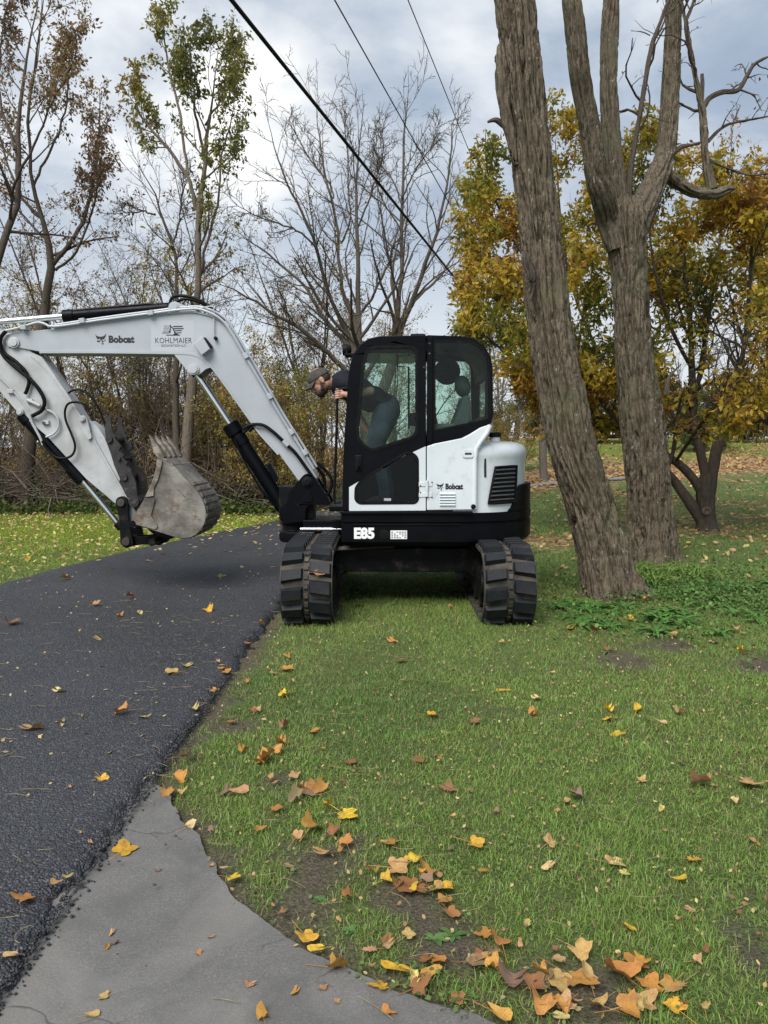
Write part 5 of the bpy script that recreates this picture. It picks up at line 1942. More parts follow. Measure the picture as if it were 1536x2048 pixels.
def bark_mat(name, c1, c2, lich=(0.30, 0.31, 0.27), lich_amt=0.0, moss=None):
    m = bpy.data.materials.new(name)
    m.use_nodes = True
    t = NT(m.node_tree)
    b = m.node_tree.nodes['Principled BSDF']
    b.inputs['Roughness'].default_value = 0.92
    b.inputs['Specular IOR Level'].default_value = 0.2
    g = t.n('ShaderNodeNewGeometry')
    mp = t.n('ShaderNodeMapping')
    mp.inputs['Scale'].default_value = (1, 1, 0.16)
    t.l(g.outputs['Position'], mp.inputs[0])
    f1 = t.noise(mp.outputs[0], 38, 6, 0.65, 0.6)
    f2 = t.noise(g.outputs['Position'], 2.2, 5, 0.6)
    mp2 = t.n('ShaderNodeMapping')
    mp2.inputs['Scale'].default_value = (1, 1, 0.38)
    t.l(g.outputs['Position'], mp2.inputs[0])
    f1 = t.math('ADD', t.math('MULTIPLY', f1, 0.55), t.math('MULTIPLY', t.noise(mp2.outputs[0], 85, 4, 0.65, 0.8), 0.45))
    c = t.ramp(f1, [(0.40, c2), (0.56, c1)])
    c = t.mix(t.ramp(f2, [(0.40, 0.0), (0.68, 0.55)]), c, tuple(0.6 * x for x in c1))
    if lich_amt:
        f3 = t.noise(g.outputs['Position'], 13, 5, 0.7)
        c = t.mix(t.ramp(f3, [(0.62, 0.0), (0.68, lich_amt)]), c, lich)
    if moss:
        f4 = t.noise(g.outputs['Position'], 1.3, 5, 0.6)
        c = t.mix(t.ramp(f4, [(0.52, 0.0), (0.68, 0.5)]), c, moss)
    t.l(c, b.inputs['Base Color'])
    bn = t.n('ShaderNodeBump')
    bn.inputs['Strength'].default_value = 0.8
    bn.inputs['Distance'].default_value = 0.035
    t.l(f1, bn.inputs['Height'])
    t.l(bn.outputs[0], b.inputs['Normal'])
    MATS[name] = m
    return m


bark_mat('bark_big', (0.175, 0.142, 0.100), (0.017, 0.0125, 0.0085), (0.36, 0.37, 0.31), 0.7, (0.125, 0.13, 0.075))
bark_mat('bark_wood', (0.19, 0.155, 0.12), (0.075, 0.062, 0.05))
bark_mat('bark_fan', (0.145, 0.124, 0.10), (0.06, 0.05, 0.041))
bark_mat('bark_dark', (0.115, 0.092, 0.072), (0.045, 0.037, 0.030))
bark_mat('bark_grey', (0.17, 0.155, 0.135), (0.075, 0.067, 0.058))
LEAF = leaf_mat('leaf', 0.5)
LEAF_DRY = leaf_mat('leaf_dry', 0.25, 0.8)


def bark_tube(P, R, k, seed, amp=1.0, flare=0.0, cell=0.040):
    """trunk skin with real ridges and furrows; P (n,3), R (n)"""
    n = len(P)
    T = norm(np.gradient(P, axis=0))
    u = np.zeros((n, 3))
    u[0] = norm(np.cross(T[0], np.array([0, 1.0, 0.05])))
    for i in range(1, n):
        u[i] = norm(u[i - 1] - T[i] * (u[i - 1] @ T[i]))
    v = np.cross(T, u)
    s = np.concatenate([[0], np.cumsum(np.linalg.norm(np.diff(P, axis=0), axis=1))])
    a = np.arange(k) * 2 * np.pi / k
    A, S = np.meshgrid(a, s)
    RR = np.repeat(R[:, None], k, 1)
    # interlaced vertical ridges: noise on a cylinder, stretched along the trunk, with a wandering shear
    sh = (fbm(np.stack([np.cos(A) * 1.3, np.sin(A) * 1.3, S * 0.9 + seed], -1), 3) - 0.5) * 1.5
    A2 = A + sh * 0.35 * np.sin(S * 2.1 + seed)
    rc = R.mean() / cell
    p1 = np.stack([np.cos(A2) * rc, np.sin(A2) * rc, S * 1.5 + seed * 7], -1)
    fur = np.abs(2 * fbm(p1, 2) - 1)
    r1 = sstep(0.0, 0.24, fur)
    p2 = np.stack([np.cos(A2) * rc * 2.1, np.sin(A2) * rc * 2.1, S * 4.5 + seed * 3], -1)
    r2 = sstep(0.0, 0.35, np.abs(2 * fbm(p2, 2) - 1))
    p3 = np.stack([np.cos(A) * rc * 1.6, np.sin(A) * rc * 1.6, S * 26 + seed], -1)
    r3 = vnoise(p3)
    big = fbm(np.stack([np.cos(A) * 1.6, np.sin(A) * 1.6, S * 1.1 + seed * 2], -1), 3) - 0.5
    disp = amp * (0.058 * (r1 - 0.85) + 0.020 * (r2 - 0.7) + 0.010 * (r3 - 0.5) - 0.012) + big * 0.13 * RR - 0.05 * RR
    if flare:
        fl = np.exp(-S / 0.28)
        disp = disp + flare * RR * fl * (0.55 + 0.65 * np.clip(np.sin(A * 4 + seed * 3) * 0.6 + np.sin(A * 7 + seed) * 0.4, -1, 1))
    rad = RR + disp
    V = P[:, None, :] + rad[..., None] * (np.cos(A)[..., None] * u[:, None, :] + np.sin(A)[..., None] * v[:, None, :])
    i = np.arange(n - 1)[:, None] * k
    j = np.arange(k)[None, :]
    j2 = (j + 1) % k
    f = np.stack([i + j, i + j2, i + k + j2, i + k + j], -1).reshape(-1, 4)
    return V.reshape(-1, 3), f


# ---- leaning trunk
Y1 = 7.66
t1 = empty('leaning_tree', GR(1222, 1195))
tag(t1, 'thick furrowed tree trunk leaning to one side next to the excavator', 'tree')
path = [(1229, 1215, 124), (1224, 1190, 117), (1204, 1100, 104), (1178, 1000, 100), (1146, 900, 101), (1127, 800, 98), (1108, 700, 93), (1094, 600, 89), (1072, 400, 84), (1050, 200, 82), (1029, 0, 79), (1000, -260, 72), (975, -520, 62)]
P, R = stem3d(path, Y1, 620)
v_, f_ = bark_tube(P, R, 200, 1.3, 1.0, 0.5)
mesh_np('trunk', v_, f_, MATS['bark_big'], t1)
# broken stubs, torn plate of bark, knot
for pth, sd in (([(1030, 265, 26), (1008, 250, 16), (992, 240, 12), (975, 245, 7)], 2.0), ([(1005, 130, 20), (995, 115, 16), (990, 112, 6)], 3.0)):
    P, R = stem3d(pth, Y1, 16)
    v_, f_ = bark_tube(P, R, 14, sd, 0.25)
    mesh_np('branch_stub', v_, f_, MATS['bark_dark'], t1)
P, R = stem3d([(1000, 90, 14), (1003, 130, 26), (1006, 170, 30), (1013, 230, 26), (1024, 300, 20), (1030, 330, 6)], Y1 - 0.1, 40)
v_, f_ = bark_tube(P, R, 24, 5.0, 0.7)
mesh_np('bark_plate', v_, f_, MATS['bark_big'], t1)
P, R = stem3d([(1052, 500, 8), (1055, 520, 20), (1062, 545, 20), (1068, 575, 10), (1064, 600, 3)], Y1 - 0.232, 24)
v_, f_ = bark_tube(P, R, 20, 6.0, 0.6)
mesh_np('bark_scar', v_, f_, MATS['bark_dark'], t1)

# ---- forked trunk
Y2 = 10.3
t2 = empty('forked_tree', GR(1303, 1118))
tag(t2, 'grey-barked tree forking into several tall stems behind the leaning trunk', 'tree')
P, R = stem3d([(1306, 1142, 114), (1303, 1118, 104), (1299, 1000, 92), (1285, 850, 91), (1268, 700, 76), (1262, 600, 73), (1254, 500, 77), (1250, 455, 86), (1248, 425, 78), (1247, 395, 40)], Y2, 420)
v_, f_ = bark_tube(P, R, 160, 9.1, 1.0, 0.5)
mesh_np('trunk', v_, f_, MATS['bark_big'], t2)
STEMS = [[(1232, 500, 40), (1217, 440, 50), (1204, 390, 48), (1191, 352, 44), (1181, 264, 43), (1165, 180, 42), (1158, 132, 42), (1144, 0, 40), (1118, -220, 34), (1095, -450, 26)],
         [(1246, 490, 40), (1240, 420, 40), (1231, 352, 38), (1222, 264, 37), (1218, 180, 36), (1219, 90, 36), (1222, 0, 33), (1228, -200, 27), (1240, -420, 20)],
         [(1262, 500, 44), (1276, 440, 56), (1300, 385, 52), (1318, 345, 46), (1331, 308, 40), (1339, 220, 38), (1345, 90, 33), (1347, 0, 30), (1345, -180, 25), (1360, -400, 18)]]
for k, s_ in enumerate(STEMS):
    P, R = stem3d([(*p, (k - 1) * 0.10 + (0.0 if i < 2 else 0.1 * (k - 1) * i)) for i, p in enumerate(s_)], Y2, 190)
    v_, f_ = bark_tube(P, R, 72, 11.0 + k, 0.6, cell=0.036)
    mesh_np('stem', v_, f_, MATS['bark_big'], t2)
LIMBS2 = [[(1256, 400, 14), (1262, 330, 13), (1276, 250, 11), (1300, 110, 10), (1314, 60, 9), (1330, 20, 8), (1345, -20, 6)],
          [(1326, 342, 26), (1350, 362, 27), (1388, 383, 24), (1428, 388, 22), (1452, 380, 18), (1470, 376, 8)],
          [(1424, 378, 24), (1417, 345, 20), (1410, 290, 17), (1406, 230, 15), (1399, 198, 13), (1382, 110, 11), (1370, 35, 10), (1360, -10, 9), (1350, -80, 7)],
          [(1335, 320, 13), (1348, 305, 11), (1364, 294, 10), (1400, 286, 7)],
          [(1406, 215, 12), (1420, 195, 11), (1445, 184, 10), (1476, 180, 9), (1495, 150, 8), (1512, 126, 7), (1560, 105, 5)],
          [(1416, 282, 9), (1440, 258, 7), (1470, 244, 6), (1540, 232, 4)],
          [(1404, 200, 9), (1405, 165, 8), (1404, 148, 7)],
          [(1372, 40, 8), (1385, 10, 6), (1395, -30, 5)],
          [(1418, 320, 8), (1450, 335, 6), (1500, 350, 4), (1545, 345, 3)],
          [(1300, 72, 5), (1282, 64, 4), (1262, 62, 3)],
          [(1333, 790, 14), (1336, 762, 9), (1346, 745, 6), (1362, 728, 3)]]
GT = Geo()
for k, s_ in enumerate(LIMBS2):
    P, R = stem3d(s_, Y2 + (-0.25 if k == 10 else 0.1 if k in (0, 9) else 0.5), 46)
    v_, f_ = bark_tube(P, R, 30, 20.0 + k, 0.75 if k in (1, 2) else 0.25)
    mesh_np('limb', v_, f_, MATS['bark_big' if k in (1, 2) else 'bark_dark'], t2)
src = [stem3d(LIMBS2[k], Y2 + 0.5, 12) for k in (4, 5, 2, 0, 7, 8)]
P0, R0 = np.stack([s[0] for s in src]), np.stack([s[1] for s in src])
tw1 = spawn(P0, R0, 7, 0.25, 1.0, 48, 15, 0.42, 7, 0.22, 0.02, 0.5, 0.004, 0.3, 1.1)
tw2 = spawn(*tw1, 4, 0.2, 1.0, 45, 15, 0.5, 6, 0.25, 0.0, 0.6, 0.003, 0.12, 0.5)
for p_, r_ in (tw1, tw2):
    GT.add(*tubes(p_, r_, 4))
GT.build('twigs', MATS['bark_dark'], t2)['kind'] = 'stuff'
GL = Geo()
GL.add(*leaves(tw2[0][::3], 1, 0.07, 0.3, 0.45, 0.5, [(0.10, 0.08, 0.04), (0.2, 0.15, 0.05)], [1, 1]))
GL.build('leaves', LEAF, t2)['kind'] = 'stuff'

# ---- golden tree
Y3 = 13.9
t3 = empty('golden_tree', (*GR(1412, 1062)[:2], 0))
tag(t3, 'broad low-branching tree full of golden and rust autumn leaves', 'tree')
TR3 = [[(1416, 1075, 60), (1414, 1055, 44), (1412, 1020, 38), (1411, 985, 38), (1412, 965, 34), (1414, 945, 22)]]
LIM3 = [[(1420, 990, 26), (1426, 940, 25), (1433, 900, 24), (1448, 868, 24), (1476, 838, 24), (1505, 800, 23), (1535, 750, 21), (1580, 690, 17), (1640, 600, 10)],
        [(1408, 985, 24), (1410, 950, 22), (1400, 900, 20), (1390, 860, 18), (1386, 820, 16), (1384, 740, 14), (1378, 620, 10), (1360, 480, 6)],
        [(1404, 985, 22), (1385, 955, 20), (1350, 922, 18), (1300, 893, 17), (1250, 868, 16), (1190, 838, 14), (1130, 796, 12), (1060, 742, 9), (1000, 690, 6)],
        [(1408, 1050, 26), (1385, 1012, 24), (1365, 985, 22), (1345, 958, 20), (1315, 930, 17, -0.3), (1270, 880, 14, -0.8), (1200, 800, 11, -1.4), (1120, 720, 8, -2.0), (1040, 640, 5, -2.4)],
        [(1390, 860, 12), (1365, 820, 10, 0.3), (1320, 750, 9, 0.6), (1290, 640, 8, 0.9), (1240, 520, 6, 1.2), (1210, 400, 4, 1.4), (1190, 290, 3, 1.5)],
        [(1190, 838, 11, 0.3), (1160, 760, 10, 0.7), (1110, 640, 8, 1.2), (1050, 520, 7, 1.6), (1000, 420, 5, 1.9), (970, 330, 3, 2.1)],
        [(1388, 830, 11), (1400, 740, 10, 0.5), (1420, 620, 8, 1.0), (1440, 480, 6, 1.4), (1455, 340, 4, 1.6)],
        [(1450, 866, 14), (1470, 780, 12, -0.6), (1490, 680, 10, -1.1), (1500, 560, 8, -1.5), (1505, 430, 5, -1.7)],
        [(1120, 790, 9), (1060, 700, 7, 0.4), (1000, 600, 6, 0.7), (950, 510, 5, 0.9), (920, 430, 3, 1.0)],
        [(1060, 742, 8), (1010, 705, 6, -0.4), (960, 660, 5, -0.7), (915, 620, 3, -1.0)],
        [(1384, 740, 9), (1340, 650, 8, -0.6), (1310, 540, 6, -1.1), (1290, 400, 5, -1.3), (1280, 270, 3, -1.4)],
        [(1535, 750, 12), (1540, 640, 10, 0.8), (1545, 500, 8, 1.4), (1550, 360, 5, 1.8)],
        [(1300, 893, 9), (1260, 800, 8, 0.8), (1190, 690, 7, 1.5), (1140, 560, 5, 2.0), (1120, 420, 4, 2.3), (1110, 280, 3, 2.4)],
        [(1505, 800, 10), (1535, 800, 9, -0.4), (1570, 790, 7, -0.8), (1620, 790, 4, -1.0)],
        [(1230, 860, 8, 0), (1200, 850, 7, -0.7), (1150, 840, 6, -1.3), (1100, 820, 4, -1.6)],
        [(1350, 925, 8), (1400, 850, 7, -1.0), (1440, 800, 5, -1.8), (1460, 740, 4, -2.2)]]
G = Geo()
P, R = stem3d(TR3[0], Y3, 90)
G.add(*bark_tube(P, R, 48, 31.0, 0.35, 0.2))
lim = []
for k, s_ in enumerate(LIM3):
    P, R = stem3d(s_, Y3, 40)
    G.add(*bark_tube(P, R, 16, 33.0 + k, 0.2))
    lim.append((P[::3], R[::3]))
G.build('trunk', MATS['bark_dark'], t3)
P = PT(1413, 1022, Y3 - 0.16)
MB().lathe([(0.01, 0.02), (0.075, 0.02), (0.08, -0.02), (0.05, -0.035), (0.03, -0.01), (0.01, 0.0)], (P[0], Y3 - 0.155, P[2]), 'y', 18).build('knot', MATS['bark_wood'], t3)
P0, R0 = np.stack([l[0] for l in lim]), np.stack([l[1] for l in lim])
b0 = spawn(P0, R0, 4, 0.35, 0.95, 42, 14, 0.48, P0.shape[1], 0.10, 0.05, 0.6, 0.010, 1.2, 2.8)
def in_crown(B_, pad=0.0):
    """keep the limbs that end inside the crown outline seen in the photograph"""
    e = B_[0][:, -1]
    u_ = CX + F_PX * e[:, 0] / e[:, 1]
    v_ = HORIZON - F_PX * (e[:, 2] - CAM_H) / e[:, 1]
    top_ = np.interp(u_, [860, 900, 960, 1100, 1250, 1400, 1500, 1560], [420, 330, 245, 215, 215, 265, 205, 190])
    left_ = np.interp(v_, [200, 330, 450, 640, 760, 900], [960, 900, 882, 890, 940, 1000])
    k_ = (u_ > left_ - pad + trng.normal(8, 26, len(u_))) & (v_ > top_ - pad + trng.normal(6, 26, len(u_)))
    return B_[0][k_], B_[1][k_]


b0 = in_crown(b0)
b1 = spawn(np.concatenate([P0, b0[0]]), np.concatenate([R0, b0[1]]), 9, 0.22, 1.0, 52, 16, 0.40, 9, 0.14, 0.03, 0.55, 0.006, 0.5, 1.5)
b1 = in_crown(b1, 6)
b2 = in_crown(spawn(*b1, 7, 0.12, 1.0, 46, 14, 0.5, 7, 0.2, 0.0, 0.6, 0.004, 0.25, 0.7), 12)
G = Geo()
for (p_, r_), k in ((b0, 7), (b1, 4), (b2, 3)):
    G.add(*tubes(p_, r_, k))
G.build('branches', MATS['bark_dark'], t3)['kind'] = 'stuff'
GOLD = [(0.14, 0.155, 0.024), (0.26, 0.235, 0.03), (0.42, 0.305, 0.033), (0.52, 0.35, 0.038), (0.41, 0.235, 0.035), (0.27, 0.13, 0.032)]
lv = leaves(b2[0], 17, 0.102, 0.25, 0.42, 0.45, GOLD, [1.2, 1.9, 2.6, 1.6, 1.1, 0.6], 0.05, 0.1, patch=0.9, pseed=3.0, fold=0.10)
lv1 = leaves(b1[0], 10, 0.105, 0.25, 0.42, 0.45, GOLD, [1.2, 1.9, 2.6, 1.6, 1.1, 0.6], 0.05, 0.4, patch=0.9, pseed=3.0, fold=0.10)
lvV = np.concatenate([lv[0], lv1[0]]).reshape(-1, 4, 3)
lvC = np.concatenate([lv[2], lv1[2]]).reshape(-1, 4, 3)
# the 300 leaves nearest the eye are objects of their own, the rest one mass
cen = lvV.mean(1)
dist = np.linalg.norm(cen - np.array([0, 0, CAM_H]), axis=1) + 100.0 * (np.abs(cen[:, 0] / cen[:, 1]) > 0.5) + 100.0 * (cen[:, 2] > CAM_H + 0.56 * cen[:, 1])
# leave the crown open towards the lower right, where the sky shows
uu = CX + F_PX * cen[:, 0] / cen[:, 1]
vv_ = HORIZON - F_PX * (cen[:, 2] - CAM_H) / cen[:, 1]
hole = 1.1 * np.exp(-(((uu - 1450) / 105) ** 2 + ((vv_ - 700) / 140) ** 2)) + 0.8 * np.exp(-(((uu - 1300) / 40) ** 2 + ((vv_ - 330) / 50) ** 2))
keep = (trng.random(len(cen)) > hole * 0.95) & (vv_ < 860 + 30 * trng.random(len(cen)))
lvV, lvC, dist = lvV[keep], lvC[keep], dist[keep]
order = np.argsort(dist)
near, rest = order[:300], order[300:]
n_ = len(rest)
b = np.arange(n_) * 4
mesh_np('leaves', lvV[rest].reshape(-1, 3), np.concatenate([np.stack([b, b + 1, b + 2], -1), np.stack([b, b + 2, b + 3], -1)]), LEAF, t3, False, lvC[rest].reshape(-1, 3))['kind'] = 'stuff'
for i in near:
    mesh_np('leaf', lvV[i], np.array([[0, 1, 2], [0, 2, 3]]), LEAF, t3, False, lvC[i])


# ---- wood edge: traced trees
def wood_tree(name, label, stems_, Y, bark, lv_pal=None, lv_w=None, per=6, n1=8, n2=6, n3=0, size=0.09, group=None, ang=42, up=0.05, len1=0.36, droop=0.7, base=None, l1max=3.0, clump=0.1, t0=0.3, wid=0.5, r2=0.004, flat=None, seed=0, up2=0.03, thin=0.72):
    g = np.random.default_rng(100 + seed)
    stems = [[(p[0], p[1], p[2] * thin * (1.0 if p[1] > 640 else 0.85), *p[3:]) for p in s_] for s_ in stems_]
    fx = stems[0][0]
    root = empty(name)
    root.location = (PT(fx[0], fx[1], Y)[0], Y, float(height(PT(fx[0], fx[1], Y)[0], Y)))
    tag(root, label, 'tree', group)
    G, Gb, Gl = Geo(), Geo(), Geo()
    ls = []
    for k, s_ in enumerate(stems):
        P, R = stem3d(s_, Y, 24)
        P = P + np.concatenate([[[0, 0, 0]], np.cumsum(g.normal(size=(23, 3)) * 0.018, 0)])
        R = R * np.concatenate([np.ones(18), np.linspace(1, 0.35, 6)])
        G.add(*tubes(P[None], R[None], 9))
        ls.append((P[::2], R[::2]))
    G.build('trunk', MATS[bark], root)
    P0, R0 = np.stack([l[0] for l in ls]), np.stack([l[1] for l in ls])
    q1 = spawn(P0, R0, n1, t0, 1.0, ang, 12, len1, 10, 0.10, up, 0.5, 0.008, 0.5, l1max, g, flat)
    q2 = spawn(*q1, n2, 0.2, 1.0, 38, 12, 0.45, 7, 0.14, up2, 0.55, r2 + 0.001, 0.25, 1.4, g, flat)
    lev = [(q1, 5), (q2, 4)]
    last = q2
    if n3:
        q3_ = spawn(*q2, n3, 0.2, 1.0, 36, 12, 0.5, 5, 0.18, up2, 0.6, r2, 0.14, 0.6, g, flat)
        lev.append((q3_, 3))
        last = q3_
    for (p_, r_), k in lev:
        Gb.add(*tubes(p_, r_, k))
    Gb.build('branches', MATS[bark], root)['kind'] = 'stuff'
    if lv_pal:
        Gl.add(*leaves(last[0], per, size, 0.3, wid, droop, lv_pal, lv_w, 0.05, 0.1, g, 0.5, seed * 1.7, 0.12, clump))
        Gl.build('crown', LEAF, root, smooth=False)['kind'] = 'stuff'
    return root


BROWN = [(0.09, 0.068, 0.042), (0.18, 0.125, 0.075), (0.28, 0.18, 0.10), (0.26, 0.20, 0.07)]
OLIVE = [(0.13, 0.14, 0.035), (0.24, 0.23, 0.045), (0.32, 0.27, 0.055), (0.28, 0.16, 0.065)]
YELLO = [(0.18, 0.18, 0.045), (0.38, 0.30, 0.065), (0.46, 0.34, 0.10), (0.30, 0.19, 0.09)]
wood_tree('brown_leaf_tree', 'tall dark-stemmed tree with hanging brown leaves at the wood edge, forked above the boom',
          [[(55, 1010, 40), (62, 850, 34), (86, 680, 28), (96, 610, 26), (106, 528, 24), (100, 480, 17), (91, 450, 15), (78, 410, 13), (68, 370, 11), (62, 250, 9), (75, 120, 7), (90, 0, 5), (100, -90, 3)],
           [(106, 528, 17), (130, 502, 15), (162, 457, 13), (193, 383, 11), (203, 325, 9), (215, 257, 7), (218, 200, 4)],
           [(86, 440, 9), (50, 400, 8, 0.6), (20, 330, 7, 1.0), (0, 230, 5, 1.3), (-10, 100, 3, 1.5)],
           [(112, 540, 9), (150, 505, 8, -0.5), (190, 420, 6, -0.8), (222, 300, 4, -1.0)],
           [(68, 370, 8), (110, 290, 7, 0.5), (140, 180, 5, 0.8), (150, 60, 3, 1.0)]],
          18.6, 'bark_dark', BROWN, [1, 2, 2, 1], 12, 13, 8, 0, 0.085, seed=1, len1=0.28, l1max=1.7, t0=0.45)
wood_tree('brown_leaf_tree', 'leaning tree with brown leaves whose trunk leaves the frame beside the arm',
          [[(-60, 1010, 34), (-50, 760, 30), (-25, 560, 26), (4, 445, 22), (20, 406, 19), (28, 339, 16), (31, 237, 13), (50, 120, 9), (72, 10, 6), (90, -100, 3)],
           [(22, 390, 9), (60, 330, 8, -0.5), (110, 240, 6, -0.9), (160, 130, 4, -1.0), (170, 70, 3, -1.0)],
           [(28, 300, 8), (10, 200, 7, 0.5), (15, 80, 5, 0.8), (40, -40, 3, 1.0)]],
          17.4, 'bark_dark', BROWN, [1, 2, 2, 1], 12, 13, 8, 0, 0.085, seed=2, len1=0.28, l1max=1.7, t0=0.5)
wood_tree('olive_leaf_tree', 'slender tall tree with a narrow crown of olive and bronze leaves',
          [[(368, 1015, 42), (374, 900, 32), (384, 740, 26), (391, 600, 22), (393, 500, 19), (393, 420, 17), (398, 370, 15), (406, 320, 13), (411, 250, 11), (424, 190, 8), (430, 100, 5), (432, 50, 3)],
           [(392, 420, 13), (380, 375, 12), (358, 335, 11), (338, 300, 10), (305, 260, 8), (275, 220, 6), (255, 150, 4)],
           [(376, 350, 10), (368, 300, 9, 0.3), (355, 220, 8, 0.5), (335, 130, 6, 0.7), (320, 40, 4, 0.8), (322, 0, 3, 0.8)],
           [(404, 541, 10), (415, 490, 9, -0.3), (432, 430, 8, -0.4), (440, 389, 7, -0.5), (437, 330, 6, -0.5), (460, 240, 4, -0.6), (475, 150, 3, -0.7)],
           [(406, 320, 9), (395, 240, 8, -0.4), (390, 150, 6, -0.6), (385, 70, 4, -0.7)],
           [(411, 250, 8), (445, 200, 6, 0.4), (470, 130, 5, 0.6), (478, 70, 3, 0.7)]],
          18.2, 'bark_wood', OLIVE, [1.2, 2, 1.4, 1], 13, 13, 8, 0, 0.095, seed=3, len1=0.25, l1max=1.5, t0=0.42)
wood_tree('bare_thin_tree', 'thin nearly bare tree with crooked stems beside the olive-leaved tree',
          [[(352, 1010, 26), (348, 850, 19), (346, 700, 15), (342, 592, 12), (338, 500, 10), (311, 430, 8), (298, 382, 6), (270, 340, 5), (244, 305, 3)],
           [(338, 500, 7), (350, 450, 6), (360, 400, 5), (362, 350, 3)],
           [(310, 430, 6), (285, 415, 5), (250, 418, 3)]],
          18.8, 'bark_dark', BROWN, [1, 1, 1, 1], 1, 12, 6, 3, 0.09, seed=4, len1=0.34, l1max=1.8, t0=0.35, clump=0.6)
# ---- bare fan-shaped tree behind the cab
def cb(x, y, w_, dy=0.0): return (440 + x / 2.648, y / 2.648, w_, dy)
FAN = [[(742, 985, 62), (735, 880, 46), (724, 780, 38), (720, 700, 30), (720, 660, 22), cb(745, 1650, 20), cb(740, 1400, 16), cb(735, 1200, 13), cb(740, 1000, 10), cb(745, 800, 7), cb(770, 600, 5), cb(765, 480, 3)],
       [(722, 720, 24), cb(710, 1700, 20), cb(660, 1600, 16), cb(640, 1450, 13, .3), cb(638, 1280, 11, .6), cb(600, 1050, 9, .9), cb(560, 850, 7, 1.1), cb(530, 650, 4, 1.2), cb(515, 520, 3, 1.2)],
       [(722, 730, 22), cb(690, 1780, 18), cb(630, 1650, 15, -.3), cb(560, 1500, 13, -.6), cb(520, 1330, 12, -.9), cb(430, 1120, 9, -1.2), cb(370, 1000, 7, -1.4), cb(300, 800, 5, -1.6), cb(250, 600, 3, -1.7)],
       [(724, 760, 22), cb(670, 1830, 17), cb(560, 1700, 14, .4), cb(470, 1560, 12, .8), cb(400, 1475, 10, 1.0), cb(300, 1385, 8, 1.2), cb(180, 1300, 6, 1.3), cb(40, 1215, 3, 1.4)],
       [(728, 800, 20), cb(600, 1890, 15, -.3), cb(450, 1760, 13, -.7), cb(300, 1680, 10, -1.0), cb(180, 1600, 8, -1.2), cb(60, 1540, 6, -1.4), cb(-60, 1500, 3, -1.5)],
       [(744, 840, 40), (780, 740, 34, .2), cb(925, 1770, 26, .3), cb(935, 1600, 20, .3), cb(955, 1450, 16, .3), cb(960, 1200, 13, .3), cb(965, 950, 10, .3), cb(970, 700, 7, .3), cb(985, 500, 4, .3), cb(990, 400, 3, .3)],
       [(784, 720, 26, .2), cb(960, 1740, 22, .1), cb(1010, 1620, 18), cb(1080, 1400, 15, -.3), cb(1130, 1250, 12, -.5), cb(1190, 1050, 9, -.7), cb(1230, 850, 7, -.8), cb(1250, 650, 5, -.9), cb(1290, 540, 3, -.9)],
       [cb(930, 1640, 12, .3), cb(905, 1500, 9, .5), cb(900, 1400, 8, .6), cb(860, 1280, 7, .8), cb(830, 1100, 5, .9), cb(790, 900, 3, 1.0)],
       [cb(752, 1650, 11), cb(830, 1550, 9, -.3), cb(900, 1430, 8, -.5), cb(940, 1340, 6, -.7), cb(1000, 1230, 4, -.8)],
       [cb(1000, 1640, 14, .3), cb(1070, 1560, 11, .5), cb(1150, 1490, 9, .7), cb(1220, 1400, 7, .9), cb(1290, 1250, 5, 1.1), cb(1340, 1080, 3, 1.2)],
       [cb(520, 1330, 8, -.9), cb(440, 1230, 7, -1.3), cb(330, 1180, 6, -1.6), cb(180, 1120, 4, -1.8), cb(60, 1060, 3, -2.0)],
       [cb(600, 1050, 7, .9), cb(560, 950, 6, 1.3), cb(470, 830, 5, 1.6), cb(380, 680, 3, 1.8)],
       [cb(640, 1290, 8, .6), cb(700, 1130, 6, .2), cb(690, 900, 5, 0), cb(660, 700, 4, -.2), cb(640, 540, 3, -.2)],
       [cb(965, 1050, 7, .3), cb(1040, 900, 5, .0), cb(1110, 780, 4, -.2), cb(1170, 640, 3, -.3)],
       [cb(965, 1080, 7, .3), cb(900, 960, 6, .6), cb(830, 850, 5, .8), cb(800, 700, 3, .9)],
       [cb(740, 1180, 7), cb(800, 1020, 6, -.3), cb(860, 860, 5, -.5), cb(880, 680, 3, -.6)]]
wood_tree('bare_fan_tree', 'leafless tree spreading like a fan above the cab roof', FAN, 20.5, 'bark_fan', None, None, 0, 15, 5, 3, 0.1, seed=5, ang=33, len1=0.36, l1max=2.8, t0=0.26, thin=0.62, up=0.02, r2=0.0058, up2=0.02)

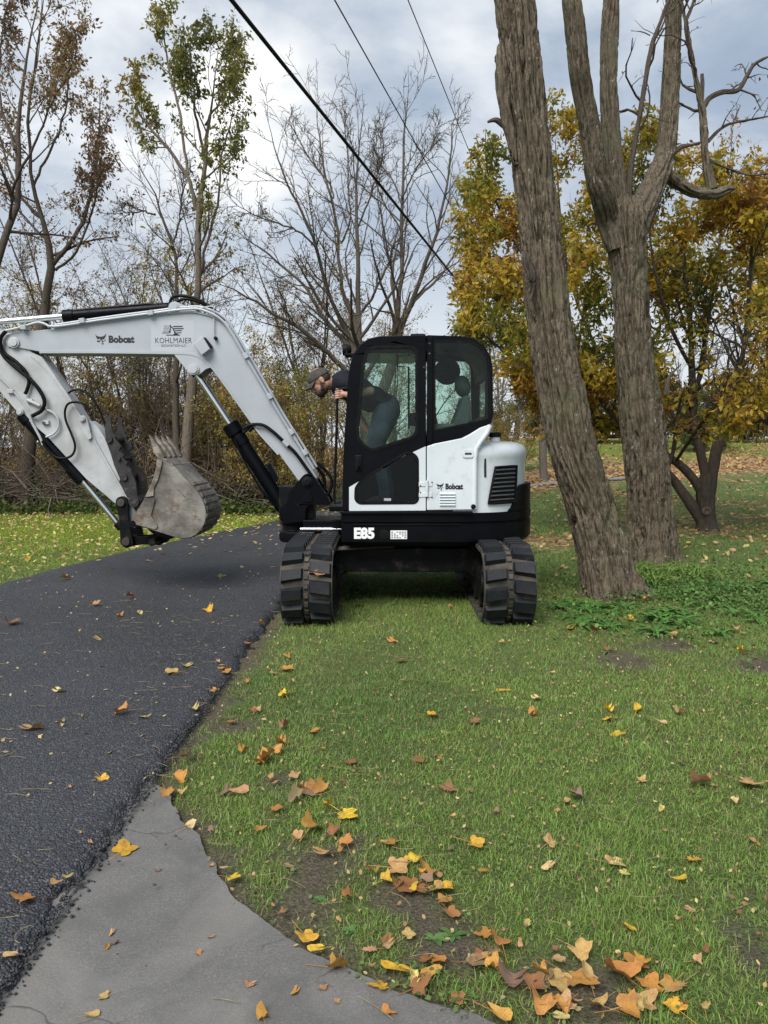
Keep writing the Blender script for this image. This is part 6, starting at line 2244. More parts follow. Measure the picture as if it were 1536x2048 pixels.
# ---- understory: prototypes, then copies
def proto_tree(name, h, lean, pal, pw, per, n1, n2, size, seed, bark, nst=1, clump=0.15, t0=0.2, n3=0, l1=0.3, wid=0.5, r=0.045):
    g = np.random.default_rng(500 + seed)
    root = empty(name)
    ls = []
    for k in range(nst):
        a = g.uniform(0, 6.28)
        d = np.array([math.cos(a) * lean, math.sin(a) * lean, 1.0])
        P = [np.array([math.cos(a) * 0.08 * k, math.sin(a) * 0.08 * k, -0.15])]
        hh = h * g.uniform(0.75, 1.05)
        for i in range(13):
            d = norm(d + g.normal(size=3) * 0.09 + np.array([0, 0, 0.05]))
            P.append(P[-1] + d * hh / 13)
        ls.append((np.array(P), r * g.uniform(0.7, 1.1) * np.linspace(1, 0.15, 14)))
    P0, R0 = np.stack([l[0] for l in ls]), np.stack([l[1] for l in ls])
    G = Geo()
    G.add(*tubes(P0, R0, 7))
    G.build('trunk', MATS[bark], root, True)
    q1 = spawn(P0, R0, n1, t0, 1.0, 50, 14, l1, 8, 0.14, 0.05, 0.5, 0.006, 0.4, 2.6, g)
    q2 = spawn(*q1, n2, 0.2, 1.0, 42, 14, 0.5, 6, 0.18, 0.02, 0.6, 0.004, 0.2, 1.2, g)
    Gb = Geo()
    Gb.add(*tubes(q1[0], q1[1], 4))
    Gb.add(*tubes(q2[0], q2[1], 3))
    last = q2
    if n3:
        q3_ = spawn(*q2, n3, 0.2, 1.0, 40, 14, 0.5, 5, 0.2, 0.02, 0.6, 0.004, 0.15, 0.6, g)
        Gb.add(*tubes(q3_[0], q3_[1], 3))
    Gb.build('branches', MATS[bark], root, True)['kind'] = 'stuff'
    if pal:
        Gl = Geo()
        Gl.add(*leaves(last[0], per, size, 0.3, wid, 0.5, pal, pw, 0.05, 0.05, g, 0.6, seed * 2.3, 0.12, clump))
        Gl.build('crown', LEAF, root, True, False)['kind'] = 'stuff'
    return root


def place(root, x, y, rz, sc, first):
    r = root
    if not first:
        r = root.copy()
        COL.objects.link(r)
        for ch in root.children:
            c = ch.copy()
            COL.objects.link(c)
            c.parent = r
    r.location = (x, y, float(height(x, y)))
    r.rotation_euler = (0, 0, rz)
    r.scale = (sc, sc, sc)
    return r


PROTO = [(proto_tree('sapling', 6.5, 0.15, YELLO, [1, 2, 1.4, 1], 12, 17, 8, 0.06, 1, 'bark_wood', 2), 'thin sapling with sparse yellow leaves in the wood behind the boom', 'yellow saplings in the wood'),
         (proto_tree('sapling', 7.5, 0.2, BROWN, [1, 2, 2, 1], 9, 17, 8, 0.06, 2, 'bark_dark', 2), 'thin dark sapling with brown leaves in the wood behind the boom', 'brown saplings in the wood'),
         (proto_tree('sapling', 8.0, 0.12, None, None, 0, 16, 8, 0.1, 3, 'bark_grey', 3, n3=4, r=0.035), 'bare grey many-stemmed sapling in the wood behind the boom', 'bare saplings in the wood'),
         (proto_tree('shrub', 3.2, 0.35, OLIVE + YELLO[1:3], [1, 1.5, 1.5, 1, 1, 1], 12, 11, 7, 0.055, 4, 'bark_wood', 6, 0.1, 0.12, r=0.02), 'yellow-green shrub in the undergrowth at the wood edge', 'yellow-green shrubs at the wood edge'),
         (proto_tree('shrub', 2.6, 0.4, BROWN + YELLO[2:], [1, 2, 2, 1, 1, 1], 10, 11, 7, 0.055, 5, 'bark_dark', 7, 0.15, 0.12, r=0.018), 'tangled brown-leaved shrub in the undergrowth at the wood edge', 'brown shrubs at the wood edge')]
SPOTS = []
prng = np.random.default_rng(77)
for k in range(34):                                     # wood on the left, deepening behind the drive
    y = prng.uniform(19.5, 31)
    x = prng.uniform(-0.53 * y, 0.02 * y)
    SPOTS.append((prng.choice([0, 0, 1, 1, 2]), x, y, prng.uniform(0.75, 1.25)))
for k in range(20):
    y = prng.uniform(18.3, 22)
    x = prng.uniform(-0.53 * y, -0.075 * y)
    SPOTS.append((prng.choice([3, 3, 4]), x, y, prng.uniform(0.8, 1.35)))
for k in range(10):                                     # behind the machine
    y = prng.uniform(24, 32)
    SPOTS.append((prng.choice([0, 1, 2, 3]), prng.uniform(-0.02, 0.19) * y, y, prng.uniform(0.7, 1.0)))
for k in range(12):                                     # the wood runs on past the frame
    y = prng.uniform(19, 27)
    SPOTS.append((k % 5, -0.55 * y - prng.uniform(0.3, 6), y, prng.uniform(0.9, 1.3)))
used = set()
for kind, x, y, sc in SPOTS:
    root, lab, grp = PROTO[kind]
    r = place(root, x, y, prng.uniform(0, 6.28), sc, kind not in used)
    used.add(kind)
    tag(r, lab, 'tree' if kind < 3 else 'shrub', grp)

# ---- far trees beyond the hill on the right
FARP = [(proto_tree('hill_tree', 8.5, 0.1, None, None, 0, 16, 8, 0.1, 8, 'bark_grey', 2, n3=4, r=0.12, l1=0.34), 'bare grey tree on the far hill', 'bare trees on the far hill'),
        (proto_tree('hill_shrub', 2.8, 0.4, [(0.06, 0.055, 0.03), (0.11, 0.085, 0.05), (0.09, 0.09, 0.035)], [1, 1, 1], 9, 10, 7, 0.13, 9, 'bark_grey', 7, 0.05, 0.08, r=0.03), 'grey-brown bush along the top of the hill', 'bushes along the hill')]
usedf = set()
for k in range(34):
    kind = 0 if k < 12 else 1
    y = prng.uniform(44, 58) if kind == 0 else prng.uniform(37, 50)
    x = prng.uniform(0.10, 0.56) * y
    root, lab, grp = FARP[kind]
    r = place(root, x, y, prng.uniform(0, 6.28), prng.uniform(0.8, 1.4) if kind else prng.uniform(0.7, 1.15), kind not in usedf)
    usedf.add(kind)
    tag(r, lab, 'tree' if kind == 0 else 'bush', grp)
gs = proto_tree('green_bush', 2.6, 0.3, [(0.05, 0.09, 0.02), (0.10, 0.13, 0.03), (0.16, 0.15, 0.04)], [1, 2, 1], 12, 12, 8, 0.11, 12, 'bark_wood', 7, 0.0, 0.05, r=0.03)
place(gs, *PT(1405, 880, 33)[:2], 0.4, 1.1, True)
tag(gs, 'rounded green bush on the hill behind the golden tree', 'bush')
wood_tree('grey_trunk_tree', 'grey straight-trunked tree on the slope between excavator and leaning trunk',
          [[(1088, 985, 30), (1088, 960, 24), (1087, 900, 22), (1086, 800, 20), (1084, 650, 16), (1080, 500, 12), (1078, 380, 6)], [(1086, 760, 10), (1110, 640, 8, .5), (1140, 500, 5, .9), (1150, 400, 3, 1)],
           [(1085, 700, 10), (1050, 580, 8, -.5), (1020, 450, 4, -.9)]], 24.5, 'bark_grey', OLIVE, [1, 1, 1, 1], 3, 9, 5, 0, 0.11, seed=9)

# ---- overhead cables
def cable(a, b, r, name, label, sag):
    A, B = np.array(a), np.array(b)
    t = np.linspace(0, 1, 40)[:, None]
    P = A * (1 - t) + B * t
    P[:, 2] -= (4 * sag * t * (1 - t))[:, 0]
    tag(MB().tube(list(P), r, 8).build(name, MATS['hose_rubber']), label, 'cable')
cable(PT(418, -56, 7.0), PT(1075, 762, 34), 0.021, 'overhead_cable', 'thick black overhead cable crossing the sky above the cab', 0.0)
cable(PT(640, -52, 9.5), PT(1120, 800, 46), 0.009, 'overhead_cable', 'thin black overhead wire beside the thick cable', 0.0)
cable(PT(795, -52, 10.5), PT(1075, 640, 46), 0.008, 'overhead_cable', 'thin overhead wire meeting the golden tree', 0.0)
# =================================================================== grass, fallen leaves, weeds, brush
srng = np.random.default_rng(5)
GRASS = leaf_mat('grass_blade', 0.3, 0.45)


def lawn_ok(x, y):
    ok = ~in_poly(x, y, CONC_POLY) | (dist_conc(x, y) < 0.02)
    ok &= ~((x > road_l(y) - 0.01) & (x < road_r(y) + 0.015))
    return ok


def grass_band(y0, y1, dens, hgt, wid, seg, G, xl=None, xr=None):
    """blades between two distances; seg 2 = bent blade of three triangles, 1 = single triangle"""
    xa = -(0.54 * y1 + 1.7) if xl is None else xl
    xb = (0.54 * y1 + 1.7) if xr is None else xr
    N = int((xb - xa) * (y1 - y0) * dens)
    x, y = srng.uniform(xa, xb, N), srng.uniform(y0, y1, N)
    out_ = np.abs(x) - (0.54 * y + 0.3)
    keep = (srng.random(N) > 0.35 * sstep(0.0, 0.6, out_)) & (out_ < 1.5) & lawn_ok(x, y)
    x, y = x[keep], y[keep]
    b_, l_ = bare(x, y), litter(x, y)
    tuft = n2(x, y, 7.0, 21.0, 2)
    keep = srng.random(len(x)) > np.clip(b_ * 0.97 + 0.75 * l_ + (tuft < 0.36) * 0.45, 0, 0.995)
    keep &= ~((y > 17.6) & (x < -0.5))
    x, y, tuft = x[keep], y[keep], tuft[keep]
    N = len(x)
    z = height(x, y)
    lush = sstep(8, 13, y) * sstep(0, -2.5, x)
    tall = 1 + 0.55 * sstep(0.6, 0.75, tuft) + 0.3 * sstep(0.62, 0.7, n2(x, y, 1.1, 31.0))
    h = hgt * tall * srng.uniform(0.55, 1.25, N)
    a = srng.uniform(0, 2 * np.pi, N)
    lean = np.abs(srng.normal(1.0, 0.42, N))
    d = np.stack([np.cos(a) * np.sin(lean), np.sin(a) * np.sin(lean), np.cos(lean)], -1)
    b2 = srng.uniform(0, 2 * np.pi, N)
    s = np.stack([np.cos(b2), np.sin(b2), np.zeros(N)], -1) * (wid * srng.uniform(0.6, 1.3, N) * 0.5)[:, None]
    base = np.stack([x, y, z - 0.004], -1)
    g0 = np.array([0.150, 0.270, 0.050])
    g1 = np.array([0.265, 0.365, 0.090])
    g2 = np.array([0.095, 0.185, 0.046])
    k = srng.random((N, 1))
    C = g0 * (1 - k) + g1 * k
    dk = sstep(0.50, 0.62, n2(x, y, 0.9, 41.0))[:, None]
    C = C * (1 - 0.6 * dk) + g2 * 0.6 * dk
    lu = np.array([0.27, 0.36, 0.03]) * srng.uniform(0.75, 1.25, (N, 1))
    C = C * (1 - lush[:, None]) + lu * lush[:, None]
    dry = srng.random(N) < 0.10 + 0.16 * b_[keep] + 0.08 * sstep(0.52, 0.66, n2(x, y, 1.7, 51.0))
    C[dry] = np.array([0.30, 0.245, 0.13]) * srng.uniform(0.6, 1.2, (dry.sum(), 1))
    if seg == 1:
        V = np.stack([base - s, base + s, base + d * h[:, None]], 1)
        b = np.arange(N) * 3
        F = np.stack([b, b + 1, b + 2], -1)
        G.add(V.reshape(-1, 3), F, np.repeat(C, 3, 0))
    else:
        mid = base + np.array([0, 0, 1.0]) * (h * 0.30)[:, None] + d * (h * 0.25)[:, None]
        tip = mid + (d * 0.9 + np.array([0, 0, -0.35])) * (h * 0.6)[:, None]
        V = np.stack([base - s, base + s, mid + s * 0.85, mid - s * 0.85, tip], 1)
        b = np.arange(N) * 5
        F = np.concatenate([np.stack([b, b + 1, b + 2], -1), np.stack([b, b + 2, b + 3], -1), np.stack([b + 3, b + 2, b + 4], -1)])
        G.add(V.reshape(-1, 3), F, np.repeat(C, 5, 0))


G = Geo()
grass_band(0.9, 1.5, 7000, 0.042, 0.0032, 1, G)
grass_band(1.5, 2.4, 20000, 0.040, 0.0023, 2, G)
grass_band(2.4, 3.4, 17000, 0.039, 0.0026, 2, G)
grass_band(3.4, 5.0, 11000, 0.040, 0.0033, 2, G)
grass_band(5.0, 7.5, 6500, 0.045, 0.0046, 1, G)
grass_band(7.5, 10.5, 2800, 0.050, 0.0075, 1, G)
grass_band(10.5, 15, 1000, 0.060, 0.012, 1, G)
grass_band(15, 24, 260, 0.065, 0.022, 1, G)
lawn = G.build('grass', GRASS, None, smooth=False)
tag(lawn, 'short green lawn grass with dry blades mixed in', 'grass', kind='stuff')

# ---- clover and ground ivy: small round leaves low in the turf
CLOV = leaf_mat('weed_leaf', 0.25, 0.55)


def small_leaves(x, y, size, lift, C, G, tilt=0.5, asp=0.8):
    N = len(x)
    c = np.stack([x, y, height(x, y) + lift], -1)
    a = srng.uniform(0, 2 * np.pi, N)
    nrm = norm(np.stack([srng.normal(0, tilt, N), srng.normal(0, tilt, N), np.ones(N)], -1))
    d = norm(np.cross(nrm, np.stack([np.cos(a), np.sin(a), np.zeros(N)], -1)))
    s = np.cross(nrm, d)
    sz = (size * srng.uniform(0.6, 1.3, N))[:, None]
    V = np.stack([c - d * sz * 0.5, c - d * sz * 0.1 + s * sz * 0.5 * asp, c + d * sz * 0.3 + s * sz * 0.36 * asp, c + d * sz * 0.5,
                  c + d * sz * 0.3 - s * sz * 0.36 * asp, c - d * sz * 0.1 - s * sz * 0.5 * asp], 1)
    b = np.arange(N) * 6
    F = np.concatenate([np.stack([b, b + 1, b + 2, b + 3], -1), np.stack([b, b + 3, b + 4, b + 5], -1)])
    G.add(V.reshape(-1, 3), F, np.repeat(C, 6, 0))


def scatter(n, u0, u1, v0, v1, gate=None):
    """points on the ground under a pixel window"""
    u, v = srng.uniform(u0, u1, n), srng.uniform(v0, v1, n)
    d = _F[None] + _R[None] * ((u - CX) / F_PX)[:, None] + _U[None] * ((CY - v) / F_PX)[:, None]
    t = -CAM_H / d[:, 2]
    x, y = d[:, 0] * t, d[:, 1] * t
    k = lawn_ok(x, y)
    if gate is not None:
        k &= gate(x, y)
    return x[k], y[k]


G = Geo()
x, y = scatter(21000, 380, 2000, 1480, 2120, lambda x, y: srng.random(len(x)) < 0.05 + 0.55 * sstep(0.50, 0.68, n2(x, y, 2.6, 61.0)) * (0.3 + 0.7 * sstep(0.4, 0.6, n2(x, y, 14, 3.0))))
C = np.array([0.085, 0.140, 0.036]) * srng.uniform(0.6, 1.5, (len(x), 1)) + srng.uniform(0, 0.03, (len(x), 1)) * np.array([1, 0.6, 0.1])
small_leaves(x, y, np.full(len(x), 0.0135), srng.uniform(0.006, 0.030, len(x)), C, G)
x, y = scatter(42000, 1040, 1660, 1095, 1420, lambda x, y: srng.random(len(x)) < 1.8 * np.exp(-(((x - 3.5) / 1.6) ** 2 + ((y - 7.9) / 1.4) ** 2)) * (0.22 + 0.85 * sstep(0.38, 0.62, n2(x, y, 1.6, 71.0)) * sstep(0.3, 0.6, n2(x, y, 7, 17.0))))
C = np.array([0.085, 0.150, 0.034]) * srng.uniform(0.55, 1.5, (len(x), 1))
small_leaves(x, y, np.full(len(x), 0.030), srng.uniform(0.01, 0.12, len(x)), C, G, 0.6)
tag(G.build('clover', CLOV, None, smooth=False), 'low clover and creeping weeds patched through the lawn', 'weeds', kind='stuff')

# ---- leafy weeds round the trunks: individual plants
def weed(x, y, n, ln, wd, col, seed, label, group, rise=0.7):
    g = np.random.default_rng(seed)
    root = empty('weed_plant', (x, y, float(height(x, y))))
    tag(root, label, 'plant', group)
    for k in range(n):
        a = 2.4 * k + g.uniform(-0.4, 0.4)
        L = ln * g.uniform(0.6, 1.15)
        w_ = wd * g.uniform(0.8, 1.2)
        el = rise * g.uniform(0.5, 1.3)
        m_ = 7
        vs = []
        p = np.array([0, 0, 0.0])
        for i in range(m_):
            t = i / (m_ - 1)
            e = el * (1 - 1.5 * t)
            p = p + np.array([math.cos(a) * math.cos(e), math.sin(a) * math.cos(e), math.sin(e)]) * (L / (m_ - 1) if i else 0)
            hw = w_ * (math.sin(math.pi * min(1, t * 0.93 + 0.07)) ** 0.8) * 0.5
            sd = np.array([-math.sin(a), math.cos(a), 0])
            vs += [p + sd * hw + [0, 0, hw * 0.35], p, p - sd * hw + [0, 0, hw * 0.35]]
        V = np.array(vs)
        F = []
        for i in range(m_ - 1):
            b = i * 3
            F += [(b, b + 1, b + 4, b + 3), (b + 1, b + 2, b + 5, b + 4)]
        c = np.array(col) * g.uniform(0.7, 1.35)
        mesh_np('leaf', V, np.array(F), CLOV, root, True, np.repeat(c[None], len(V), 0), local=True)
    return root


wspots = [(1150, 1208), (1175, 1222), (1198, 1216), (1225, 1230), (1140, 1236), (1250, 1216), (1190, 1242), (1160, 1252), (1275, 1196), (1218, 1256), (1302, 1176), (1120, 1216)]
for i, (u, v) in enumerate(wspots):
    p = GR(u, v)
    weed(p[0], p[1], 13, 0.21, 0.036, (0.065, 0.17, 0.034), 300 + i, 'rosette of lance-shaped green leaves at the foot of the leaning trunk', 'broad-leaved weeds under the leaning trunk')
gsp = [(1282, 1150), (1300, 1158), (1318, 1150), (1335, 1160), (1290, 1168), (1312, 1170), (1350, 1152), (1265, 1158), (1372, 1150), (1395, 1156)]
for i, (u, v) in enumerate(gsp):
    p = GR(u, v)
    weed(p[0], p[1], 22, 0.42, 0.016, (0.15, 0.235, 0.05), 340 + i, 'tuft of long light-green grass at the base of the forked tree', 'long grass tufts under the forked tree', 1.25)
for i, (u, v) in enumerate([(1360, 1178), (1400, 1172), (1430, 1182), (1460, 1170), (1330, 1190), (1490, 1180), (1380, 1196)]):
    p = GR(u, v)
    weed(p[0], p[1], 12, 0.26, 0.028, (0.075, 0.185, 0.04), 370 + i, 'spreading narrow-leaved green weed between the trunks and the golden tree', 'weeds beside the forked tree', 0.5)
rw = np.random.default_rng(88)
for i in range(26):
    u, v = rw.uniform(1310, 1545), rw.uniform(1165, 1275)
    if u < 1345 and v < 1200:
        continue
    p = GR(u, v)
    weed(p[0], p[1], int(rw.integers(9, 16)), rw.uniform(0.16, 0.30), rw.uniform(0.024, 0.042), (0.085, 0.19, 0.04), 420 + i, 'leafy green weed in the rough ground right under the forked tree', 'weeds in the rough ground under the trees', rw.uniform(0.6, 1.15))
for i, (u, v, s) in enumerate([(905, 1872, 0.05), (868, 1880, 0.042), (925, 1985, 0.045), (640, 1800, 0.036), (700, 1862, 0.036)]):
    p = GR(u, v)
    weed(p[0], p[1], 6, s, 0.02, (0.085, 0.16, 0.045), 390 + i, 'small plantain rosette near the old paving', 'plantain rosettes near the paving', 0.5)

# ---- fallen leaves
FALL = leaf_mat('fallen_leaf', 0.15, 0.7, use_obj=True)


def leaf_outline(kind, g):
    if kind == 'maple':
        pts = [(-170, 0.16), (-150, 0.42), (-128, 0.50), (-112, 0.40), (-92, 0.70), (-72, 0.88), (-60, 0.62), (-44, 0.50), (-30, 0.72), (-12, 0.90), (0, 1.0),
               (12, 0.90), (30, 0.72), (44, 0.50), (60, 0.62), (72, 0.88), (92, 0.70), (112, 0.40), (128, 0.50), (150, 0.42), (170, 0.16)]
    elif kind == 'tulip':
        pts = [(-165, 0.22), (-140, 0.56), (-118, 0.74), (-98, 0.70), (-80, 0.62), (-60, 0.78), (-42, 0.96), (-26, 0.88), (-10, 0.74), (0, 0.70), (10, 0.74), (26, 0.88), (42, 0.96), (60, 0.78), (80, 0.62), (98, 0.70), (118, 0.74), (140, 0.56), (165, 0.22)]
    elif kind == 'oak':
        pts = [(-172, 0.4), (-150, 0.34), (-130, 0.50), (-110, 0.26), (-90, 0.46), (-72, 0.28), (-52, 0.62), (-34, 0.42), (-22, 0.80), (-10, 0.72), (0, 1.0), (10, 0.72), (22, 0.80), (34, 0.42), (52, 0.62), (72, 0.28), (90, 0.46), (110, 0.26), (130, 0.50), (150, 0.34), (172, 0.4)]
    else:
        pts = [(a, (0.95 if abs(a) < 20 else 0.42 + 0.5 * abs(math.cos(math.radians(a))) ** 2.2)) for a in range(-170, 175, 26)]
    return [(math.radians(a), r * g.uniform(0.9, 1.08)) for a, r in pts]


def leaf_mesh(kind, seed, curl):
    g = np.random.default_rng(seed)
    o = leaf_outline(kind, g)
    n = len(o)
    vs = [(0.0, 0.0, 0.0)]
    for f in (0.5, 1.0):
        for a, r in o:
            rr = r * f * 0.5
            vs.append((rr * math.cos(a), rr * math.sin(a) * 0.95, 0))
    V = np.array(vs)
    th = g.uniform(0, math.pi)
    ax = np.array([math.cos(th), math.sin(th)])
    w_ = V[:, 0] * ax[0] + V[:, 1] * ax[1]
    w2_ = -V[:, 0] * ax[1] + V[:, 1] * ax[0]
    V[:, 2] = curl * (1.7 * w_ ** 2 + 0.5 * w2_ * np.abs(w2_)) + 0.10 * np.abs(V[:, 1]) + (vnoise(V * 4 + seed) - 0.5) * 0.22 * (0.3 + curl) * np.linalg.norm(V, axis=1) * 2
    sq = 1 - 0.28 * curl
    V[:, 0] = V[:, 0] * (1 - (1 - sq) * abs(ax[0]))
    V[:, 1] = V[:, 1] * (1 - (1 - sq) * abs(ax[1]))
    V[:, 2] -= V[:, 2].min()
    F3 = [(0, 1 + i, 1 + i + 1) for i in range(n - 1)]
    F4 = [(1 + i, 1 + n + i, 1 + n + i + 1, 1 + i + 1) for i in range(n - 1)]
    # stalk
    b = len(V)
    V = np.vstack([V, [(-0.02, 0.012, V[0, 2]), (-0.02, -0.012, V[0, 2]), (-0.78, 0.05, 0.05), (-0.78, 0.03, 0.05)]])
    F4.append((b, b + 1, b + 3, b + 2))
    me = bpy.data.meshes.new('fallen_leaf')
    me.from_pydata([tuple(v) for v in V], [], F3 + F4)
    me.polygons.foreach_set('use_smooth', np.ones(len(me.polygons), bool))
    me.update()
    me.materials.append(FALL)
    return me


LM = {k: [leaf_mesh(k, 10 * i + s, c) for i, c in enumerate((0.12, 0.4, 0.7, 1.0))] for s, k in enumerate(('maple', 'tulip', 'oak', 'oval'))}
LCOL = {'y': (0.66, 0.42, 0.035), 'p': (0.60, 0.50, 0.22), 'o': (0.47, 0.235, 0.055), 't': (0.45, 0.29, 0.14), 'b': (0.23, 0.115, 0.065), 'r': (0.30, 0.125, 0.055), 'g': (0.21, 0.165, 0.115)}
LNAME = {'y': 'yellow', 'p': 'pale cream', 'o': 'orange', 't': 'tan', 'b': 'brown', 'r': 'rust red', 'g': 'grey-brown'}


def drop(u, v, size, c, kind=None, curl=None, x=None, y=None):
    if x is None:
        p = GR(u, v)
        x, y = p[0], p[1]
    kind = kind or srng.choice(['tulip', 'maple', 'tulip', 'oval'])
    me = LM[kind][int(srng.integers(0, 4)) if curl is None else curl]
    o = bpy.data.objects.new('fallen_leaf', me)
    COL.objects.link(o)
    road = road_l(y) < x < road_r(y)
    pav = bool(in_poly(np.array([x]), np.array([y]), CONC_POLY)[0]) and not road
    z = 0.050 if road else (0.010 if pav else float(height(x, y)) + 0.020)
    if road and y > 12:
        z = float(height(x, y)) + 0.05
    o.location = (x, y, z)
    o.rotation_euler = (srng.normal(0.10, 0.16), srng.normal(0, 0.16), srng.uniform(0, 6.28))
    o.scale = (size, size, size * srng.uniform(0.8, 1.3))
    col = np.array(LCOL[c]) * srng.uniform(0.75, 1.15) * np.array([1, srng.uniform(0.85, 1.15), srng.uniform(0.75, 1.1)])
    o.color = (*col, 1)
    where = 'on the asphalt drive' if road else ('on the old grey paving' if pav else 'in the grass')
    shape = {'oak': 'narrow-lobed', 'oval': 'small oval', 'maple': 'pointed lobed', 'tulip': 'broad lobed'}[kind]
    tag(o, f'{LNAME[c]} {shape} fallen leaf lying {where}', 'leaf', f'{LNAME[c]} fallen leaves {where}')
    return o


BIG = [(245, 1708, 48, 'y', 'tulip', 0), (57, 1828, 56, 'o', 'maple', 1), (367, 1526, 34, 't'), (354, 1567, 32, 'o'), (333, 1590, 30, 'o'), (358, 1595, 28, 't'), (203, 1578, 28, 'y', 'tulip', 1), (487, 1509, 26, 'o'),
       (536, 1526, 46, 'o', 'tulip', 2), (548, 1512, 30, 'o'), (524, 1530, 30, 't'), (700, 1532, 32, 'b'), (477, 1591, 38, 't', 'oval', 2), (604, 1583, 28, 't'), (641, 1591, 40, 'o', 'tulip', 3), (594, 1607, 34, 'g', 'tulip', 3),
       (654, 1622, 30, 'y'), (690, 1636, 50, 'y', 'maple', 1), (620, 1667, 50, 'o', 'tulip', 2), (693, 1698, 32, 'o', 'tulip', 3), (781, 1693, 34, 'o'), (747, 1755, 34, 'o', 'tulip', 3), (790, 1744, 48, 't', 'tulip', 1),
       (375, 1659, 30, 'p', 'oval'), (463, 1763, 34, 'y'), (565, 1836, 24, 'r', 'maple'), (609, 1880, 48, 'y', 'tulip', 0), (633, 1906, 30, 'y', 'oval', 0), (667, 1950, 58, 'o', 'tulip', 3), (766, 1979, 48, 'y', 'maple', 0),
       (745, 1911, 36, 't', 'oak', 0), (526, 2042, 38, 'o'), (23, 1942, 26, 't', 'oval'), (138, 1781, 22, 'p', 'oval'), (801, 1324, 28, 'r'), (863, 1436, 25, 'y', 'tulip', 1), (948, 1447, 26, 'b', 'maple'), (1065, 1436, 28, 'o'),
       (1008, 1386, 26, 'y'), (1073, 1403, 22, 'p', 'oval'), (1223, 1444, 30, 'y'), (1239, 1474, 30, 'y'), (1217, 1428, 24, 'y'), (1274, 1425, 26, 'y', 'oval'), (1359, 1431, 26, 't', 'oval'), (1321, 1450, 22, 'p', 'oval'),
       (836, 1529, 34, 'b'), (896, 1586, 38, 'b', 'maple', 0), (1282, 1567, 22, 't'), (1408, 1580, 50, 't', 'tulip', 2), (1492, 1575, 60, 't', 'maple', 1), (1152, 1599, 34, 'g', 'tulip', 3), (948, 1697, 36, 'y', 'tulip', 1),
       (1097, 1692, 30, 'p', 'tulip', 0), (1097, 1741, 28, 'p', 'oval', 0), (1225, 1733, 46, 'p', 'tulip', 1), (1383, 1725, 33, 'o', 'oak'), (1359, 1765, 30, 'y', 'oval'), (825, 1727, 36, 'y', 'tulip', 1),
       (784, 1692, 34, 'o'), (850, 1749, 46, 'o', 'oval', 2), (831, 1779, 66, 'r', 'maple', 0), (882, 1787, 46, 'y', 'tulip', 1), (893, 1814, 38, 'o', 'maple', 1), (1054, 1858, 22, 'p', 'oval', 0), (1261, 1869, 32, 'y', 'tulip', 0),
       (1157, 1915, 52, 't', 'tulip', 2), (1002, 1904, 50, 'o', 'tulip', 2), (991, 1948, 40, 'o', 'oval', 0), (1081, 1961, 40, 'o', 'tulip', 3), (1149, 1967, 76, 'o', 'maple', 0), (1266, 1940, 56, 'o', 'tulip', 1),
       (1027, 1975, 66, 'g', 'oval', 3), (1244, 1975, 86, 'o', 'tulip', 2), (1296, 1986, 60, 'o', 'maple', 1), (1356, 1983, 68, 't', 'oak', 0), (1277, 2018, 72, 't', 'maple', 1), (1353, 2030, 50, 'y', 'tulip', 1), (1250, 2035, 56, 'o', 'tulip', 2),
       (847, 1934, 38, 'r', 'maple', 1), (831, 1975, 32, 'p'), (997, 2040, 52, 'o', 'oval', 2), (1081, 2024, 54, 'o', 'tulip', 2), (1127, 2027, 44, 'o', 'tulip', 3), (1408, 2035, 30, 't', 'maple'), (628, 1470, 28, 'o'),
       (570, 1395, 24, 'y'), (572, 1342, 20, 'o'), (497, 1300, 22, 'o'), (452, 1357, 18, 'o'), (248, 1445, 34, 'o', 'tulip', 2), (64, 1477, 42, 't', 'oval', 1), (119, 1398, 24, 'p', 'oval'), (289, 1453, 28, 'p', 'oval'), (375, 1346, 26, 'p', 'oval'),
       (350, 1359, 34, 't'), (240, 1245, 16, 'o'), (418, 1232, 22, 'y'), (256, 1207, 22, 'r'), (131, 1168, 20, 't'), (199, 1292, 22, 'p', 'oval'), (187, 1223, 20, 't'), (18, 1261, 36, 'b'), (279, 1239, 18, 'p', 'oval'), (439, 1161, 20, 'p'),
       (447, 1353, 26, 'o'), (435, 1391, 26, 'o'), (574, 1344, 24, 'o'), (547, 1353, 20, 't'), (571, 1396, 26, 'y'), (390, 1434, 24, 'p', 'oval'), (1256, 1240, 26, 'y', 'tulip', 0), (1142, 1258, 26, 'o'), (1185, 1265, 22, 'b'), (1290, 1205, 20, 'y'),
       (1215, 1303, 26, 'b'), (1340, 1270, 24, 't'), (1480, 1308, 24, 'y'), (1470, 1265, 24, 't'), (785, 1287, 20, 'o'), (850, 1215, 16, 't'), (900, 1218, 18, 't'), (1000, 1290, 16, 't'), (720, 1212, 22, 't'), (520, 1262, 18, 't'),
       (300, 1130, 16, 't'), (160, 1060, 16, 'y'), (60, 1120, 18, 'y'), (600, 1090, 22, 't')]
for it in BIG:
    u, v, s = it[:3]
    d_ = GR(u, v)[1]
    drop(u, v, s * d_ / F_PX * 1.48, it[3], it[4] if len(it) > 4 else None, it[5] if len(it) > 5 else None)
count = len(BIG)
CL = [(1190, 1975, 330, 75, 16), (820, 1765, 120, 75, 7), (590, 1590, 150, 110, 12), (960, 1920, 240, 80, 8), (540, 1400, 110, 90, 8)]
for cu_, cv_, su_, sv_, n_ in CL:                      # leaves gather in drifts
    for k in range(n_):
        u, v = srng.normal(cu_, su_ * 0.55), min(2046, srng.normal(cv_, sv_ * 0.6))
        d_ = GR(u, v)[1]
        drop(u, v, srng.uniform(0.055, 0.11), srng.choice(['o', 't', 'b', 'r', 'y', 'o', 't', 'g']), None, None)
        count += 1
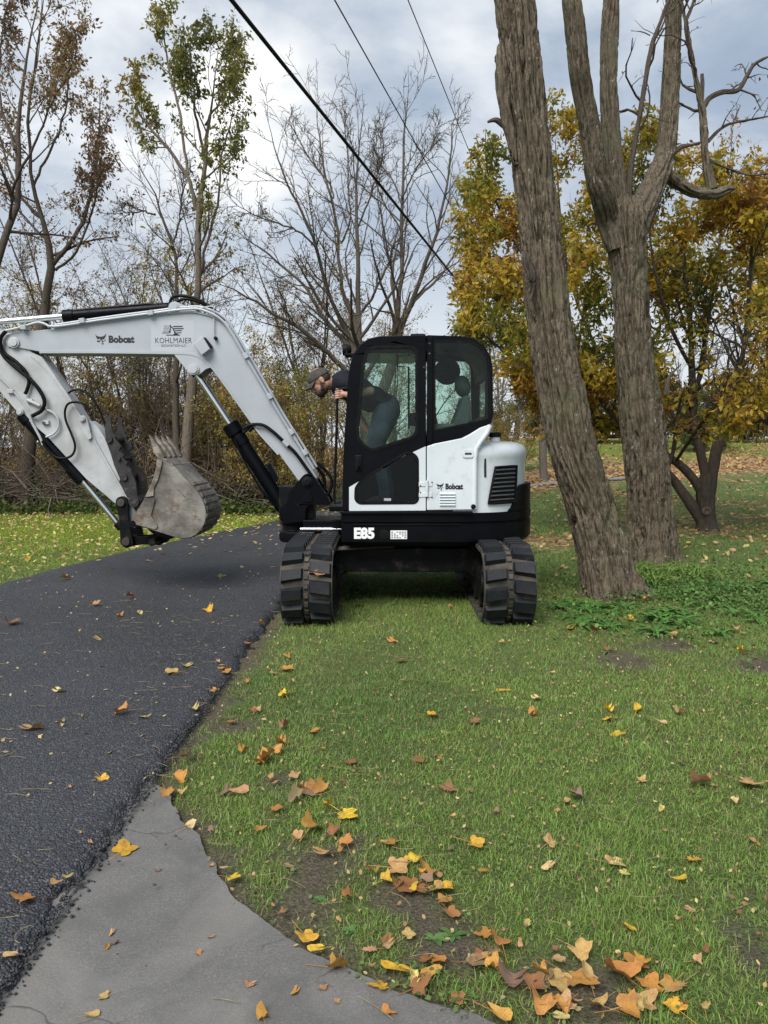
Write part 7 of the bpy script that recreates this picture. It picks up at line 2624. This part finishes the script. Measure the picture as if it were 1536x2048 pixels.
while count < 296:
    u, v = srng.uniform(20, 1536), 1180 + 868 * srng.random() ** 1.1
    p = GR(u, v)
    if -0.9 < p[0] < 1.35 and 6.1 < p[1] < 9.3 and not (-0.4 < p[0] < 0.8):
        continue
    road = road_l(p[1]) < p[0] < road_r(p[1])
    if road and srng.random() < 0.3:
        continue
    drop(u, v, srng.uniform(0.028, 0.06), srng.choice(['t', 'p', 'p', 't', 'b', 'g', 'o'] if not road else ['p', 'p', 't', 't']), srng.choice(['oval', 'oval', 'oval', 'tulip']), None)
    count += 1
for (x, y, z, sz, c) in ((-0.53, 6.265, 0.47, 0.13, 't'),):
    o = drop(0, 0, sz, c, 'oval', 1, x, y)
    o.location = (x, y, z)
    o.rotation_euler = (0.95, 0, 0.3)
    tag(o, 'tan leaf stuck on the rubber track', 'leaf', 'leaf on the track')

# the rest of the litter: small leaves in one mass each
pal = np.array([(0.46, 0.34, 0.17), (0.40, 0.25, 0.11), (0.55, 0.44, 0.18), (0.27, 0.15, 0.08), (0.50, 0.30, 0.07)])
G = Geo()
def litter_pts(n, xa, xb, ya, yb, gate, size, lift, tilt, pick):
    x, y = srng.uniform(xa, xb, n), srng.uniform(ya, yb, n)
    k = gate(x, y)
    x, y = x[k], y[k]
    C = pal[srng.choice(5, len(x), p=pick)] * srng.uniform(0.65, 1.15, (len(x), 1))
    on = (x > road_l(y)) & (x < road_r(y))
    small_leaves(x, y, np.full(len(x), size), np.where(on, 0.055, lift), C, G, tilt, 0.62)
inv = lambda x, y: np.abs(x) < 0.54 * y + 1.6
litter_pts(2600, -4.5, 3, 9, 26, lambda x, y: inv(x, y) & (x > road_l(y)) & (x < road_r(y)) & (srng.random(len(x)) < sstep(8, 14, y)), 0.075, 0.02, 0.25, [.4, .2, .3, .1, 0])
litter_pts(500, -4.5, -1, 3, 9, lambda x, y: inv(x, y) & (x > road_l(y)) & (x < road_r(y)), 0.022, 0.02, 0.3, [.5, .2, .3, 0, 0])
litter_pts(5200, -10, 0, 8, 17.6, lambda x, y: inv(x, y) & (x < road_l(y)), 0.062, 0.05, 0.4, [.3, .1, .55, 0, .05])
litter_pts(7000, 0, 13, 8.5, 20, lambda x, y: inv(x, y) & (x > road_r(y) + .1) & (srng.random(len(x)) < 0.25 + litter(x, y)), 0.08, 0.04, 0.5, [.25, .35, .1, .2, .1])
litter_pts(14000, 1, 26, 20, 38, lambda x, y: inv(x, y) & (srng.random(len(x)) < 0.08 + litter(x, y)), 0.13, 0.05, 0.5, [.2, .4, .1, .2, .1])
litter_pts(7500, -1, 6.0, 1.6, 8.5, lambda x, y: inv(x, y) & lawn_ok(x, y), 0.016, 0.022, 0.7, [.4, .3, .1, .2, 0])
tag(G.build('leaf_litter', LEAF_DRY, None, smooth=False), 'small dry leaves scattered over lawn, drive and hill', 'leaf litter', kind='stuff')

# ---- twigs and stalks lying on drive and paving, crumbs of asphalt along the edge
pm('stalk', (0.27, 0.23, 0.11), (0.16, 0.12, 0.06), 30, 0.8)
G = Geo()
N = 520
x, y = srng.uniform(-3.6, 3.2, N), 1.7 + 5.5 * srng.random(N) ** 1.4
k = np.abs(x) < 0.54 * y
x, y = x[k], y[k]
N = len(x)
on = (x > road_l(y)) & (x < road_r(y))
pv = in_poly(x, y, CONC_POLY) & ~on
z = np.where(on, 0.052, np.where(pv, 0.012, height(x, y) + 0.03))
a = srng.uniform(-0.6, 0.6, N) + np.pi * (srng.random(N) < 0.5)
L = srng.uniform(0.05, 0.17, N)
t = np.linspace(0, 1, 6)
bend = srng.normal(0, 0.9, N)
ang = a[:, None] + bend[:, None] * t[None]
P = np.zeros((N, 6, 3))
P[:, :, 0] = x[:, None] + np.cumsum(np.cos(ang), 1) * (L / 6)[:, None]
P[:, :, 1] = y[:, None] + np.cumsum(np.sin(ang), 1) * (L / 6)[:, None]
P[:, :, 2] = z[:, None] + 0.004
G.add(*tubes(P, np.full((N, 6), 0.0011), 4))
tag(G.build('leaf_stalks', MATS['stalk'], None), 'thin dry stalks strewn over drive and paving', 'stalks', kind='stuff')

G = Geo()
yy = 1.7 + 3.2 * srng.random(1500) ** 1.3
off = np.abs(srng.normal(0, 0.022, 1500)) - 0.022
xx = road_r(yy) + off
far_c = srng.random(1500) < 0.015
xx = np.where(far_c, xx + srng.uniform(0.05, 0.35, 1500), xx)
r = srng.uniform(0.0025, 0.0085, 1500) * np.where(far_c, 0.9, 1)
base = np.array([(1, 0, 0), (-1, 0, 0), (0, 1, 0), (0, -1, 0), (0, 0, 1), (0, 0, -0.4)], float)
V = base[None] * r[:, None, None] * srng.uniform(0.6, 1.3, (1500, 6, 1)) + np.stack([xx, yy, np.where(off > 0.01, 0.010, 0.026) + r * 0.4], -1)[:, None]
oc = np.array([(0, 2, 4), (2, 1, 4), (1, 3, 4), (3, 0, 4), (2, 0, 5), (1, 2, 5), (3, 1, 5), (0, 3, 5)])
F = (np.arange(1500)[:, None, None] * 6 + oc[None]).reshape(-1, 3)
tag(mesh_np('asphalt_crumbs', V.reshape(-1, 3), F, ASPH, smooth=False), 'loose black asphalt crumbs along the drive edge', 'crumbs', kind='stuff')

# ---- brush along the wood edge: dead sticks, vines, weeds
G = Geo()
def sticks(n, xa, xb, ya, yb, l0, l1, elev, r0, z0=0.0, z1=0.3):
    x, y = srng.uniform(xa, xb, n), srng.uniform(ya, yb, n)
    a, e = srng.uniform(0, 2 * np.pi, n), srng.normal(elev, 0.35, n)
    L = srng.uniform(l0, l1, n)
    d = np.stack([np.cos(a) * np.cos(e), np.sin(a) * np.cos(e), np.sin(e)], -1)
    P = np.zeros((n, 5, 3))
    P[:, 0] = np.stack([x, y, height(x, y) + srng.uniform(z0, z1, n)], -1)
    for k in range(1, 5):
        d = norm(d + srng.normal(0, 0.22, (n, 3)))
        P[:, k] = P[:, k - 1] + d * (L / 4)[:, None]
    P[:, :, 2] = np.maximum(P[:, :, 2], height(P[:, :, 0], P[:, :, 1]) + 0.02)
    G.add(*tubes(P, r0 * srng.uniform(0.5, 1.5, (n, 1)) * np.linspace(1, 0.4, 5)[None], 4))
sticks(1000, -15, -1.6, 17.8, 20.5, 0.8, 2.4, 0.25, 0.010, 0, 0.5)
sticks(900, -13, -1.0, 18.2, 24, 1.5, 4.5, 1.2, 0.008)
sticks(160, -11.5, -2.2, 17.8, 19.2, 1.5, 3.5, 0.1, 0.022, 0.1, 0.6)
tag(G.build('brush', MATS['bark_wood'], None), 'tangle of dead sticks and vines along the wood edge', 'brush', kind='stuff')
G = Geo()
def herb(n, xa, xb, ya, yb, hmax, size, cols):
    x, y = srng.uniform(xa, xb, n), srng.uniform(ya, yb, n)
    k = (np.abs(x) < 0.85 * y) & (n2(x, y, 0.7, 91.0) > 0.36) & ~((x > road_l(y) - 0.2) & (x < road_r(y) + 0.2))
    x, y = x[k], y[k]
    C = np.array(cols)[srng.integers(0, len(cols), len(x))] * srng.uniform(0.6, 1.3, (len(x), 1))
    lift = srng.random(len(x)) ** 1.5 * hmax * (0.4 + 1.2 * sstep(0.4, 0.7, n2(x, y, 0.9, 95.0)))
    small_leaves(x, y, np.full(len(x), size), lift, C, G, 0.9, 0.7)
herb(18000, -15, -0.5, 17.0, 18.8, 0.42, 0.085, [(0.06, 0.12, 0.025), (0.10, 0.15, 0.03), (0.05, 0.09, 0.03), (0.16, 0.15, 0.04)])
herb(9000, -16, -0.8, 18.4, 23, 1.3, 0.075, [(0.14, 0.11, 0.035), (0.10, 0.10, 0.03), (0.20, 0.14, 0.05), (0.10, 0.065, 0.035)])
tag(G.build('undergrowth', LEAF, None, smooth=False), 'low green and tawny undergrowth along the wood edge', 'undergrowth', kind='stuff')
# wire-fence stakes in the brush, drain pipe on the slope
pm('stake_steel', (0.025, 0.027, 0.025), (0.05, 0.04, 0.03), 12, 0.7)
for (u, v0, v1, lab) in ((81, 978, 1040, 'dark steel fence stake standing in the brush behind the bucket cylinder'), (2, 975, 1042, 'dark steel fence stake leaning at the edge of the brush'), (54, 972, 1020, 'short steel fence stake deep in the brush')):
    Y = 17.6
    a, b = PT(u, v1, Y), PT(u + (8 if u == 2 else 0), v0, Y)
    a[2] = float(height(a[0], Y)) - 0.05
    tag(MB().box(-0.018, 0.018, -0.004, 0.004, 0, 1).box(-0.004, 0.004, 0.004, 0.03, 0, 1).build('fence_stake', MATS['stake_steel']), lab, 'fence stake')
    o = bpy.data.objects[-1] if False else COL.objects[-1]
    o.location = a
    o.scale = (1, 1, float(np.linalg.norm(b - a)))
    o.rotation_euler = (0, math.atan2(b[0] - a[0], b[2] - a[2]), 0)
pp = []
for u in np.linspace(1040, 1345, 14):
    Y = 23.0 + (u - 1040) * 0.006
    X = (u - CX) / F_PX * Y
    pp.append((X, Y, float(height(X, Y)) + 0.05))
pm('pipe_plastic', (0.20, 0.21, 0.22), (0.14, 0.15, 0.155), 8, 0.5)
tag(MB().tube(pp, 0.05, 10).build('drain_pipe', MATS['pipe_plastic']), 'long grey pipe lying across the slope behind the trunks', 'pipe')
